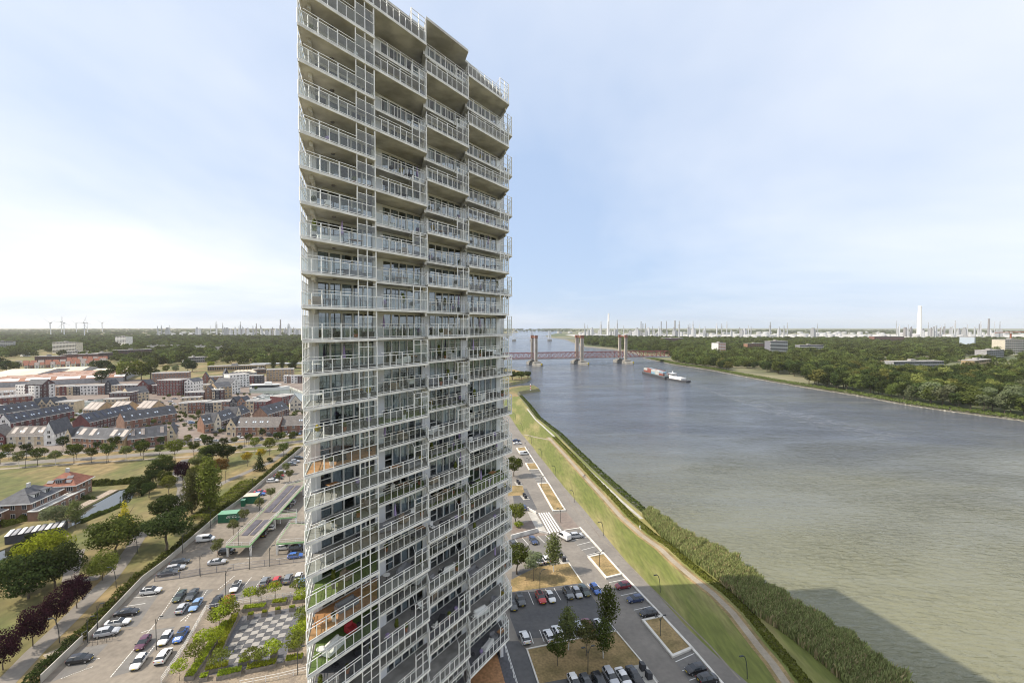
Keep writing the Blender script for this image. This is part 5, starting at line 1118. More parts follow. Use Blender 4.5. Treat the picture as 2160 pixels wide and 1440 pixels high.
# ---- chess plaza and planters
mat('tile_light', (0.29,0.275,0.255), 0.9, var=0.12, scale=1.2, objv=0.08); mat('tile_dark', (0.085,0.085,0.09), 0.85, var=0.25, scale=1.2, objv=0.15); mat('planter_wood', (0.20,0.18,0.155), 0.9, var=0.25, scale=1.5); mat('earth', (0.20,0.165,0.13), 0.95, rgb2=(0.27,0.22,0.16), var=0.3, scale=0.3)
flat('courtyard', [(-64.4, 82.2), (-70.7, 103.1), (-63.8, 104.7), (-50.1, 109.4), (-38, 100), (-30, 74), (-60, 74)], 'earth', 0.045)
cA, cB, cC = Vector((-60, 99.6)), Vector((-49.9, 102.8)), Vector((-58, 88.9))
flat('chess_base', [tuple(cA + (cA-cB).normalized()*1.2 + (cA-cC).normalized()*2.4), tuple(cB + (cB-cA).normalized()*2 + (cA-cC).normalized()*2.4), tuple(cB + (cC-cA)*1.5 + (cB-cA).normalized()*2), tuple(cC + (cC-cA)*0.45 - (cB-cA).normalized()*1.2)], 'dark_tile', 0.05)
nx, ny = 7, 8; ux = (cB-cA)/nx; uy = (cC-cA)/ny
board = thing('chess_plaza', 'paved chequerboard of pale and black tiles in the courtyard', 'plaza', (cA.x, cA.y, 0)); del board['category']; del board['label']; board['kind'] = 'structure'
for i in range(nx):
    for j in range(ny+2):
        p = ux*i + uy*j; q = MB(); g_ = 0.025
        q.prism([tuple(p+ux*g_+uy*g_), tuple(p+ux*(1-g_)+uy*g_), tuple(p+ux*(1-g_)+uy*(1-g_)), tuple(p+ux*g_+uy*(1-g_))], 0.054, 0.09); q.obj('tile', 'tile_light' if (i+j) % 2 else 'tile_dark', board)
def planter(lb, a, b, w, h=0.75, shrub=True, seed=0):
    a, b = Vector(a), Vector(b); L = (b-a).length; t = thing('planter', lb, 'planter', (a.x,a.y,0.05), math.atan2(b.y-a.y,b.x-a.x), 'timber planters around the chess plaza')
    m = MB(); m.box(0,L,0,0.1,0,h); m.box(0,L,w-0.1,w,0,h); m.box(0,0.1,0.1,w-0.1,0,h); m.box(L-0.1,L,0.1,w-0.1,0,h); m.obj('box', 'planter_wood', t)
    m = MB(); m.box(0.1,L-0.1,0.1,w-0.1,0,h-0.08); m.obj('soil', 'earth', t)
    if shrub:
        rs = np.random.default_rng(seed+300); n = int(420*L*w/3)+120; P_ = np.stack([rs.random(n)*(L-0.1)+0.05, rs.random(n)*(w-0.1)+0.05, h-0.1+rs.random(n)*0.5], 1); N_ = rs.normal(size=(n,3))*0.6+np.array([0,0,1.0]); N_ /= np.linalg.norm(N_,axis=1,keepdims=True)
        V, F = leaf_quads(P_, N_, 0.22, rs); ob('shrubs', npmesh('shrubs', V, F, 'leaf_lime'), t)
PL = [('outer', (-59.4, 82.9), (-62.5, 99), 1.7), ('inner', (-58.3, 88.9), (-62.1, 101.5), 1.5), ('front', (-55.1, 82.6), (-51.3, 84), 1.6), ('front', (-50.6, 84.3), (-45.7, 85.9), 1.6), ('front', (-44.2, 86.5), (-41.2, 87.3), 1.6), ('rear', (-62.3, 102.8), (-57.6, 103.8), 1.6), ('rear', (-56.7, 105.1), (-53.6, 105.7), 1.6), ('rear', (-52.3, 106.2), (-49.4, 106.8), 1.6),
      ('board edge', (-59.7, 100.4), (-58.5, 100.6), 0.9), ('board edge', (-56.9, 101.2), (-55.8, 101.5), 0.9), ('board edge', (-54.4, 102.2), (-53.3, 102.6), 0.9), ('board edge', (-51.6, 103.1), (-50.4, 103.3), 0.9), ('near board', (-53.1, 86.1), (-51.3, 86.6), 1.2), ('near board', (-50.5, 86.8), (-49.3, 87.1), 1.0), ('near board', (-48, 88.2), (-46.8, 88.5), 1.0), ('corner', (-58.3, 84), (-54.7, 85.4), 1.5), ('right', (-43.7, 90.4), (-45.9, 100.4), 1.7), ('foot', (-58, 82.2), (-56.8, 82.6), 1.2)]
cnt = {}
for i, (w_, a, b, wd) in enumerate(PL):
    cnt[w_] = cnt.get(w_, 0) + 1; planter('timber planter with lime shrubs, %s one on the %s side of the chess plaza' % (ORD[cnt[w_]-1], w_), a, b, wd, 0.75 if wd > 1 else 0.9, True, i)
for i, (p, h) in enumerate([((-61.4, 86.1),5),((-62.3, 89.9),5),((-64.6, 97.2),4.6),((-63.6, 97.2),5.4),((-62.3, 98.7),5),((-60.3, 90.8),4.6),((-55.5, 84.5),4.8),((-62.1, 105.9),4.4),((-60.1, 106.8),3.6),((-57.4, 108.1),4.4),((-52, 108.7),4.8),((-49.4, 105.3),4.4),((-48.6, 86.1),3.8),((-47.1, 87.3),4.6),((-43.1, 88.2),5.4),((-43.6, 92.2),5.2),((-45.5, 97.2),5),((-62, 82.7),4),((-50.9, 86.1),3.8),((-65.1, 102.6),4.4)]):
    tree(p, 'open', h, ['leaf_light','leaf_lime'][i % 2], 'thin lime leaved courtyard tree, %s around the chess plaza' % ORD[i], group='courtyard trees', wide=1.0, z=0.05)

# ================================================================== vehicles
CARCOL = {'white':(0.75,0.75,0.74),'black':(0.02,0.02,0.023),'silver':(0.45,0.46,0.48),'grey':(0.17,0.18,0.19),'dark grey':(0.075,0.08,0.085),'red':(0.45,0.03,0.03),'dark red':(0.20,0.02,0.03),'blue':(0.05,0.14,0.45),'light blue':(0.20,0.32,0.52),'navy':(0.03,0.05,0.12),'dark green':(0.05,0.07,0.06),'purple':(0.10,0.03,0.06)}
for k, c in CARCOL.items():
    m = mat('car_' + k.replace(' ', '_'), c, 0.28, spec=0.5); m.node_tree.nodes['Principled BSDF'].inputs['Coat Weight'].default_value = 0.6; m.node_tree.nodes['Principled BSDF'].inputs['Coat Roughness'].default_value = 0.08
mat('car_glass', (0.025,0.03,0.035), 0.06, spec=0.8); mat('tyre', (0.025,0.025,0.025), 0.9); mat('rim', (0.42,0.42,0.43), 0.35, metal=0.7); mat('lamp_clear', (0.75,0.78,0.80), 0.15); mat('lamp_red', (0.42,0.02,0.02), 0.25); mat('plate', (0.75,0.55,0.03), 0.6); mat('trim_black', (0.03,0.03,0.03), 0.7)
# stations: x, underside, shoulder z, half width, top z, half width of top
CARS = {
 'hatchback': [(-2.02,.50,.72,.66,.76,.58),(-1.95,.32,.93,.80,.98,.70),(-1.80,.25,.96,.85,1.05,.70),(-1.45,.22,.97,.87,1.44,.56),(-0.30,.22,.95,.88,1.50,.58),(0.30,.22,.94,.88,1.46,.57),(1.02,.22,.92,.87,1.00,.72),(1.65,.24,.80,.84,.86,.68),(1.95,.34,.62,.74,.68,.58),(2.02,.42,.55,.62,.58,.5)],
 'saloon': [(-2.32,.50,.76,.70,.80,.60),(-2.24,.32,.92,.82,.98,.70),(-1.65,.25,.95,.88,1.04,.70),(-1.05,.22,.95,.90,1.36,.56),(-0.25,.22,.93,.90,1.44,.58),(0.40,.22,.92,.90,1.40,.57),(1.15,.22,.90,.89,.98,.72),(1.90,.24,.78,.86,.83,.68),(2.22,.34,.62,.76,.67,.58),(2.30,.42,.54,.62,.57,.5)],
 'estate': [(-2.28,.50,.78,.70,.82,.60),(-2.22,.32,.95,.82,1.0,.72),(-2.10,.25,.97,.87,1.12,.70),(-1.80,.22,.97,.89,1.43,.57),(-0.30,.22,.95,.90,1.50,.59),(0.40,.22,.93,.90,1.45,.58),(1.12,.22,.91,.89,1.0,.72),(1.88,.24,.80,.86,.85,.68),(2.20,.34,.63,.76,.68,.58),(2.28,.42,.55,.62,.58,.5)],
 'suv': [(-2.18,.55,.86,.72,.90,.62),(-2.12,.40,1.05,.85,1.12,.74),(-1.98,.32,1.08,.90,1.25,.72),(-1.62,.30,1.08,.92,1.60,.60),(-0.30,.30,1.06,.93,1.67,.62),(0.35,.30,1.05,.93,1.62,.61),(1.05,.30,1.03,.92,1.12,.76),(1.75,.32,.94,.89,1.0,.72),(2.10,.42,.75,.80,.80,.62),(2.18,.5,.66,.68,.70,.55)],
 'van': [(-2.45,.48,1.05,.86,1.85,.80),(-2.38,.36,1.06,.92,1.92,.82),(-1.6,.32,1.06,.95,1.95,.84),(-0.6,.32,1.06,.95,1.96,.84),(0.3,.32,1.06,.95,1.95,.83),(0.95,.32,1.06,.95,1.88,.80),(1.75,.32,1.04,.93,1.15,.80),(2.20,.34,.92,.89,.98,.74),(2.42,.42,.72,.80,.78,.66),(2.48,.5,.62,.7,.66,.58)]}
def car_meshes(kind):
    S = CARS[kind]; body = MB(); gl = MB(); rows = []
    for (x, zb, zs, hw, zt, ht) in S:
        rows.append([(x,hw*0.90,zb),(x,hw,zb+(zs-zb)*0.42),(x,hw*0.985,zs-0.05),(x,hw*0.95,zs),(x,ht+0.03,zt-0.05),(x,ht-0.06,zt),(x,0,zt+0.03)])
    n = len(S); cab = [i for i in range(n) if S[i][4]-S[i][2] > 0.3]
    c0, c1 = cab[0], cab[-1]
    for i in range(n-1):
        for j in range(6):
            for sg in (1, -1):
                q = [rows[i][j], rows[i+1][j], rows[i+1][j+1], rows[i][j+1]]; q = [(a, b*sg, c) for a, b, c in q]
                if sg == 1: q = q[::-1]
                side = j == 3 and c0-1 <= i <= c1 and i != c0-1 and i != c1
                front = i == c1 and j in (3,4,5); rear = i == c0-1 and j in (3,4,5)
                if kind == 'van' and (i < 3): side = False; rear = False
                (gl if (side or front or rear) else body).face(q, 0)
    for i, r in ((0, rows[0]), (n-1, rows[-1])):
        q = [(a,b,c) for a,b,c in r] + [(a,-b,c) for a,b,c in r[-2::-1]]; body.face(q if i == 0 else q[::-1])
    # pillars between side windows
    xs = [S[i][0] for i in cab]; xm = (xs[0]+xs[-1])/2 - 0.1
    for sg in (1,-1):
        z0 = S[cab[len(cab)//2]][2]; z1 = S[cab[len(cab)//2]][4]; hw = S[cab[len(cab)//2]][3]*0.95; ht = S[cab[len(cab)//2]][5]+0.03
        body.bar((xm, sg*(hw+0.012), z0), (xm, sg*(ht+0.012), z1-0.05), 0.09)
    f = S[-2]; r = S[1]
    und = MB(); und.box(S[1][0]+0.1, S[-2][0]-0.1, -S[4][3]*0.86, S[4][3]*0.86, 0.18, 0.34)
    out = {'body': body.mesh('body', 'car_white', True), 'windows': gl.mesh('windows', 'car_glass', False), 'underbody': und.mesh('underbody', 'trim_black')}
    out['wheelbase'] = (S[-1][0]*0.64, S[4][3]-0.13, 0.34 if kind in ('suv','van') else 0.31); out['front'] = (S[-2][0]+0.02, S[-2][2], S[-2][3]); out['rear'] = (S[1][0]-0.04, S[1][2], S[1][3])
    return out
CM = {k: car_meshes(k) for k in CARS}
w = MB(); w.tube((0,-0.1,0),(0,0.1,0), 1.0, 1.0, 14); ME_WHEEL = w.mesh('tyre', 'tyre', True); w = MB(); w.tube((0,-0.112,0),(0,0.112,0), 0.62, 0.62, 10); ME_RIM = w.mesh('rim', 'rim')
w = MB(); w.box(-0.07,0.03,-0.16,0.16,-0.07,0.07); ME_HL = w.mesh('headlight', 'lamp_clear'); w = MB(); w.box(-0.03,0.06,-0.10,0.10,-0.13,0.10); ME_TL = w.mesh('tail_light', 'lamp_red'); w = MB(); w.box(-0.02,0.02,-0.26,0.26,-0.055,0.055); ME_PLATE = w.mesh('number_plate', 'plate')
w = MB(); w.box(-0.08,0.08,-0.11,0.11,-0.06,0.07); ME_MIR = w.mesh('mirror', 'trim_black')
def car(kind, colour, p, head, label, group=None, two_tone=False, z=0.06):
    m = CM[kind]; t = thing('van' if kind == 'van' else 'parked_car', label, 'van' if kind == 'van' else 'car', (p[0], p[1], z), head, group)
    b = ob('body', m['body'], t); paint(b, 'car_' + colour.replace(' ', '_')); ob('windows', m['windows'], t); ob('underbody', m['underbody'], t)
    wx, wy, wr = m['wheelbase']
    for sx in (1, -1):
        for sy in (1, -1):
            wh = ob('wheel', ME_WHEEL, t, (sx*wx, sy*wy, wr), 0, (wr, 1, wr)); ob('rim', ME_RIM, wh)
    fx, fz, fw = m['front']; rx, rz_, rw = m['rear']
    for sy in (1, -1):
        ob('headlight', ME_HL, t, (fx-0.06, sy*(fw-0.16), fz-0.02)); ob('tail_light', ME_TL, t, (rx+0.02, sy*(rw-0.12), rz_-0.1)); ob('mirror', ME_MIR, t, (fx-1.15, sy*(fw+0.22), fz+0.33))
    ob('number_plate', ME_PLATE, t, (fx+0.09, 0, 0.5)); ob('number_plate', ME_PLATE, t, (rx-0.05, 0, rz_-0.22))
    if two_tone:
        S = CARS[kind]; q = MB(); q.box(-1.35, 0.28, -0.5, 0.5, S[4][4]+0.015, S[4][4]+0.04); q.obj('roof_panel', 'trim_black', t)
    return t
EA = math.atan2(EV.y, EV.x); PA = math.atan2(PV.y, PV.x)          # along the road / across it
C = car; ROW = 'cars in the river side courts'; WP = 'cars in the western car park'
# upper court row, right of the tower
for kind, c, p, lb, tt in (('hatchback','dark grey',(0.1, 105),'dark grey hatchback half hidden by the tower in the upper shaded row',0),('suv','dark grey',(2, 106.8),'charcoal car second from the tower in the upper shaded row',0),('suv','red',(6.9, 107.7),'red car with black roof in the upper shaded row',1),('hatchback','white',(9.3, 108.1),'white hatchback right of the black roofed red car',0),
    ('suv','grey',(13.8, 109.5),'large grey car with black roof in the upper row',1),('hatchback','silver',(16, 109.9),'silver white hatchback right of the large grey car',0),('saloon','dark green',(18, 110.9),'dark green saloon beside the bright blue hatchback',0),('hatchback','blue',(20.8, 111.4),'bright blue hatchback at the sunny end of the upper row',0)):
    C(kind, c, p, EA+math.pi, lb, ROW, bool(tt))
for kind, c, p, lb in (('hatchback','white',(2.7, 93.8),'white car alone at the left of the lower shaded row'),('hatchback','white',(7.8, 94.3),'white hatchback second in the lower shaded row'),('suv','white',(9.8, 95.3),'white sport utility car behind the slim olive tree'),('estate','navy',(11.7, 97.2),'navy car hidden behind the slim olive tree'),('estate','silver',(14.6, 97),'silver estate left of the dark red car'),('estate','dark red',(16.7, 97.7),'dark red car with black glass roof in the lower row'),('hatchback','white',(19.4, 98),'white hatchback under the tall slim tree')):
    C(kind, c, p, EA, lb, ROW)
for kind, c, p, lb in (('hatchback','white',(11.5, 81.6),'white hatchback leftmost in the bottom row'),('hatchback','dark grey',(13.7, 81.5),'dark car second in the bottom row cut by the frame'),('suv','black',(16.1, 81.6),'black car third in the bottom row cut by the frame'),('estate','silver',(18.5, 83),'silver estate with roof rails in the bottom row'),('saloon','white',(20.8, 82.7),'white saloon in the bottom row beside the black one'),('saloon','black',(23, 83.2),'black saloon at the right end of the bottom row')):
    C(kind, c, p, EA+math.pi, lb, ROW)
for kind, c, p, lb in (('hatchback','dark red',(28, 112.9),'dark red hatchback in the first bay below the sunny bed'),('hatchback','navy',(29.6, 107.3),'small navy car in the bays beside the quay road'),('hatchback','black',(31.2, 102),'small black car above the long planted bed'),('hatchback','black',(35.1, 84.9),'black hatchback upper of two below the long planted bed'),('hatchback','black',(36.4, 82.6),'black hatchback lower of two at the bottom of the quay road')):
    C(kind, c, p, PA + (math.pi if 'lower' not in lb else 0), lb, ROW)
for kind, c, p, h, lb in (('hatchback','white',(9.5, 126.1),EA,'white hatchback beside the refuse bins above the sunny lawn'),('hatchback','silver',(7.5, 125.2),EA,'silver car left of the white hatchback above the sunny lawn'),('hatchback','white',(4.6, 124.6),EA,'white car behind the willow like tree'),
    ('saloon','navy',(6.5, 137.4),EA+math.pi,'navy saloon parked below the concrete ramp wall'),('hatchback','dark grey',(0.2, 135.5),EA,'dark car under the tower edge below the ramp wall'),('van','white',(16.2, 139.7),EA+0.35,'white van standing at the end of the zebra crossing'),('suv','silver',(20.1, 140.3),PA,'silver estate next to the white van by the kerb'),
    ('van','white',(6.3, 232.4),PA,'white minibus with open side door on the quay road'),('saloon','white',(3, 253),PA,'white car farther up the quay road beyond the minibus'),('saloon','navy',(2.5, 259.2),PA,'dark blue car beyond the white one far up the quay road'),('hatchback','navy',(4.2, 162.6),EA,'dark blue car above the upper concrete wall'),('hatchback','silver',(1.9, 161.4),EA,'pale car hidden by the tower above the upper wall')):
    C(kind, c, p, h, lb, ROW)
# western car park
WEST = [('suv','white',(-89.3, 110.5),PA,'white car with black roof alone near the mesh fence',1),('saloon','dark green',(-80.8, 108.5),EA+math.pi,'dark green saloon in the middle block upper left',0),('saloon','dark grey',(-78.1, 109),EA+math.pi,'dark grey saloon in the middle block upper right',0),('hatchback','silver',(-76.7, 103.7),EA,'silver hatchback in the middle block lower left',0),('saloon','light blue',(-74.4, 105),EA+math.pi,'light blue saloon in the middle block lower right',0),
    ('saloon','black',(-70.4, 106.2),EA+math.pi,'black saloon against the courtyard railing',0),('hatchback','red',(-68, 107.1),EA,'red and black small car against the courtyard railing',0),('saloon','white',(-69.6, 112.5),EA+math.pi,'white car with black roof behind the lamp post',1),('suv','grey',(-63.3, 114.5),EA,'grey car first in the row near the tower',0),('hatchback','red',(-60.7, 115.2),EA,'bright red car second in the row near the tower',0),('estate','grey',(-58.2, 116.1),EA,'dark silver estate third in the row near the tower',0),('hatchback','white',(-55.9, 117.1),EA,'white small car fourth in the row near the tower',0),('hatchback','light blue',(-53.7, 114.4),EA,'pale blue car touching the tower edge',0),
    ('saloon','black',(-88.2, 102.1),PA,'black coupe nose to the white wall',0),('saloon','white',(-87.2, 98.6),PA,'large white saloon nose to the white wall',1),('suv','silver',(-86.6, 95.3),PA+0.1,'silver sport utility beside the bicycle stands',0),('hatchback','purple',(-76.4, 92.1),EA+math.pi,'dark purple hatchback in the front block',0),('hatchback','white',(-72.8, 93.5),EA+math.pi,'white hatchback beside the striped blue coupe',0),('saloon','blue',(-70.3, 94.5),EA+math.pi,'blue coupe with white bonnet stripes by the railing',1),('hatchback','white',(-72.9, 86.8),EA+math.pi,'white car nearest the bottom in the front block',0),('suv','white',(-69.2, 88.3),EA,'white sport utility by the railing below the striped coupe',0),('hatchback','black',(-85.1, 87.5),PA,'small black car alone by the lower white wall',0),
    ('estate','dark grey',(-92.3, 124.5),PA+0.15,'dark estate against the wall above the fence gate',0),('estate','silver',(-91.2, 121.3),PA+0.15,'beige estate between two dark cars at the fence',0),('saloon','dark grey',(-91.5, 118.9),PA+0.15,'dark cabriolet at the fence corner',0),('saloon','silver',(-82, 124.5),PA,'silver coupe in front of the raised deck',0),('van','white',(-94.2, 137.9),PA,'white delivery van by the wall under the deck trees',0),('hatchback','blue',(-61.9, 127.9),PA,'bright blue hatchback in front of the garden deck',0),('hatchback','white',(-67.6, 132.9),PA,'white hatchback under the garden deck',0),('suv','dark grey',(-63.5, 132.2),PA,'dark car under the garden deck beside the blue one',0),('suv','black',(-82.9, 130.2),PA,'black car under the end of the raised deck',0),
    ('hatchback','silver',(-103.3, 202.2),PA,'silver car far along the wall above the red pair',0),('hatchback','red',(-102.2, 197.5),PA,'red car far along the wall',0),('saloon','dark grey',(-101.5, 194.7),PA,'dark car just below the far red car',0),('estate','white',(-101.5, 191),PA,'white estate far along the wall below the dark car',0),('saloon','red',(-99.6, 178),PA,'red coupe beside the cream roofed container',0),('saloon','blue',(-98.9, 175.7),PA,'navy saloon touching the red coupe',0),('suv','grey',(-104.8, 214.1),PA,'grey car near the far end of the wall',0),('suv','silver',(-105.2, 218.4),PA,'silver car near the far end of the wall',0),('suv','dark grey',(-106.2, 224.4),PA,'dark car at the far end of the wall',0),
    ('hatchback','white',(-78.3, 146.4),EA,'white car under the deck beside its middle column',0),('hatchback','dark grey',(-80.9, 163.3),EA,'dark car in shade under the far deck',0),('hatchback','silver',(-81.5, 167.6),EA,'pale car in shade under the far deck',0),('hatchback','black',(-78.2, 141.7),EA,'black car in shade under the near deck ramp',0)]
for kind, c, p, h, lb, tt in WEST: C(kind, c, p, h, lb, WP, bool(tt))
sc_ = bpy.data.objects
q_ = [o for o in bpy.data.objects if o.get('label') == 'blue coupe with white bonnet stripes by the railing'][0]
for y in (-0.42, -0.14, 0.14, 0.42):
    s = MB(); s.face([(1.2,y-0.08,0.995),(2.1,y-0.08,0.835),(2.1,y+0.08,0.835),(1.2,y+0.08,0.995)]); s.obj('bonnet_stripe', 'lamp_clear', q_)
# town and square cars
TR = random.Random(8)
for i, p in enumerate([(-261.9, 233.1),(-250.3, 233.1),(-220.7, 296.5),(-221.2, 310),(-183.3, 279.3),(-182.3, 285.2),(-160.7, 266.6),(-169.5, 258.1),(-145.4, 271.9),(-136.2, 272.8),(-130.1, 267.4),(-130.5, 274.6),(-181.2, 260.6),(-160.9, 259),(-282.3, 369.6),(-284.8, 381.6),(-301.9, 388.9),(-217.3, 307.2),(-297.4, 394.5),(-305.3, 410.2),(-146.6, 263.1)]):
    C(['hatchback','saloon','suv'][i % 3], ['white','silver','dark grey','white','black','light blue'][i % 6], p, TR.choice([0.1, 0.3, 1.6]), '%s town car among the terraces, %s' % (['white','silver','dark grey','white','black','light blue'][i % 6].capitalize(), ['beside the cream row','on the avenue verge','by the carport below the solar roofs','by the second carport','on the side street near the bend','at the foot of the whitish gable','outside the cream gable','parked by the avenue crossing','outside the right hand row','outside the last right hand house','on the avenue lay by','by the tower side terrace','behind the avenue trees','on the crossing','first on the square','second on the square','third on the square','behind the brick gable row','fourth on the square','fifth on the square','by the avenue hedge'][i]), 'cars in the town')

# ================================================================== street furniture
mat('pole', (0.05,0.055,0.055), 0.5, metal=0.3); mat('bin_steel', (0.36,0.37,0.38), 0.5); mat('bin_black', (0.04,0.04,0.045), 0.6)
def lamp(p, h, lb, arms=1, aim=0.0, curved=False, z=0.05, grp='street lamps'):
    t = thing('street_lamp', lb, 'street lamp', (p[0], p[1], z), aim, grp); m = MB(); pts = [(0,0,0)]
    if curved:
        for i in range(1, 9): a = i/8; pts.append((0.9*a*a*1.2, 0, h*math.sin(a*1.75)/math.sin(1.75) if a > 0.9 else h*math.sin(a*1.57)))
    else: pts.append((0,0,h))
    for a, b in zip(pts[:-1], pts[1:]): m.tube(a, b, 0.085, 0.06, 7)
    m.obj('post', 'pole', t); hd = MB()
    if curved:
        hd.box(pts[-1][0]-0.1, pts[-1][0]+0.75, -0.13, 0.13, pts[-1][2]-0.08, pts[-1][2]+0.06); hd.obj('lamp_head', 'pole', t)
    else:
        for s in ((1,) if arms == 1 else (1, -1)):
            ar = MB(); ar.tube((0,0,h*0.82), (s*0.55,0,h+0.35), 0.05, 0.04, 6); ar.tube((s*0.55,0,h+0.35), (s*1.0,0,h+0.42), 0.04, 0.04, 6); ar.obj('arm', 'pole', t)
            hd = MB(); hd.box(s*1.0-0.35, s*1.0+0.35, -0.12, 0.12, h+0.36, h+0.50); hd.obj('lamp_head', 'pole', t)
    return t
for p, h, ar, lb in (((24, 122.7), 4.0, 2, 'double armed lamp in the sunny straw coloured bed'), ((31.5, 94.6), 4.2, 2, 'double armed lamp in the long shaded planting bed'), ((14.4, 84.2), 5.0, 2, 'double armed lamp on the shaded dry lawn'), ((7, 112.1), 4.6, 1, 'lamp on the sunny dry lawn beside the row of cars'), ((12.5, 101.2), 4.0, 1, 'lamp behind the slim olive tree in the shaded court'), ((16.3, 151.4), 4.4, 2, 'double armed lamp on the brick plaza by the crossing'), ((12.1, 184), 4.4, 2, 'double armed lamp at the head of the longest bed'), ((7.9, 210.5), 4.2, 2, 'double armed lamp in the small bed before the minibus'), ((4.6, 127.4), 4.0, 1, 'lamp in the upper court near the white hatchback')):
    lamp(p, h, lb, ar, PA)
for p, lb in (((36.8, 110.9), 'shaded curved lamp at the lawn edge nearest the tower shadow'), ((44.1, 83.2), 'lowest curved lamp on the lawn at lower right'), ((28.8, 141.4), 'curved lamp on the sunny lawn edge above the bays'), ((23.4, 168.9), 'curved lamp on the lawn edge at the far shadow'), ((19.4, 198.9), 'curved lamp third up the lawn edge'), ((15, 226), 'curved lamp fourth up the lawn edge'), ((11, 254.2), 'curved lamp fifth up the lawn edge'), ((6.5, 287.4), 'curved lamp sixth up the lawn edge'), ((2.6, 320), 'farthest curved lamp up the lawn edge')):
    lamp(p, 4.6, lb, 1, PA+math.pi, True)
for p, lb in (((-117.2, 122.3), 'curved dark lamp left of the small light green tree'), ((-100.1, 113), 'curved dark lamp on the park path beside the purple row'), ((-94.5, 92.9), 'curved dark lamp between the purple trees and the path'), ((-109.1, 130.5), 'curved dark lamp by the big round trees')):
    lamp(p, 5.4, lb, 1, PA+math.pi, True)
for p, h, lb in (((-72.6, 90.8), 6.4, 'straight lamp post among the front block of cars'), ((-70.2, 109.5), 6.2, 'straight lamp post behind the black saloon'), ((-82.3, 118), 5.6, 'lamp post at the fence gate'), ((-71.4, 121.7), 5.6, 'lamp post on the mesh fence in the middle'), ((-66.6, 123), 5.4, 'lamp post on the mesh fence toward the tower'), ((-40.6, 84.1), 5.0, 'lamp post at the courtyard foot near the tower'), ((-89.8, 96.5), 5.6, 'lamp post behind the white wall by the silver car'), ((-88.7, 93), 5.0, 'lamp post at the wall gate'), ((-98.7, 146.9), 5.4, 'lamp post behind the wall left of the green cabin'), ((-96, 130.5), 5.4, 'lamp post behind the wall near the bend'), ((-103.7, 179.7), 5.4, 'lamp post behind the wall by the red coupe'), ((-121.1, 190.5), 5.0, 'park lamp beside the upper path'), ((-78.4, 128.4), 5.0, 'lamp post on the raised deck end'), ((-88.6, 157.8), 5.2, 'lamp post beside the deck saplings'), ((-226.2, 209.6), 5.0, 'lamp post on the cycle path between white stemmed trees'), ((-195.7, 217.5), 5.0, 'lamp post on the cycle path before the tan houses'), ((-146.1, 246.4), 6.5, 'tall lamp post at the avenue crossing'), ((-149.4, 254.1), 6.0, 'lamp post just behind the tall one at the crossing')):
    lamp(p, h, lb, 1, PA, z=3.4 if 'raised deck' in lb else 0.05, grp='straight lamp posts')
def bins(p, lb, n=2):
    t = thing('refuse_station', lb, 'refuse bin', (p[0],p[1],0.06), EA); b = MB(); b.box(-2.4,2.4,-1.3,1.3,0,0.06); b.obj('base_plate', 'stone_flag', t)
    for i in range(n):
        x = -1.1 + 2.2*i; m = MB(); m.box(x-0.55,x+0.55,-0.5,0.5,0.06,0.95); m.prism([(x-0.55,-0.5),(x+0.55,-0.5),(x+0.55,0.5),(x-0.55,0.5)], 0.95, [1.15,1.15,1.45,1.45]); m.obj('container', 'bin_black', t)
        f = MB(); f.box(x-0.35,x+0.35,-0.53,-0.5,0.55,0.8); f.obj('flap', 'bin_steel', t)
bins((25.4, 84.4), 'pair of black underground refuse bins by the bottom row of cars'); bins((14.3, 126.9), 'pair of black refuse bins beside the airy birch'); bins((5, 173.6), 'black and yellow refuse bins on the shaded court by the tower'); bins((2.7, 189.1), 'black and blue refuse bins above the dry patch by the tower')
# bicycle stands
for i, p in enumerate([(-87.7, 92.1), (-86.9, 92.4), (-86.2, 92.8), (-85.5, 93.1), (-84.8, 93.4), (-84.4, 94.4), (-84.5, 95.1)]):
    t = thing('bicycle_stand', 'dark hoop bicycle stand, %s from the gate' % ORD[i], 'bicycle stand', (p[0],p[1],0.04), EA, 'bicycle stands by the gate'); m = MB(); m.tube((-0.45,0,0),(-0.45,0,0.8),0.03); m.tube((0.45,0,0),(0.45,0,0.8),0.03); m.tube((-0.45,0,0.8),(0.45,0,0.8),0.03); m.obj('hoop', 'pole', t)
# dashed bay marks of the car park: rows of small white blocks
def dashes(a, b, n):
    a, b = Vector(a), Vector(b); q = MB(); d_ = (b-a).normalized()*0.22; nn = Vector((-d_.y, d_.x))*0.35
    for i in range(n):
        p = a.lerp(b, i/(n-1)); q.face([(*(p-d_-nn),0.045),(*(p+d_-nn),0.045),(*(p+d_+nn),0.045),(*(p-d_+nn),0.045)])
    tag(q.obj('bay_dashes', 'road_paint'), 'row of small white bay marks on the car park', 'road marking', kind='stuff')
for a, b, n in (((-75.7, 83.8),(-79.2, 98.6),26),((-72.5, 85.4),(-73.9, 91.8),12),((-79.8, 100.6),(-84, 112.9),18),((-76.3, 111.7),(-73.3, 100.1),16),((-73.8, 112.3),(-73.5, 118.2),9),((-68.1, 112.9),(-68.6, 117.5),8),((-64.9, 112.9),(-65.6, 118.2),8),((-84.5, 83.4),(-81.6, 86.1),14),((-86.3, 86.7),(-82.3, 88.4),14),((-91.2, 105.3),(-87.7, 106.4),10),((-92, 108.7),(-87.8, 109.5),10),((-79.8, 96.2),(-78.7, 97.2),5),((-80.8, 126.6),(-74.5, 127.7),22),((-66.6, 127),(-60.2, 128.8),22),((-78.1, 124.1),(-73.1, 125.2),18),((-74.3, 100.1),(-73.8, 106.4),12)): dashes(a, b, n)
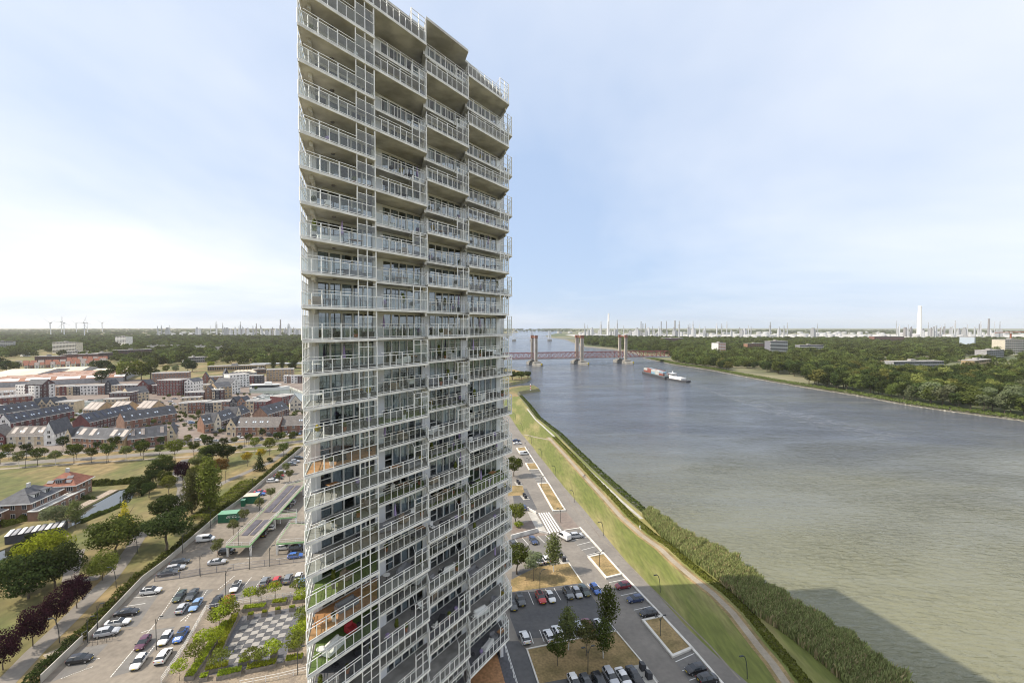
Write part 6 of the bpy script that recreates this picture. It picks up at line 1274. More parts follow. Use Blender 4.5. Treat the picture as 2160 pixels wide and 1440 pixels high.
flat('bay_paving', [(-75.5, 83.6), (-72.1, 85.4), (-74.1, 98.1), (-78.5, 96.9)], 'paving_dark', 0.038); flat('bay_paving', [(-79.7, 100.5), (-74.7, 101.6), (-74.9, 112.3), (-82.2, 112)], 'paving_dark', 0.038); flat('bay_paving', [(-71.6, 104.7), (-66.6, 106.9), (-62.2, 112.6), (-53.4, 115.5), (-54.9, 118.8), (-72.9, 114.8)], 'paving_dark', 0.038)
flat('bay_paving', [(-85.6, 82.4), (-82.5, 85.9), (-84.1, 92.7), (-88.2, 91.6)], 'paving_dark', 0.038); flat('bay_paving', [(-87.5, 97.6), (-82.6, 98.1), (-87, 109.8), (-93.7, 112.9)], 'paving_dark', 0.038)

# ================================================================== people
mat('skin', (0.55,0.36,0.26), 0.7); mat('cloth_white', (0.72,0.72,0.72), 0.9); mat('cloth_dark', (0.04,0.045,0.06), 0.9); mat('cloth_blue', (0.10,0.16,0.32), 0.9); mat('hair', (0.06,0.04,0.03), 0.9)
def person(p, head, lb, top, low, z=0.07, h=1.74):
    """one continuous walking figure grown by skin over a joint skeleton"""
    J = {'pelvis':(0,0,.95,.13,.10),'waist':(0,0,1.08,.12,.09),'chest':(0.02,0,1.32,.15,.10),'neck':(0.03,0,1.50,.05,.05),'head0':(0.05,0,1.58,.075,.085),'head1':(0.06,0,1.70,.08,.09),
         'hl':(0.02,.10,.90,.085,.085),'kl':(.20,.11,.50,.055,.06),'al':(.22,.11,.09,.04,.04),'tl':(.36,.12,.04,.04,.03),'hr':(-.02,-.10,.90,.085,.085),'kr':(-.04,-.11,.50,.055,.06),'ar':(-.26,-.11,.12,.04,.04),'tr':(-.15,-.12,.04,.04,.03),
         'sl':(0.02,.19,1.40,.06,.06),'el':(-.10,.25,1.12,.042,.042),'wl':(-.02,.26,.86,.032,.032),'fl':(0.02,.26,.76,.03,.022),'sr':(0.02,-.19,1.40,.06,.06),'er':(.02,-.25,1.12,.042,.042),'wr':(.18,-.25,.90,.032,.032),'fr':(.24,-.25,.82,.03,.022)}
    E = [('pelvis','waist'),('waist','chest'),('chest','neck'),('neck','head0'),('head0','head1'),('pelvis','hl'),('hl','kl'),('kl','al'),('al','tl'),('pelvis','hr'),('hr','kr'),('kr','ar'),('ar','tr'),('chest','sl'),('sl','el'),('el','wl'),('wl','fl'),('chest','sr'),('sr','er'),('er','wr'),('wr','fr')]
    K = list(J); s = h/1.79; me = bpy.data.meshes.new('body'); me.from_pydata([(J[k][0]*s,J[k][1]*s,J[k][2]*s) for k in K], [(K.index(a),K.index(b)) for a,b in E], [])
    tmp = bpy.data.objects.new('skeleton', me); col.objects.link(tmp); md = tmp.modifiers.new('skin','SKIN')
    for i, k in enumerate(K): me.skin_vertices[0].data[i].radius = (J[k][3]*s, J[k][4]*s); me.skin_vertices[0].data[i].use_root = (k == 'pelvis')
    tmp.modifiers.new('smooth','SUBSURF').levels = 1; dg_ = bpy.context.evaluated_depsgraph_get(); bm = bpy.data.meshes.new_from_object(tmp.evaluated_get(dg_)); bpy.data.objects.remove(tmp)
    bm.materials.clear()
    for m in (top, low, 'skin', 'hair'): bm.materials.append(M[m])
    for pl in bm.polygons:
        c = pl.center/s; pl.use_smooth = True
        pl.material_index = 3 if (c.z > 1.62 and (c.x < 0.07 or c.z > 1.74)) else 2 if (c.z > 1.49 or (abs(c.y) > .2 and c.z < .9)) else 0 if c.z > 0.93 else 1
    t = thing('person', lb, 'person', (p[0],p[1],z), head); ob('body', bm, t); return t
person((31, 196.3), EA+math.pi, 'person in white top and dark trousers walking on the river path', 'cloth_white', 'cloth_dark')
person((31.8, 196.6), EA+math.pi, 'person in dark clothes walking beside the white top', 'cloth_dark', 'cloth_dark', h=1.8)
person((41.5, 145.6), EA, 'person all in white on the sunny river path', 'cloth_white', 'cloth_white')
person((7.3, 251.3), EA, 'person in dark clothes on the promenade by the farther cars', 'cloth_dark', 'cloth_dark')
person((8.9, 239), EA, 'person in pale blue top on the promenade by the minibus', 'cloth_white', 'cloth_blue')
person((-118.6, 206.8), PA, 'person in white shirt on the upper park path', 'cloth_white', 'cloth_dark')

# ================================================================== bridge
mat('bridge_red', (0.24,0.07,0.06), 0.7, var=0.2, scale=0.2); mat('bridge_steel', (0.42,0.43,0.44), 0.6); mat('tower_concrete', (0.40,0.355,0.30), 0.85, var=0.18, scale=0.12); mat('rust_cap', (0.25,0.115,0.075), 0.8, var=0.15, scale=0.3); mat('pier_concrete', (0.26,0.25,0.225), 0.9, var=0.25, scale=0.15); mat('bridge_white', (0.66,0.68,0.70), 0.6)
BA, BB = Vector((4, 800)), Vector((306, 876)); BD = (BB-BA).normalized(); BW = 17.0
bridge = thing('lift_bridge', 'red steel lattice lift bridge with three concrete tower pairs over the river', 'bridge', (BA.x, BA.y, 0), math.atan2(BD.y, BD.x))
LB = (BB-BA).length; dz0, dz1, tz = 6.6, 8.2, 18.6
b = MB(); b.box(-420, LB, 0, BW, dz0, dz1); b.obj('deck', 'bridge_steel', bridge)
def xs_of(px): return px
tower_x = [39, 126, 214]
edges = [-420] + [-330, -240, -150, -50] + tower_x + [LB]
for si in range(len(edges)-1):
    x0, x1 = edges[si]+3.5, edges[si+1]-3.5
    if x1 < -120: continue
    n = max(4, round((x1-x0)/9.0)); tr = MB()
    for y in (0.3, BW-0.3):
        tr.bar((x0,y,tz),(x1,y,tz), 0.75); tr.bar((x0,y,dz1+0.4),(x1,y,dz1+0.4), 0.7)
        for i in range(n):
            a, c = x0+(x1-x0)*i/n, x0+(x1-x0)*(i+1)/n
            if si < len(edges)-2: tr.bar((a,y,dz1),(c,y,tz),0.5); tr.bar((a,y,tz),(c,y,dz1),0.5)
            else: tr.bar((a,y,dz1),(c,y,tz) if i % 2 == 0 else (c,y,dz1), 0.5); tr.bar((a,y,tz),(c,y,dz1),0.5)
            tr.bar((a,y,dz1),(a,y,tz), 0.45 if si < len(edges)-2 else 0.6)
        tr.bar((x1,y,dz1),(x1,y,tz), 0.7)
    for i in range(0, n+1, 2): a = x0+(x1-x0)*i/n; tr.bar((a,0.3,tz),(a,BW-0.3,tz), 0.4)
    tr.obj('truss_span', 'bridge_red', bridge)
for i, x in enumerate(tower_x):
    for y in (-5.2, BW+1.6):
        pt = MB(); big = 1.35 if i == 1 else 1.0
        for dx in (-2.3*big, 0.5*big): pt.box(x+dx, x+dx+1.9*big, y, y+3.6, -1.5, 46.5)
        pt.box(x-0.45*big, x+0.55*big, y+1.0, y+2.6, -1.5, 46)
        py = pt.obj('tower_leg', 'tower_concrete', bridge); cp = MB(); cp.box(x-2.5*big, x+2.6*big, y-0.2, y+3.8, 44.5, 50.0); cp.obj('rust_cap', 'rust_cap', py)
    tb = MB(); tb.bar((x,-3.4,47.2),(x,BW+3.4,47.2), 1.6); tb.obj('tie_beam', 'rust_cap', bridge)
    pr = MB(); pr.prism([(x-7.5,-20),(x,-30),(x+7.5,-20),(x+7.5,BW+16),(x,BW+24),(x-7.5,BW+16)], -4.5, 1.2); pr.box(x-6,x+6,-13,BW+10,1.2,3.6); pp = pr.obj('pier', 'pier_concrete', bridge)
    yb = MB(); yb.box(x+1.2,x+3.4,-27.6,-27.0,-1.6,1.9); yb.obj('marker_board', 'plate', pp)
# far white bridge
FB = thing('far_bridge', 'distant white arched lift bridge across the river', 'bridge', (-140, 2160, 0), 0.02)
b = MB(); b.box(-300, 560, 0, 14, 7.5, 9.5); b.obj('deck', 'bridge_steel', FB)
for x in (150, 235, 320):
    for y in (-3, 14):
        m = MB(); m.box(x-6, x-2, y, y+4, -2, 44); m.box(x+2, x+6, y, y+4, -2, 44); m.obj('tower_leg', 'bridge_white', FB)
    m = MB(); m.box(x-9, x+9, -12, 26, -4, 3); m.obj('pier', 'pier_concrete', FB)
for x0, x1 in ((158,228),(243,313)):
    m = MB(); n = 8
    for y in (0.5, 13.5):
        pv = None
        for i in range(n+1):
            a = x0+(x1-x0)*i/n; z = 9.5 + 13*math.sin(math.pi*i/n)**0.7; m.bar((a,y,9.5),(a,y,max(z,9.6)),0.8)
            if pv: m.bar(pv,(a,y,z),1.3)
            pv = (a,y,z)
    m.obj('arch_truss', 'bridge_white', FB)
# ================================================================== vessels
mat('hull_dark', (0.055,0.055,0.06), 0.6); mat('hull_band', (0.10,0.13,0.14), 0.6)
sa, sb = Vector((193.5, 668.6)), Vector((203.4, 588)); 
S2 = (sb-sa).normalized(); brg_rz = math.atan2(S2.y, S2.x); LBG = (sb-sa).length
barge = thing('container_barge', 'dark river barge loaded with red, white and blue containers', 'barge', (sa.x, sa.y, WZ), brg_rz)
m = MB(); W2 = 5.7; m.prism([(0,0),(7,-W2*0.86),(12,-W2),(LBG,-W2),(LBG,W2),(12,W2),(7,W2*0.86)], -0.8, [4.1,3.4,3.0,2.7,2.7,3.0,3.4]); m.obj('hull', 'hull_dark', barge)
m = MB(); m.box(12, LBG-1, -W2+0.4, W2-0.4, 2.7, 4.0); m.obj('coaming', 'hull_band', barge)
CC = {'red':(0.26,0.085,0.06),'brown':(0.22,0.09,0.055),'sky':(0.22,0.38,0.48),'white':(0.48,0.48,0.45),'grey':(0.30,0.33,0.36),'orange':(0.42,0.14,0.06)}
for k, c in CC.items(): mat('box_' + k, c, 0.7, var=0.12, scale=0.3)
cr = random.Random(4); u = MB(); u.box(0,12.0,0,2.4,0,2.6)
for i in range(14): u.box(0.4+0.8*i, 0.7+0.8*i, -0.05, 0, 0.15, 2.45)
ME_BOX = u.mesh('container', 'box_red'); nb = int((LBG-14)/12.3)
for i in range(nb):
    for j in range(4):
        for k in range(2):
            if k == 1 and i == nb-1 and j > 1: continue
            cc = ['red','sky','brown','red','white','sky','red','grey'][cr.randrange(8)]
            o = ob('shipping_container', ME_BOX, None); o.matrix_world = Matrix.Translation((sa.x, sa.y, WZ)) @ Matrix.Rotation(brg_rz, 4, 'Z') @ Matrix.Translation((13 + 12.3*i, -5.0 + 2.5*j, 4.0 + 2.62*k)); paint(o, 'box_' + cc)
            tag(o, '%s shipping container, %s from the bow, %s row, %s tier' % ({'sky':'light blue','brown':'brown red'}.get(cc, cc), ORD[i], ['nearest','second','third','far'][j], ['lower','upper'][k]), 'container', 'containers on the barge')
ta = Vector((204.6, 588)); tb_ = Vector((216.1, 555.7)); pl2 = (tb_-ta).length
tug = thing('push_tug', 'white and black push tug behind the container barge', 'boat', (ta.x, ta.y, WZ), math.atan2(tb_.y-ta.y, tb_.x-ta.x))
m = MB(); m.prism([(0,-5.2),(pl2-4,-5.2),(pl2,-3.4),(pl2,3.4),(pl2-4,5.2),(0,5.2)], -0.6, 2.4); m.obj('hull', 'hull_dark', tug)
m = MB(); m.box(3, pl2*0.75, -3.8, 3.8, 2.4, 5.0); m.obj('deckhouse', 'trim', tug); m = MB(); m.box(2, 9, -3.4, 3.4, 5.0, 8.6); m.box(4.6,5.6,-0.5,0.5,8.6,11.5); wh_ = m.obj('wheelhouse', 'trim', tug)
m = MB(); m.box(1.9,9.1,-3.5,3.5,6.8,8.0); m.obj('windows', 'dark_glass', wh_); m = MB(); m.box(1.4,9.8,-3.9,3.9,8.62,8.9); m.obj('roof', 'bridge_white', wh_)
# river cruise ship in the basin
ca, cb_ = Vector((-274.1, 473.2)), Vector((-237.3, 481.4)); LS = (cb_-ca).length
ship = thing('cruise_ship', 'long white river cruise ship moored in the town basin', 'ship', (ca.x, ca.y, -1.4), math.atan2(cb_.y-ca.y, cb_.x-ca.x))
m = MB(); m.prism([(0,-0.4),(LS-8,-0.4),(LS,4.6),(LS-8,9.6),(0,9.6)], -0.4, [3.0,3.0,4.0,3.0,3.0]); m.obj('hull', 'trim', ship)
m = MB(); m.prism([(2,0.4),(LS-14,0.4),(LS-10,4.6),(LS-14,8.8),(2,8.8)], 3.0, 5.4); m.obj('saloon_windows', 'dark_glass', ship); m = MB(); m.prism([(0,-0.2),(LS-13,-0.2),(LS-8,4.6),(LS-13,9.4),(0,9.4)], 5.42, 6.2); m.obj('upper_deck', 'trim', ship)
m = MB(); m.box(LS-24, LS-18, 2, 7.2, 6.2, 8.6); m.obj('wheelhouse', 'trim', ship)
for i, p in enumerate([(-239.3, 421), (-237.6, 425.3), (-239.2, 436.4), (-237.9, 440.9), (-205, 384.4), (-207, 395.2), (-377.6, 400.9), (-377.9, 406.7), (-369.3, 386.1)]):
    t = thing('small_boat', 'small moored boat in the basin, %s from the quay' % ORD[i], 'boat', (p[0],p[1],-1.4), [0.5,0.5,0.4,0.4,0.2,0.2,0.1,0.1,0.1][i], 'boats in the basin'); m = MB(); m.prism([(-4,-1.2),(3,-1.2),(5,0),(3,1.2),(-4,1.2)], -0.2, [0.9,0.9,1.3,0.9,0.9]); m.obj('hull', 'trim', t); m = MB(); m.box(-2,1.5,-0.8,0.8,0.9,1.8); m.obj('cabin', ['slab_edge','dark_glass'][i % 2], t)
# striped beacon on the spit
p = (19.1, 468.2); t = thing('beacon', 'red and white banded beacon pole on the spit', 'beacon', (p[0],p[1],0))
for i in range(5): m = MB(); m.tube((0,0,1.3*i),(0,0,1.3*i+1.29), 0.55, 0.55, 8); m.obj('band', 'car_red' if i % 2 else 'trim', t)
# ================================================================== distant blocks
def slab_block(lb, A, B, D, H, wall, nx, ns, wcol='dark_glass', band=None, name='apartment_block', cat='apartment block', side=0):
    A, B = Vector(A), Vector(B); W = (B-A).length; t = thing(name, lb, cat, (A.x,A.y,0), math.atan2(B.y-A.y,B.x-A.x)); m = MB(); m.box(0,W,0,D,0,H); m.obj('wall', wall, t)
    m = MB(); m.box(-0.3,W+0.3,-0.3,D+0.3,H,H+0.9); m.box(W*0.4,W*0.5,D*0.3,D*0.7,H+0.9,H+3.6); m.obj('roof', 'roof_flat', t); fh = H/ns; ww = W/nx
    wm_ = MB(); wm_.box(ww*0.10,ww*0.90,-0.12,0.0,fh*0.32,fh*0.86); me = wm_.mesh('window', wcol)
    for s in range(ns):
        for i in range(nx): ob('window', me, t, (ww*i, 0, fh*s))
        if band: q = MB(); q.box(0.1,W-0.1,-1.2,0.0,fh*s+0.02,fh*s+fh*0.28); q.obj('balcony_band', band, t)
    clear((A+B)/2 + Vector((-(B-A).y,(B-A).x)).normalized()*D/2, max(W,D)*0.6 + 8)
    # keep the sight line open in front
    mid = (A+B)/2
    for f in (0.97, 0.94, 0.91): clear(mid*f, W*0.45)
slab_block('wide cream apartment slab above the trees at left', (-1141.7, 1130.1), (-1055.3, 1100.1), 14, 26, 'cream', 16, 8, 'dark_glass', 'trim')
slab_block('white high rise block right of the cream slab', (-1240.1, 1421.3), (-1186.2, 1397.3), 18, 34, 'white_render', 7, 9, 'dark_glass')
slab_block('grey apartment slab at the left picture edge', (-1410.2, 1231), (-1371.7, 1249.6), 14, 24, 'grey_render', 12, 7, 'dark_glass', 'slab_edge')
slab_block('white low flats in front of the cream slab', (-976.1, 994.2), (-943.1, 1006.3), 12, 11, 'white_render', 12, 3)
for i, (a, b, c) in enumerate((((-834.1, 793.7), (-797.4, 801.4), 'maroon'), ((-836.6, 842.2), (-815.4, 850.9), 'brick_red'), ((-814.7, 850.9), (-792.3, 868.8), 'brick_red'), ((-808.6, 887.5), (-805.4, 917), 'brick_dark'), ((-871.5, 994.2), (-827.2, 1044.5), 'brick_dark'))):
    slab_block('long red brick flats, %s from the left beyond the sheds' % ORD[i], a, b, 14, 13, c, 14, 4)
for i, (a, b) in enumerate((((-1037.4, 1308.9), (-1015.9, 1330)), ((-995.7, 1308.9), (-978.7, 1342.9)), ((-906.3, 1288.6), (-869.8, 1317.3)), ((-807.1, 1231), (-774.4, 1249.6)), ((-1180.3, 1288.6), (-1148.9, 1308.9)), ((-1069.6, 994.2), (-1066.6, 1006.3)), ((-1036.5, 1288.6), (-1017.3, 1300.7)))):
    slab_block('low white terrace of flats among the woods, %s' % ['leftmost by the tower gap','second by the tower gap','below the refinery','right end below the refinery','under the white high rise','behind the left oaks','at the wood edge'][i], a, b, 10, 10, 'white_render', 10, 3)
slab_block('dark grey tall slab with white balconies across the river', (614.1, 1081.8), (665, 1097.5), 16, 30, 'grey_fascia', 9, 9, 'dark_glass', 'trim')
slab_block('long low grey office in front of the meadow across the river', (600.6, 714.4), (692.6, 728.2), 16, 10, 'grey_render', 22, 2, 'dark_glass')
slab_block('blue glass cube office across the river', (1353.8, 1376.3), (1374.4, 1351.8), 40, 34, 'skylight', 8, 9, 'skylight')
slab_block('brown stepped red brick hospital block across the river', (1544.2, 1938.8), (1670.5, 1938.8), 30, 22, 'brick_red', 14, 4)
slab_block('grey brick hotel at the meadow end', (953.1, 912.5), (1024.9, 946.7), 18, 17, 'grey_render', 8, 4)
slab_block('tan building in front of the hotel', (748.6, 735.3), (814.9, 772.8), 16, 10, 'tan', 7, 2)
slab_block('pale building under construction below the crane', (1172.8, 1081.8), (1233.9, 1081.8), 30, 34, 'cream', 12, 8, 'interior', 'trim')
slab_block('white and orange high flats across the river', (490.9, 1081.8), (516.1, 1097.5), 18, 26, 'white_render', 4, 7, 'box_orange')
slab_block('low dark flats behind the avenue wood across the river', (772.7, 1221.2), (850.1, 1241.2), 14, 15, 'grey_fascia', 10, 3, 'dark_glass', 'slab_edge')
slab_block('orange brick range left of the dark tall slab', (676.1, 1305.3), (738.7, 1328.1), 14, 16, 'brick_orange', 8, 3)
slab_block('dark red brick housing behind the bridge wood', (628.4, 1890.5), (712.3, 1890.5), 30, 16, 'maroon', 12, 4)
slab_block('long low white station building in the left woods', (-587.7, 817.2), (-566.1, 842.2), 20, 9, 'grey_render', 10, 2, 'dark_glass')
slab_block('long brick depot beside the railway left', (-443, 660.3), (-374.7, 687.8), 16, 7, 'tan', 26, 1)
slab_block('brown depot range behind the cream flats', (-354.7, 625.3), (-344, 634.9), 14, 6, 'brick_brown', 8, 1)
for i in range(5):
    A = Vector((-375.6, 598.1)).lerp(Vector((-356, 606.9)), i/5); house('low_shed', 'low pale workshop roof, %s behind the clock house' % ORD[i], 'shed', A, A + Vector((13,4)), 26, 3.6, 6.0, 'grey_render', 'shed_roof', 'gable', doors=False, step=20)
# small red roofed houses far left
hr = random.Random(12)
for r_ in range(3):
    a, b = (((-813.7, 743.6), (-728.4, 817.2)), ((-758.6, 705.5), (-702.9, 757.3)), ((-834.5, 801.4), (-771.5, 868.8)))[r_]; a, b = Vector(a), Vector(b)
    for i in range(13):
        q = a.lerp(b, i/13); e = a.lerp(b, (i+0.82)/13)
        house('distant_house', 'small distant house with %s roof, %s in the %s far row' % ('orange' if (i+r_) % 3 else 'pale', ORD[i], ['middle','front','rear'][r_]), 'house', q, e, 10, 5.0, 9.0, ['cream','brick_red','white_render'][i % 3], ['solar_pale','roof_tile','roof_tile'][(i+r_) % 3], 'eave', 'far red roofed rows', doors=False, step=5)
# crane
p = (1430.4, 1305.3); t = thing('tower_crane', 'orange tower crane over the pale building', 'crane', (p[0],p[1],0)); m = MB(); m.bar((0,0,0),(0,0,47),3.0); m.obj('mast', 'box_orange', t); m = MB(); m.bar((-45,0,48),(75,0,51),2.2); m.obj('jib', 'box_orange', t); m = MB(); m.box(-3,3,-2,2,46,49.5); m.obj('cab', 'trim', t)
# ================================================================== wind turbines
def turbine(p, h, lb, ph):
    t = thing('wind_turbine', lb, 'wind turbine', (p[0],p[1],0), 0, 'wind turbines on the left horizon'); m = MB(); m.tube((0,0,0),(0,0,h),h*0.035,h*0.018,8); m.obj('mast', 'bridge_white', t); m = MB(); m.box(-h*0.03,h*0.03,-h*0.05,h*0.08,h-h*0.02,h+h*0.035); m.obj('nacelle', 'bridge_steel', t)
    for i in range(3):
        a = ph + i*2.094; b_ = MB(); b_.tube((0,-h*0.06,h),(math.cos(a)*h*0.55,-h*0.06,h+math.sin(a)*h*0.55),h*0.012,h*0.004,5); b_.obj('blade', 'bridge_steel', t)
for i, (p, h) in enumerate((((-2967.9, 2928.9),88),((-3849.8, 3891),105),((-2691.6, 2735.6),86),((-3906, 4082.5),92),((-2487.7, 2648.2),86),((-4005.6, 4293.8),96),((-4212.1, 4681.6),100))):
    turbine(p, h, 'white wind turbine, %s from the left on the horizon' % ORD[i], 0.4 + i*0.7)
# ================================================================== refinery
mat('stack_white', (0.78,0.77,0.74), 0.7); mat('stack_grey', (0.24,0.23,0.23), 0.8); mat('tank_white', (0.46,0.46,0.455), 0.7, objv=0.1); mat('plant_steel', (0.36,0.37,0.38), 0.7, objv=0.3)
def stack(p, h, r0, r1, lb, m='stack_grey', cap=False):
    t = thing('chimney_stack', lb, 'chimney', (p[0],p[1],0)); q = MB(); q.lathe([(r0,0),(r0*0.6+r1*0.4,h*0.5),(r1,h*0.96),(r1,h)], 14); q.obj('shaft', m, t)
    q = MB(); q.lathe([(r1*1.08,h*0.955),(r1*1.18,h*0.965),(r1*1.18,h*0.985),(r1*1.05,h+0.5)] if cap else [(r1*1.1,h*0.97),(r1*1.1,h+0.5)], 14); q.obj('rim', m, t)
K_ = 2800.0
def at(px, d=K_): return ((px-1080)/960.0*d, d)
stack(at(1939,2750), 188, 13.5, 8.5, 'huge white tapering chimney on the right horizon', 'stack_white', True)
stack(at(1283.5,2900), 148, 7.0, 5.0, 'tall slim white chimney right of the bridge', 'stack_white')
for i, (px, top, d, r) in enumerate(((1352,678,3000,3.2),(1356,682,3000,3),(1394.5,678,3000,3.4),(1405.5,677,3000,2.4),(1423.5,676,3000,5),(592,674,3000,4.5),(541,682,3000,3),(550,687,3000,3),(470,690,3000,4),(478,691,3000,6),(575,690,3000,3.6),(2085,672,3000,6),(2065,683,3000,3),(1964,690,2900,4.5),(1969.5,689,2900,4.5),(1983.5,691,2900,4.5),(1990.5,689,2900,4.5),(1921,690,2900,6),(1909,690,2900,10),(620,690,3000,3),(560,694,3000,4),(1560,690,3200,3),(603,690,3000,2.6),(520,692,3000,7),(508,694,3000,9))):
    h = 66 + (688-top)/960.0*d
    stack(at(px, d), h, r, r*0.8, 'grey refinery stack, %s' % ['left of the close pair','right of the close pair','single dark right of the pair','thin pale mast','broad lattice like','tallest left of the tower','thin at the left group','short thin left group','leftmost pair first','leftmost pair second','beside the tallest left','dark lattice at right edge','pale slim at right edge','first of four orange tops','second of four orange tops','third of four orange tops','fourth of four orange tops','beside the great chimney','block like by the great chimney','last before the tower','low in the left group','lone mast mid horizon','thin one before the tower','wide column in the left group','widest column in the left group'][i])
rr_ = random.Random(23); u = MB(); u.lathe([(1,0),(1,0.92),(0.6,1.0),(0.05,1.04)], 14); ME_TANK = u.mesh('tank', 'tank_white'); u = MB(); u.box(-.5,.5,-.5,.5,0,1); u.box(-.3,.2,-.3,.3,1,1.25); ME_UNIT = u.mesh('unit', 'plant_steel')
nt = 0
for px0, px1, d0_, d1_, n in ((1180,2200,2500,4300,150),(330,640,2600,4200,50)):
    for i in range(n):
        d = rr_.uniform(d0_, d1_); px = rr_.uniform(px0, px1); p = at(px, d)
        if px < 1235 and d < 2700: continue
        r = rr_.uniform(9, 26); h = rr_.uniform(12, 22)
        tag(ob('storage_tank', ME_TANK, None, (p[0],p[1],0), 0, (r,r,h)), 'white storage tank in the distant refinery', 'tank', 'refinery tanks')
for px0, px1, n in ((1230,1480,50),(1890,2120,45),(460,640,45),(1480,1760,20),(330,460,12)):
    for i in range(n):
        d = rr_.uniform(2700, 3300); p = at(rr_.uniform(px0, px1), d); w_ = rr_.uniform(6, 22); h = rr_.uniform(14, 62) if rr_.random() < 0.6 else rr_.uniform(40, 85); w_ = w_ if h < 50 else rr_.uniform(3, 7)
        tag(ob('process_unit', ME_UNIT, None, (p[0],p[1],0), rr_.random(), (w_, w_, h)), 'grey process tower of the distant refinery', 'process unit', 'refinery units')
mat('yard', (0.34,0.33,0.30), 0.9, rgb2=(0.55,0.53,0.50), scale=0.004, var=0.15)
flat('refinery_yard', [at(1240,2450), at(2400,2350), at(2400,3700), at(1190,3700)], 'yard', 0.3); flat('refinery_yard', [at(300,2500), at(660,2500), at(660,3300), at(300,3300)], 'yard', 0.3); flat('sand_flats', [at(-60,2300), at(300,2300), at(300,2900), at(-60,2900)], 'sandy_path', 0.3)
flat('meadow', [(672.1, 851), (922.2, 880.7), (979, 935), (828.5, 912.5), (708.6, 897.4)], 'dry_grass', 0.06)
# ================================================================== woods
def source(key, leaf, p, h, lb):
    t = tree(p, key, h, leaf, lb, wide=1.0); WOODSRC[(key, leaf)] = [c for c in t.children][1] if len(t.children) > 1 else None
    WOODSRC[(key, leaf)] = [o for o in bpy.data.objects if o.parent == t and o.name.startswith('crown')][0]
# nearest trees on the far bank as single trees
fb = far_top
w1 = [fb[i] for i in range(11, 23)] + [(738, 564.9), (714.3, 633.1), (676.2, 703.8), (636.8, 792.2), (641.3, 991.3), (588.7, 1175.8), (507.5, 1351.8), (398.6, 1175.8)]
pts = scatter(w1, 14.5, 1); edge = offset_line(far_bank, 9.0); er = random.Random(6)
for i in range(11, 22):
    a_, b_ = Vector(edge[i]), Vector(edge[i+1]); n_ = int((b_-a_).length/10)
    pts += [tuple(a_.lerp(b_, (j+er.uniform(-.3,.3)+.5)/n_) + Vector((er.uniform(-2,2), er.uniform(-1,4)))) for j in range(n_)]
pts.sort(key=lambda p: p[0]**2 + p[1]**2)
# a sunny clearing on the bank
bank_open = [(320.2, 673.7), (330.6, 510), (374.9, 564.9), (360.8, 719.9)]
pts = [p for p in pts if not inside(p, bank_open)]
wt_r = random.Random(17); LF = ['wood_dark','wood_mid','wood_dark','wood_dark','wood_light','leaf_grey']
near_pts = [p for p in pts if abs(math.atan2(p[0], p[1])) < R(50)]
for i, p in enumerate(near_pts[:300]):
    lf = LF[wt_r.randrange(5)] if p[1] > 420 else LF[wt_r.choice([0,1,1,5,5,0,3])]
    tree(p, 'bank', wt_r.uniform(13, 21), lf, {'wood_dark':'dark green','wood_mid':'mid green','wood_light':'yellow green','leaf_grey':'silvery grey green'}[lf] + ' tree in the wood along the far river bank', group='trees of the far bank wood', wide=wt_r.uniform(0.95,1.3), name='bank_tree')
used = set(near_pts[:300]); rest = [p for p in pts if p not in used]
source('far0', 'wood_dark', (365.7, 834.1), 17, 'dark round tree at the wood edge behind the clearing'); source('far1', 'wood_mid', (403.4, 991.3), 17, 'mid green round tree near the bridge end wood'); source('far2', 'wood_light', (645.8, 754.3), 15, 'light green round tree at the meadow edge'); source('far1', 'wood_dark', (-505, 575.3), 20, 'dark round oak beside the works hall')
wood('wood', rest, 'far0', 'dense dark wood behind the far river bank', 0.65, 1.1, 2, 'wood_dark')
w2 = [(507.5, 1351.8), (588.7, 1175.8), (641.3, 991.3), (636.8, 792.2), (691.6, 719.9), (810.5, 620.6), (2861.5, 2196.7), (1877.2, 2196.7), (853.7, 2275.6)]
p2 = scatter(w2, 23, 3); p2 = [p for p in p2 if not inside(p, [(664.6, 841.5), (920.7, 870.5), (996.1, 942), (715.4, 905.9)])]
wood('wood', p2[0::3], 'far2', 'light green town wood beyond the river', 1.0, 1.6, 4, 'wood_light', 0.78); wood('wood', p2[1::3], 'far1', 'mid green town wood beyond the river', 1.0, 1.6, 5, 'wood_mid', 0.78); wood('wood', p2[2::3], 'far0', 'dark green town wood beyond the river', 0.9, 1.5, 6, 'wood_dark', 0.78)
w3 = [(261.8, 1589.7), (302.5, 1381.3), (325.1, 1154.3), (363, 1023.4), (535.7, 1351.8), (901.1, 2275.6), (385.4, 2550.7), (289, 2054.1)]
p3 = scatter(w3, 17, 7); wood('wood', p3[0::2], 'far1', 'dark wood behind the lift bridge', 0.8, 1.3, 8, 'wood_dark'); wood('wood', p3[1::2], 'far1', 'mid green wood behind the lift bridge', 0.7, 1.2, 9, 'wood_mid')
w4 = [(-1151.5, 823.2), (-1035.9, 919.1), (-1013.6, 991.3), (-721.8, 823.2), (-570.3, 728.2), (-537.6, 792.2), (-395.4, 728.2), (-288.9, 728.2), (-394.7, 1351.8), (-775.4, 2657.7), (-4244.8, 3040.5)]
p4 = scatter(w4, 24, 10, keep=0.92); wood('wood', p4[0::3], 'far1', 'dark wooded belt west of the town', 1.0, 1.65, 11, 'wood_dark', 0.78); wood('wood', p4[1::3], 'far1', 'mid green wooded belt west of the town', 1.0, 1.6, 12, 'wood_mid', 0.78); wood('wood', p4[2::3], 'far2', 'light green wooded belt west of the town', 0.9, 1.4, 13, 'wood_light', 0.78)
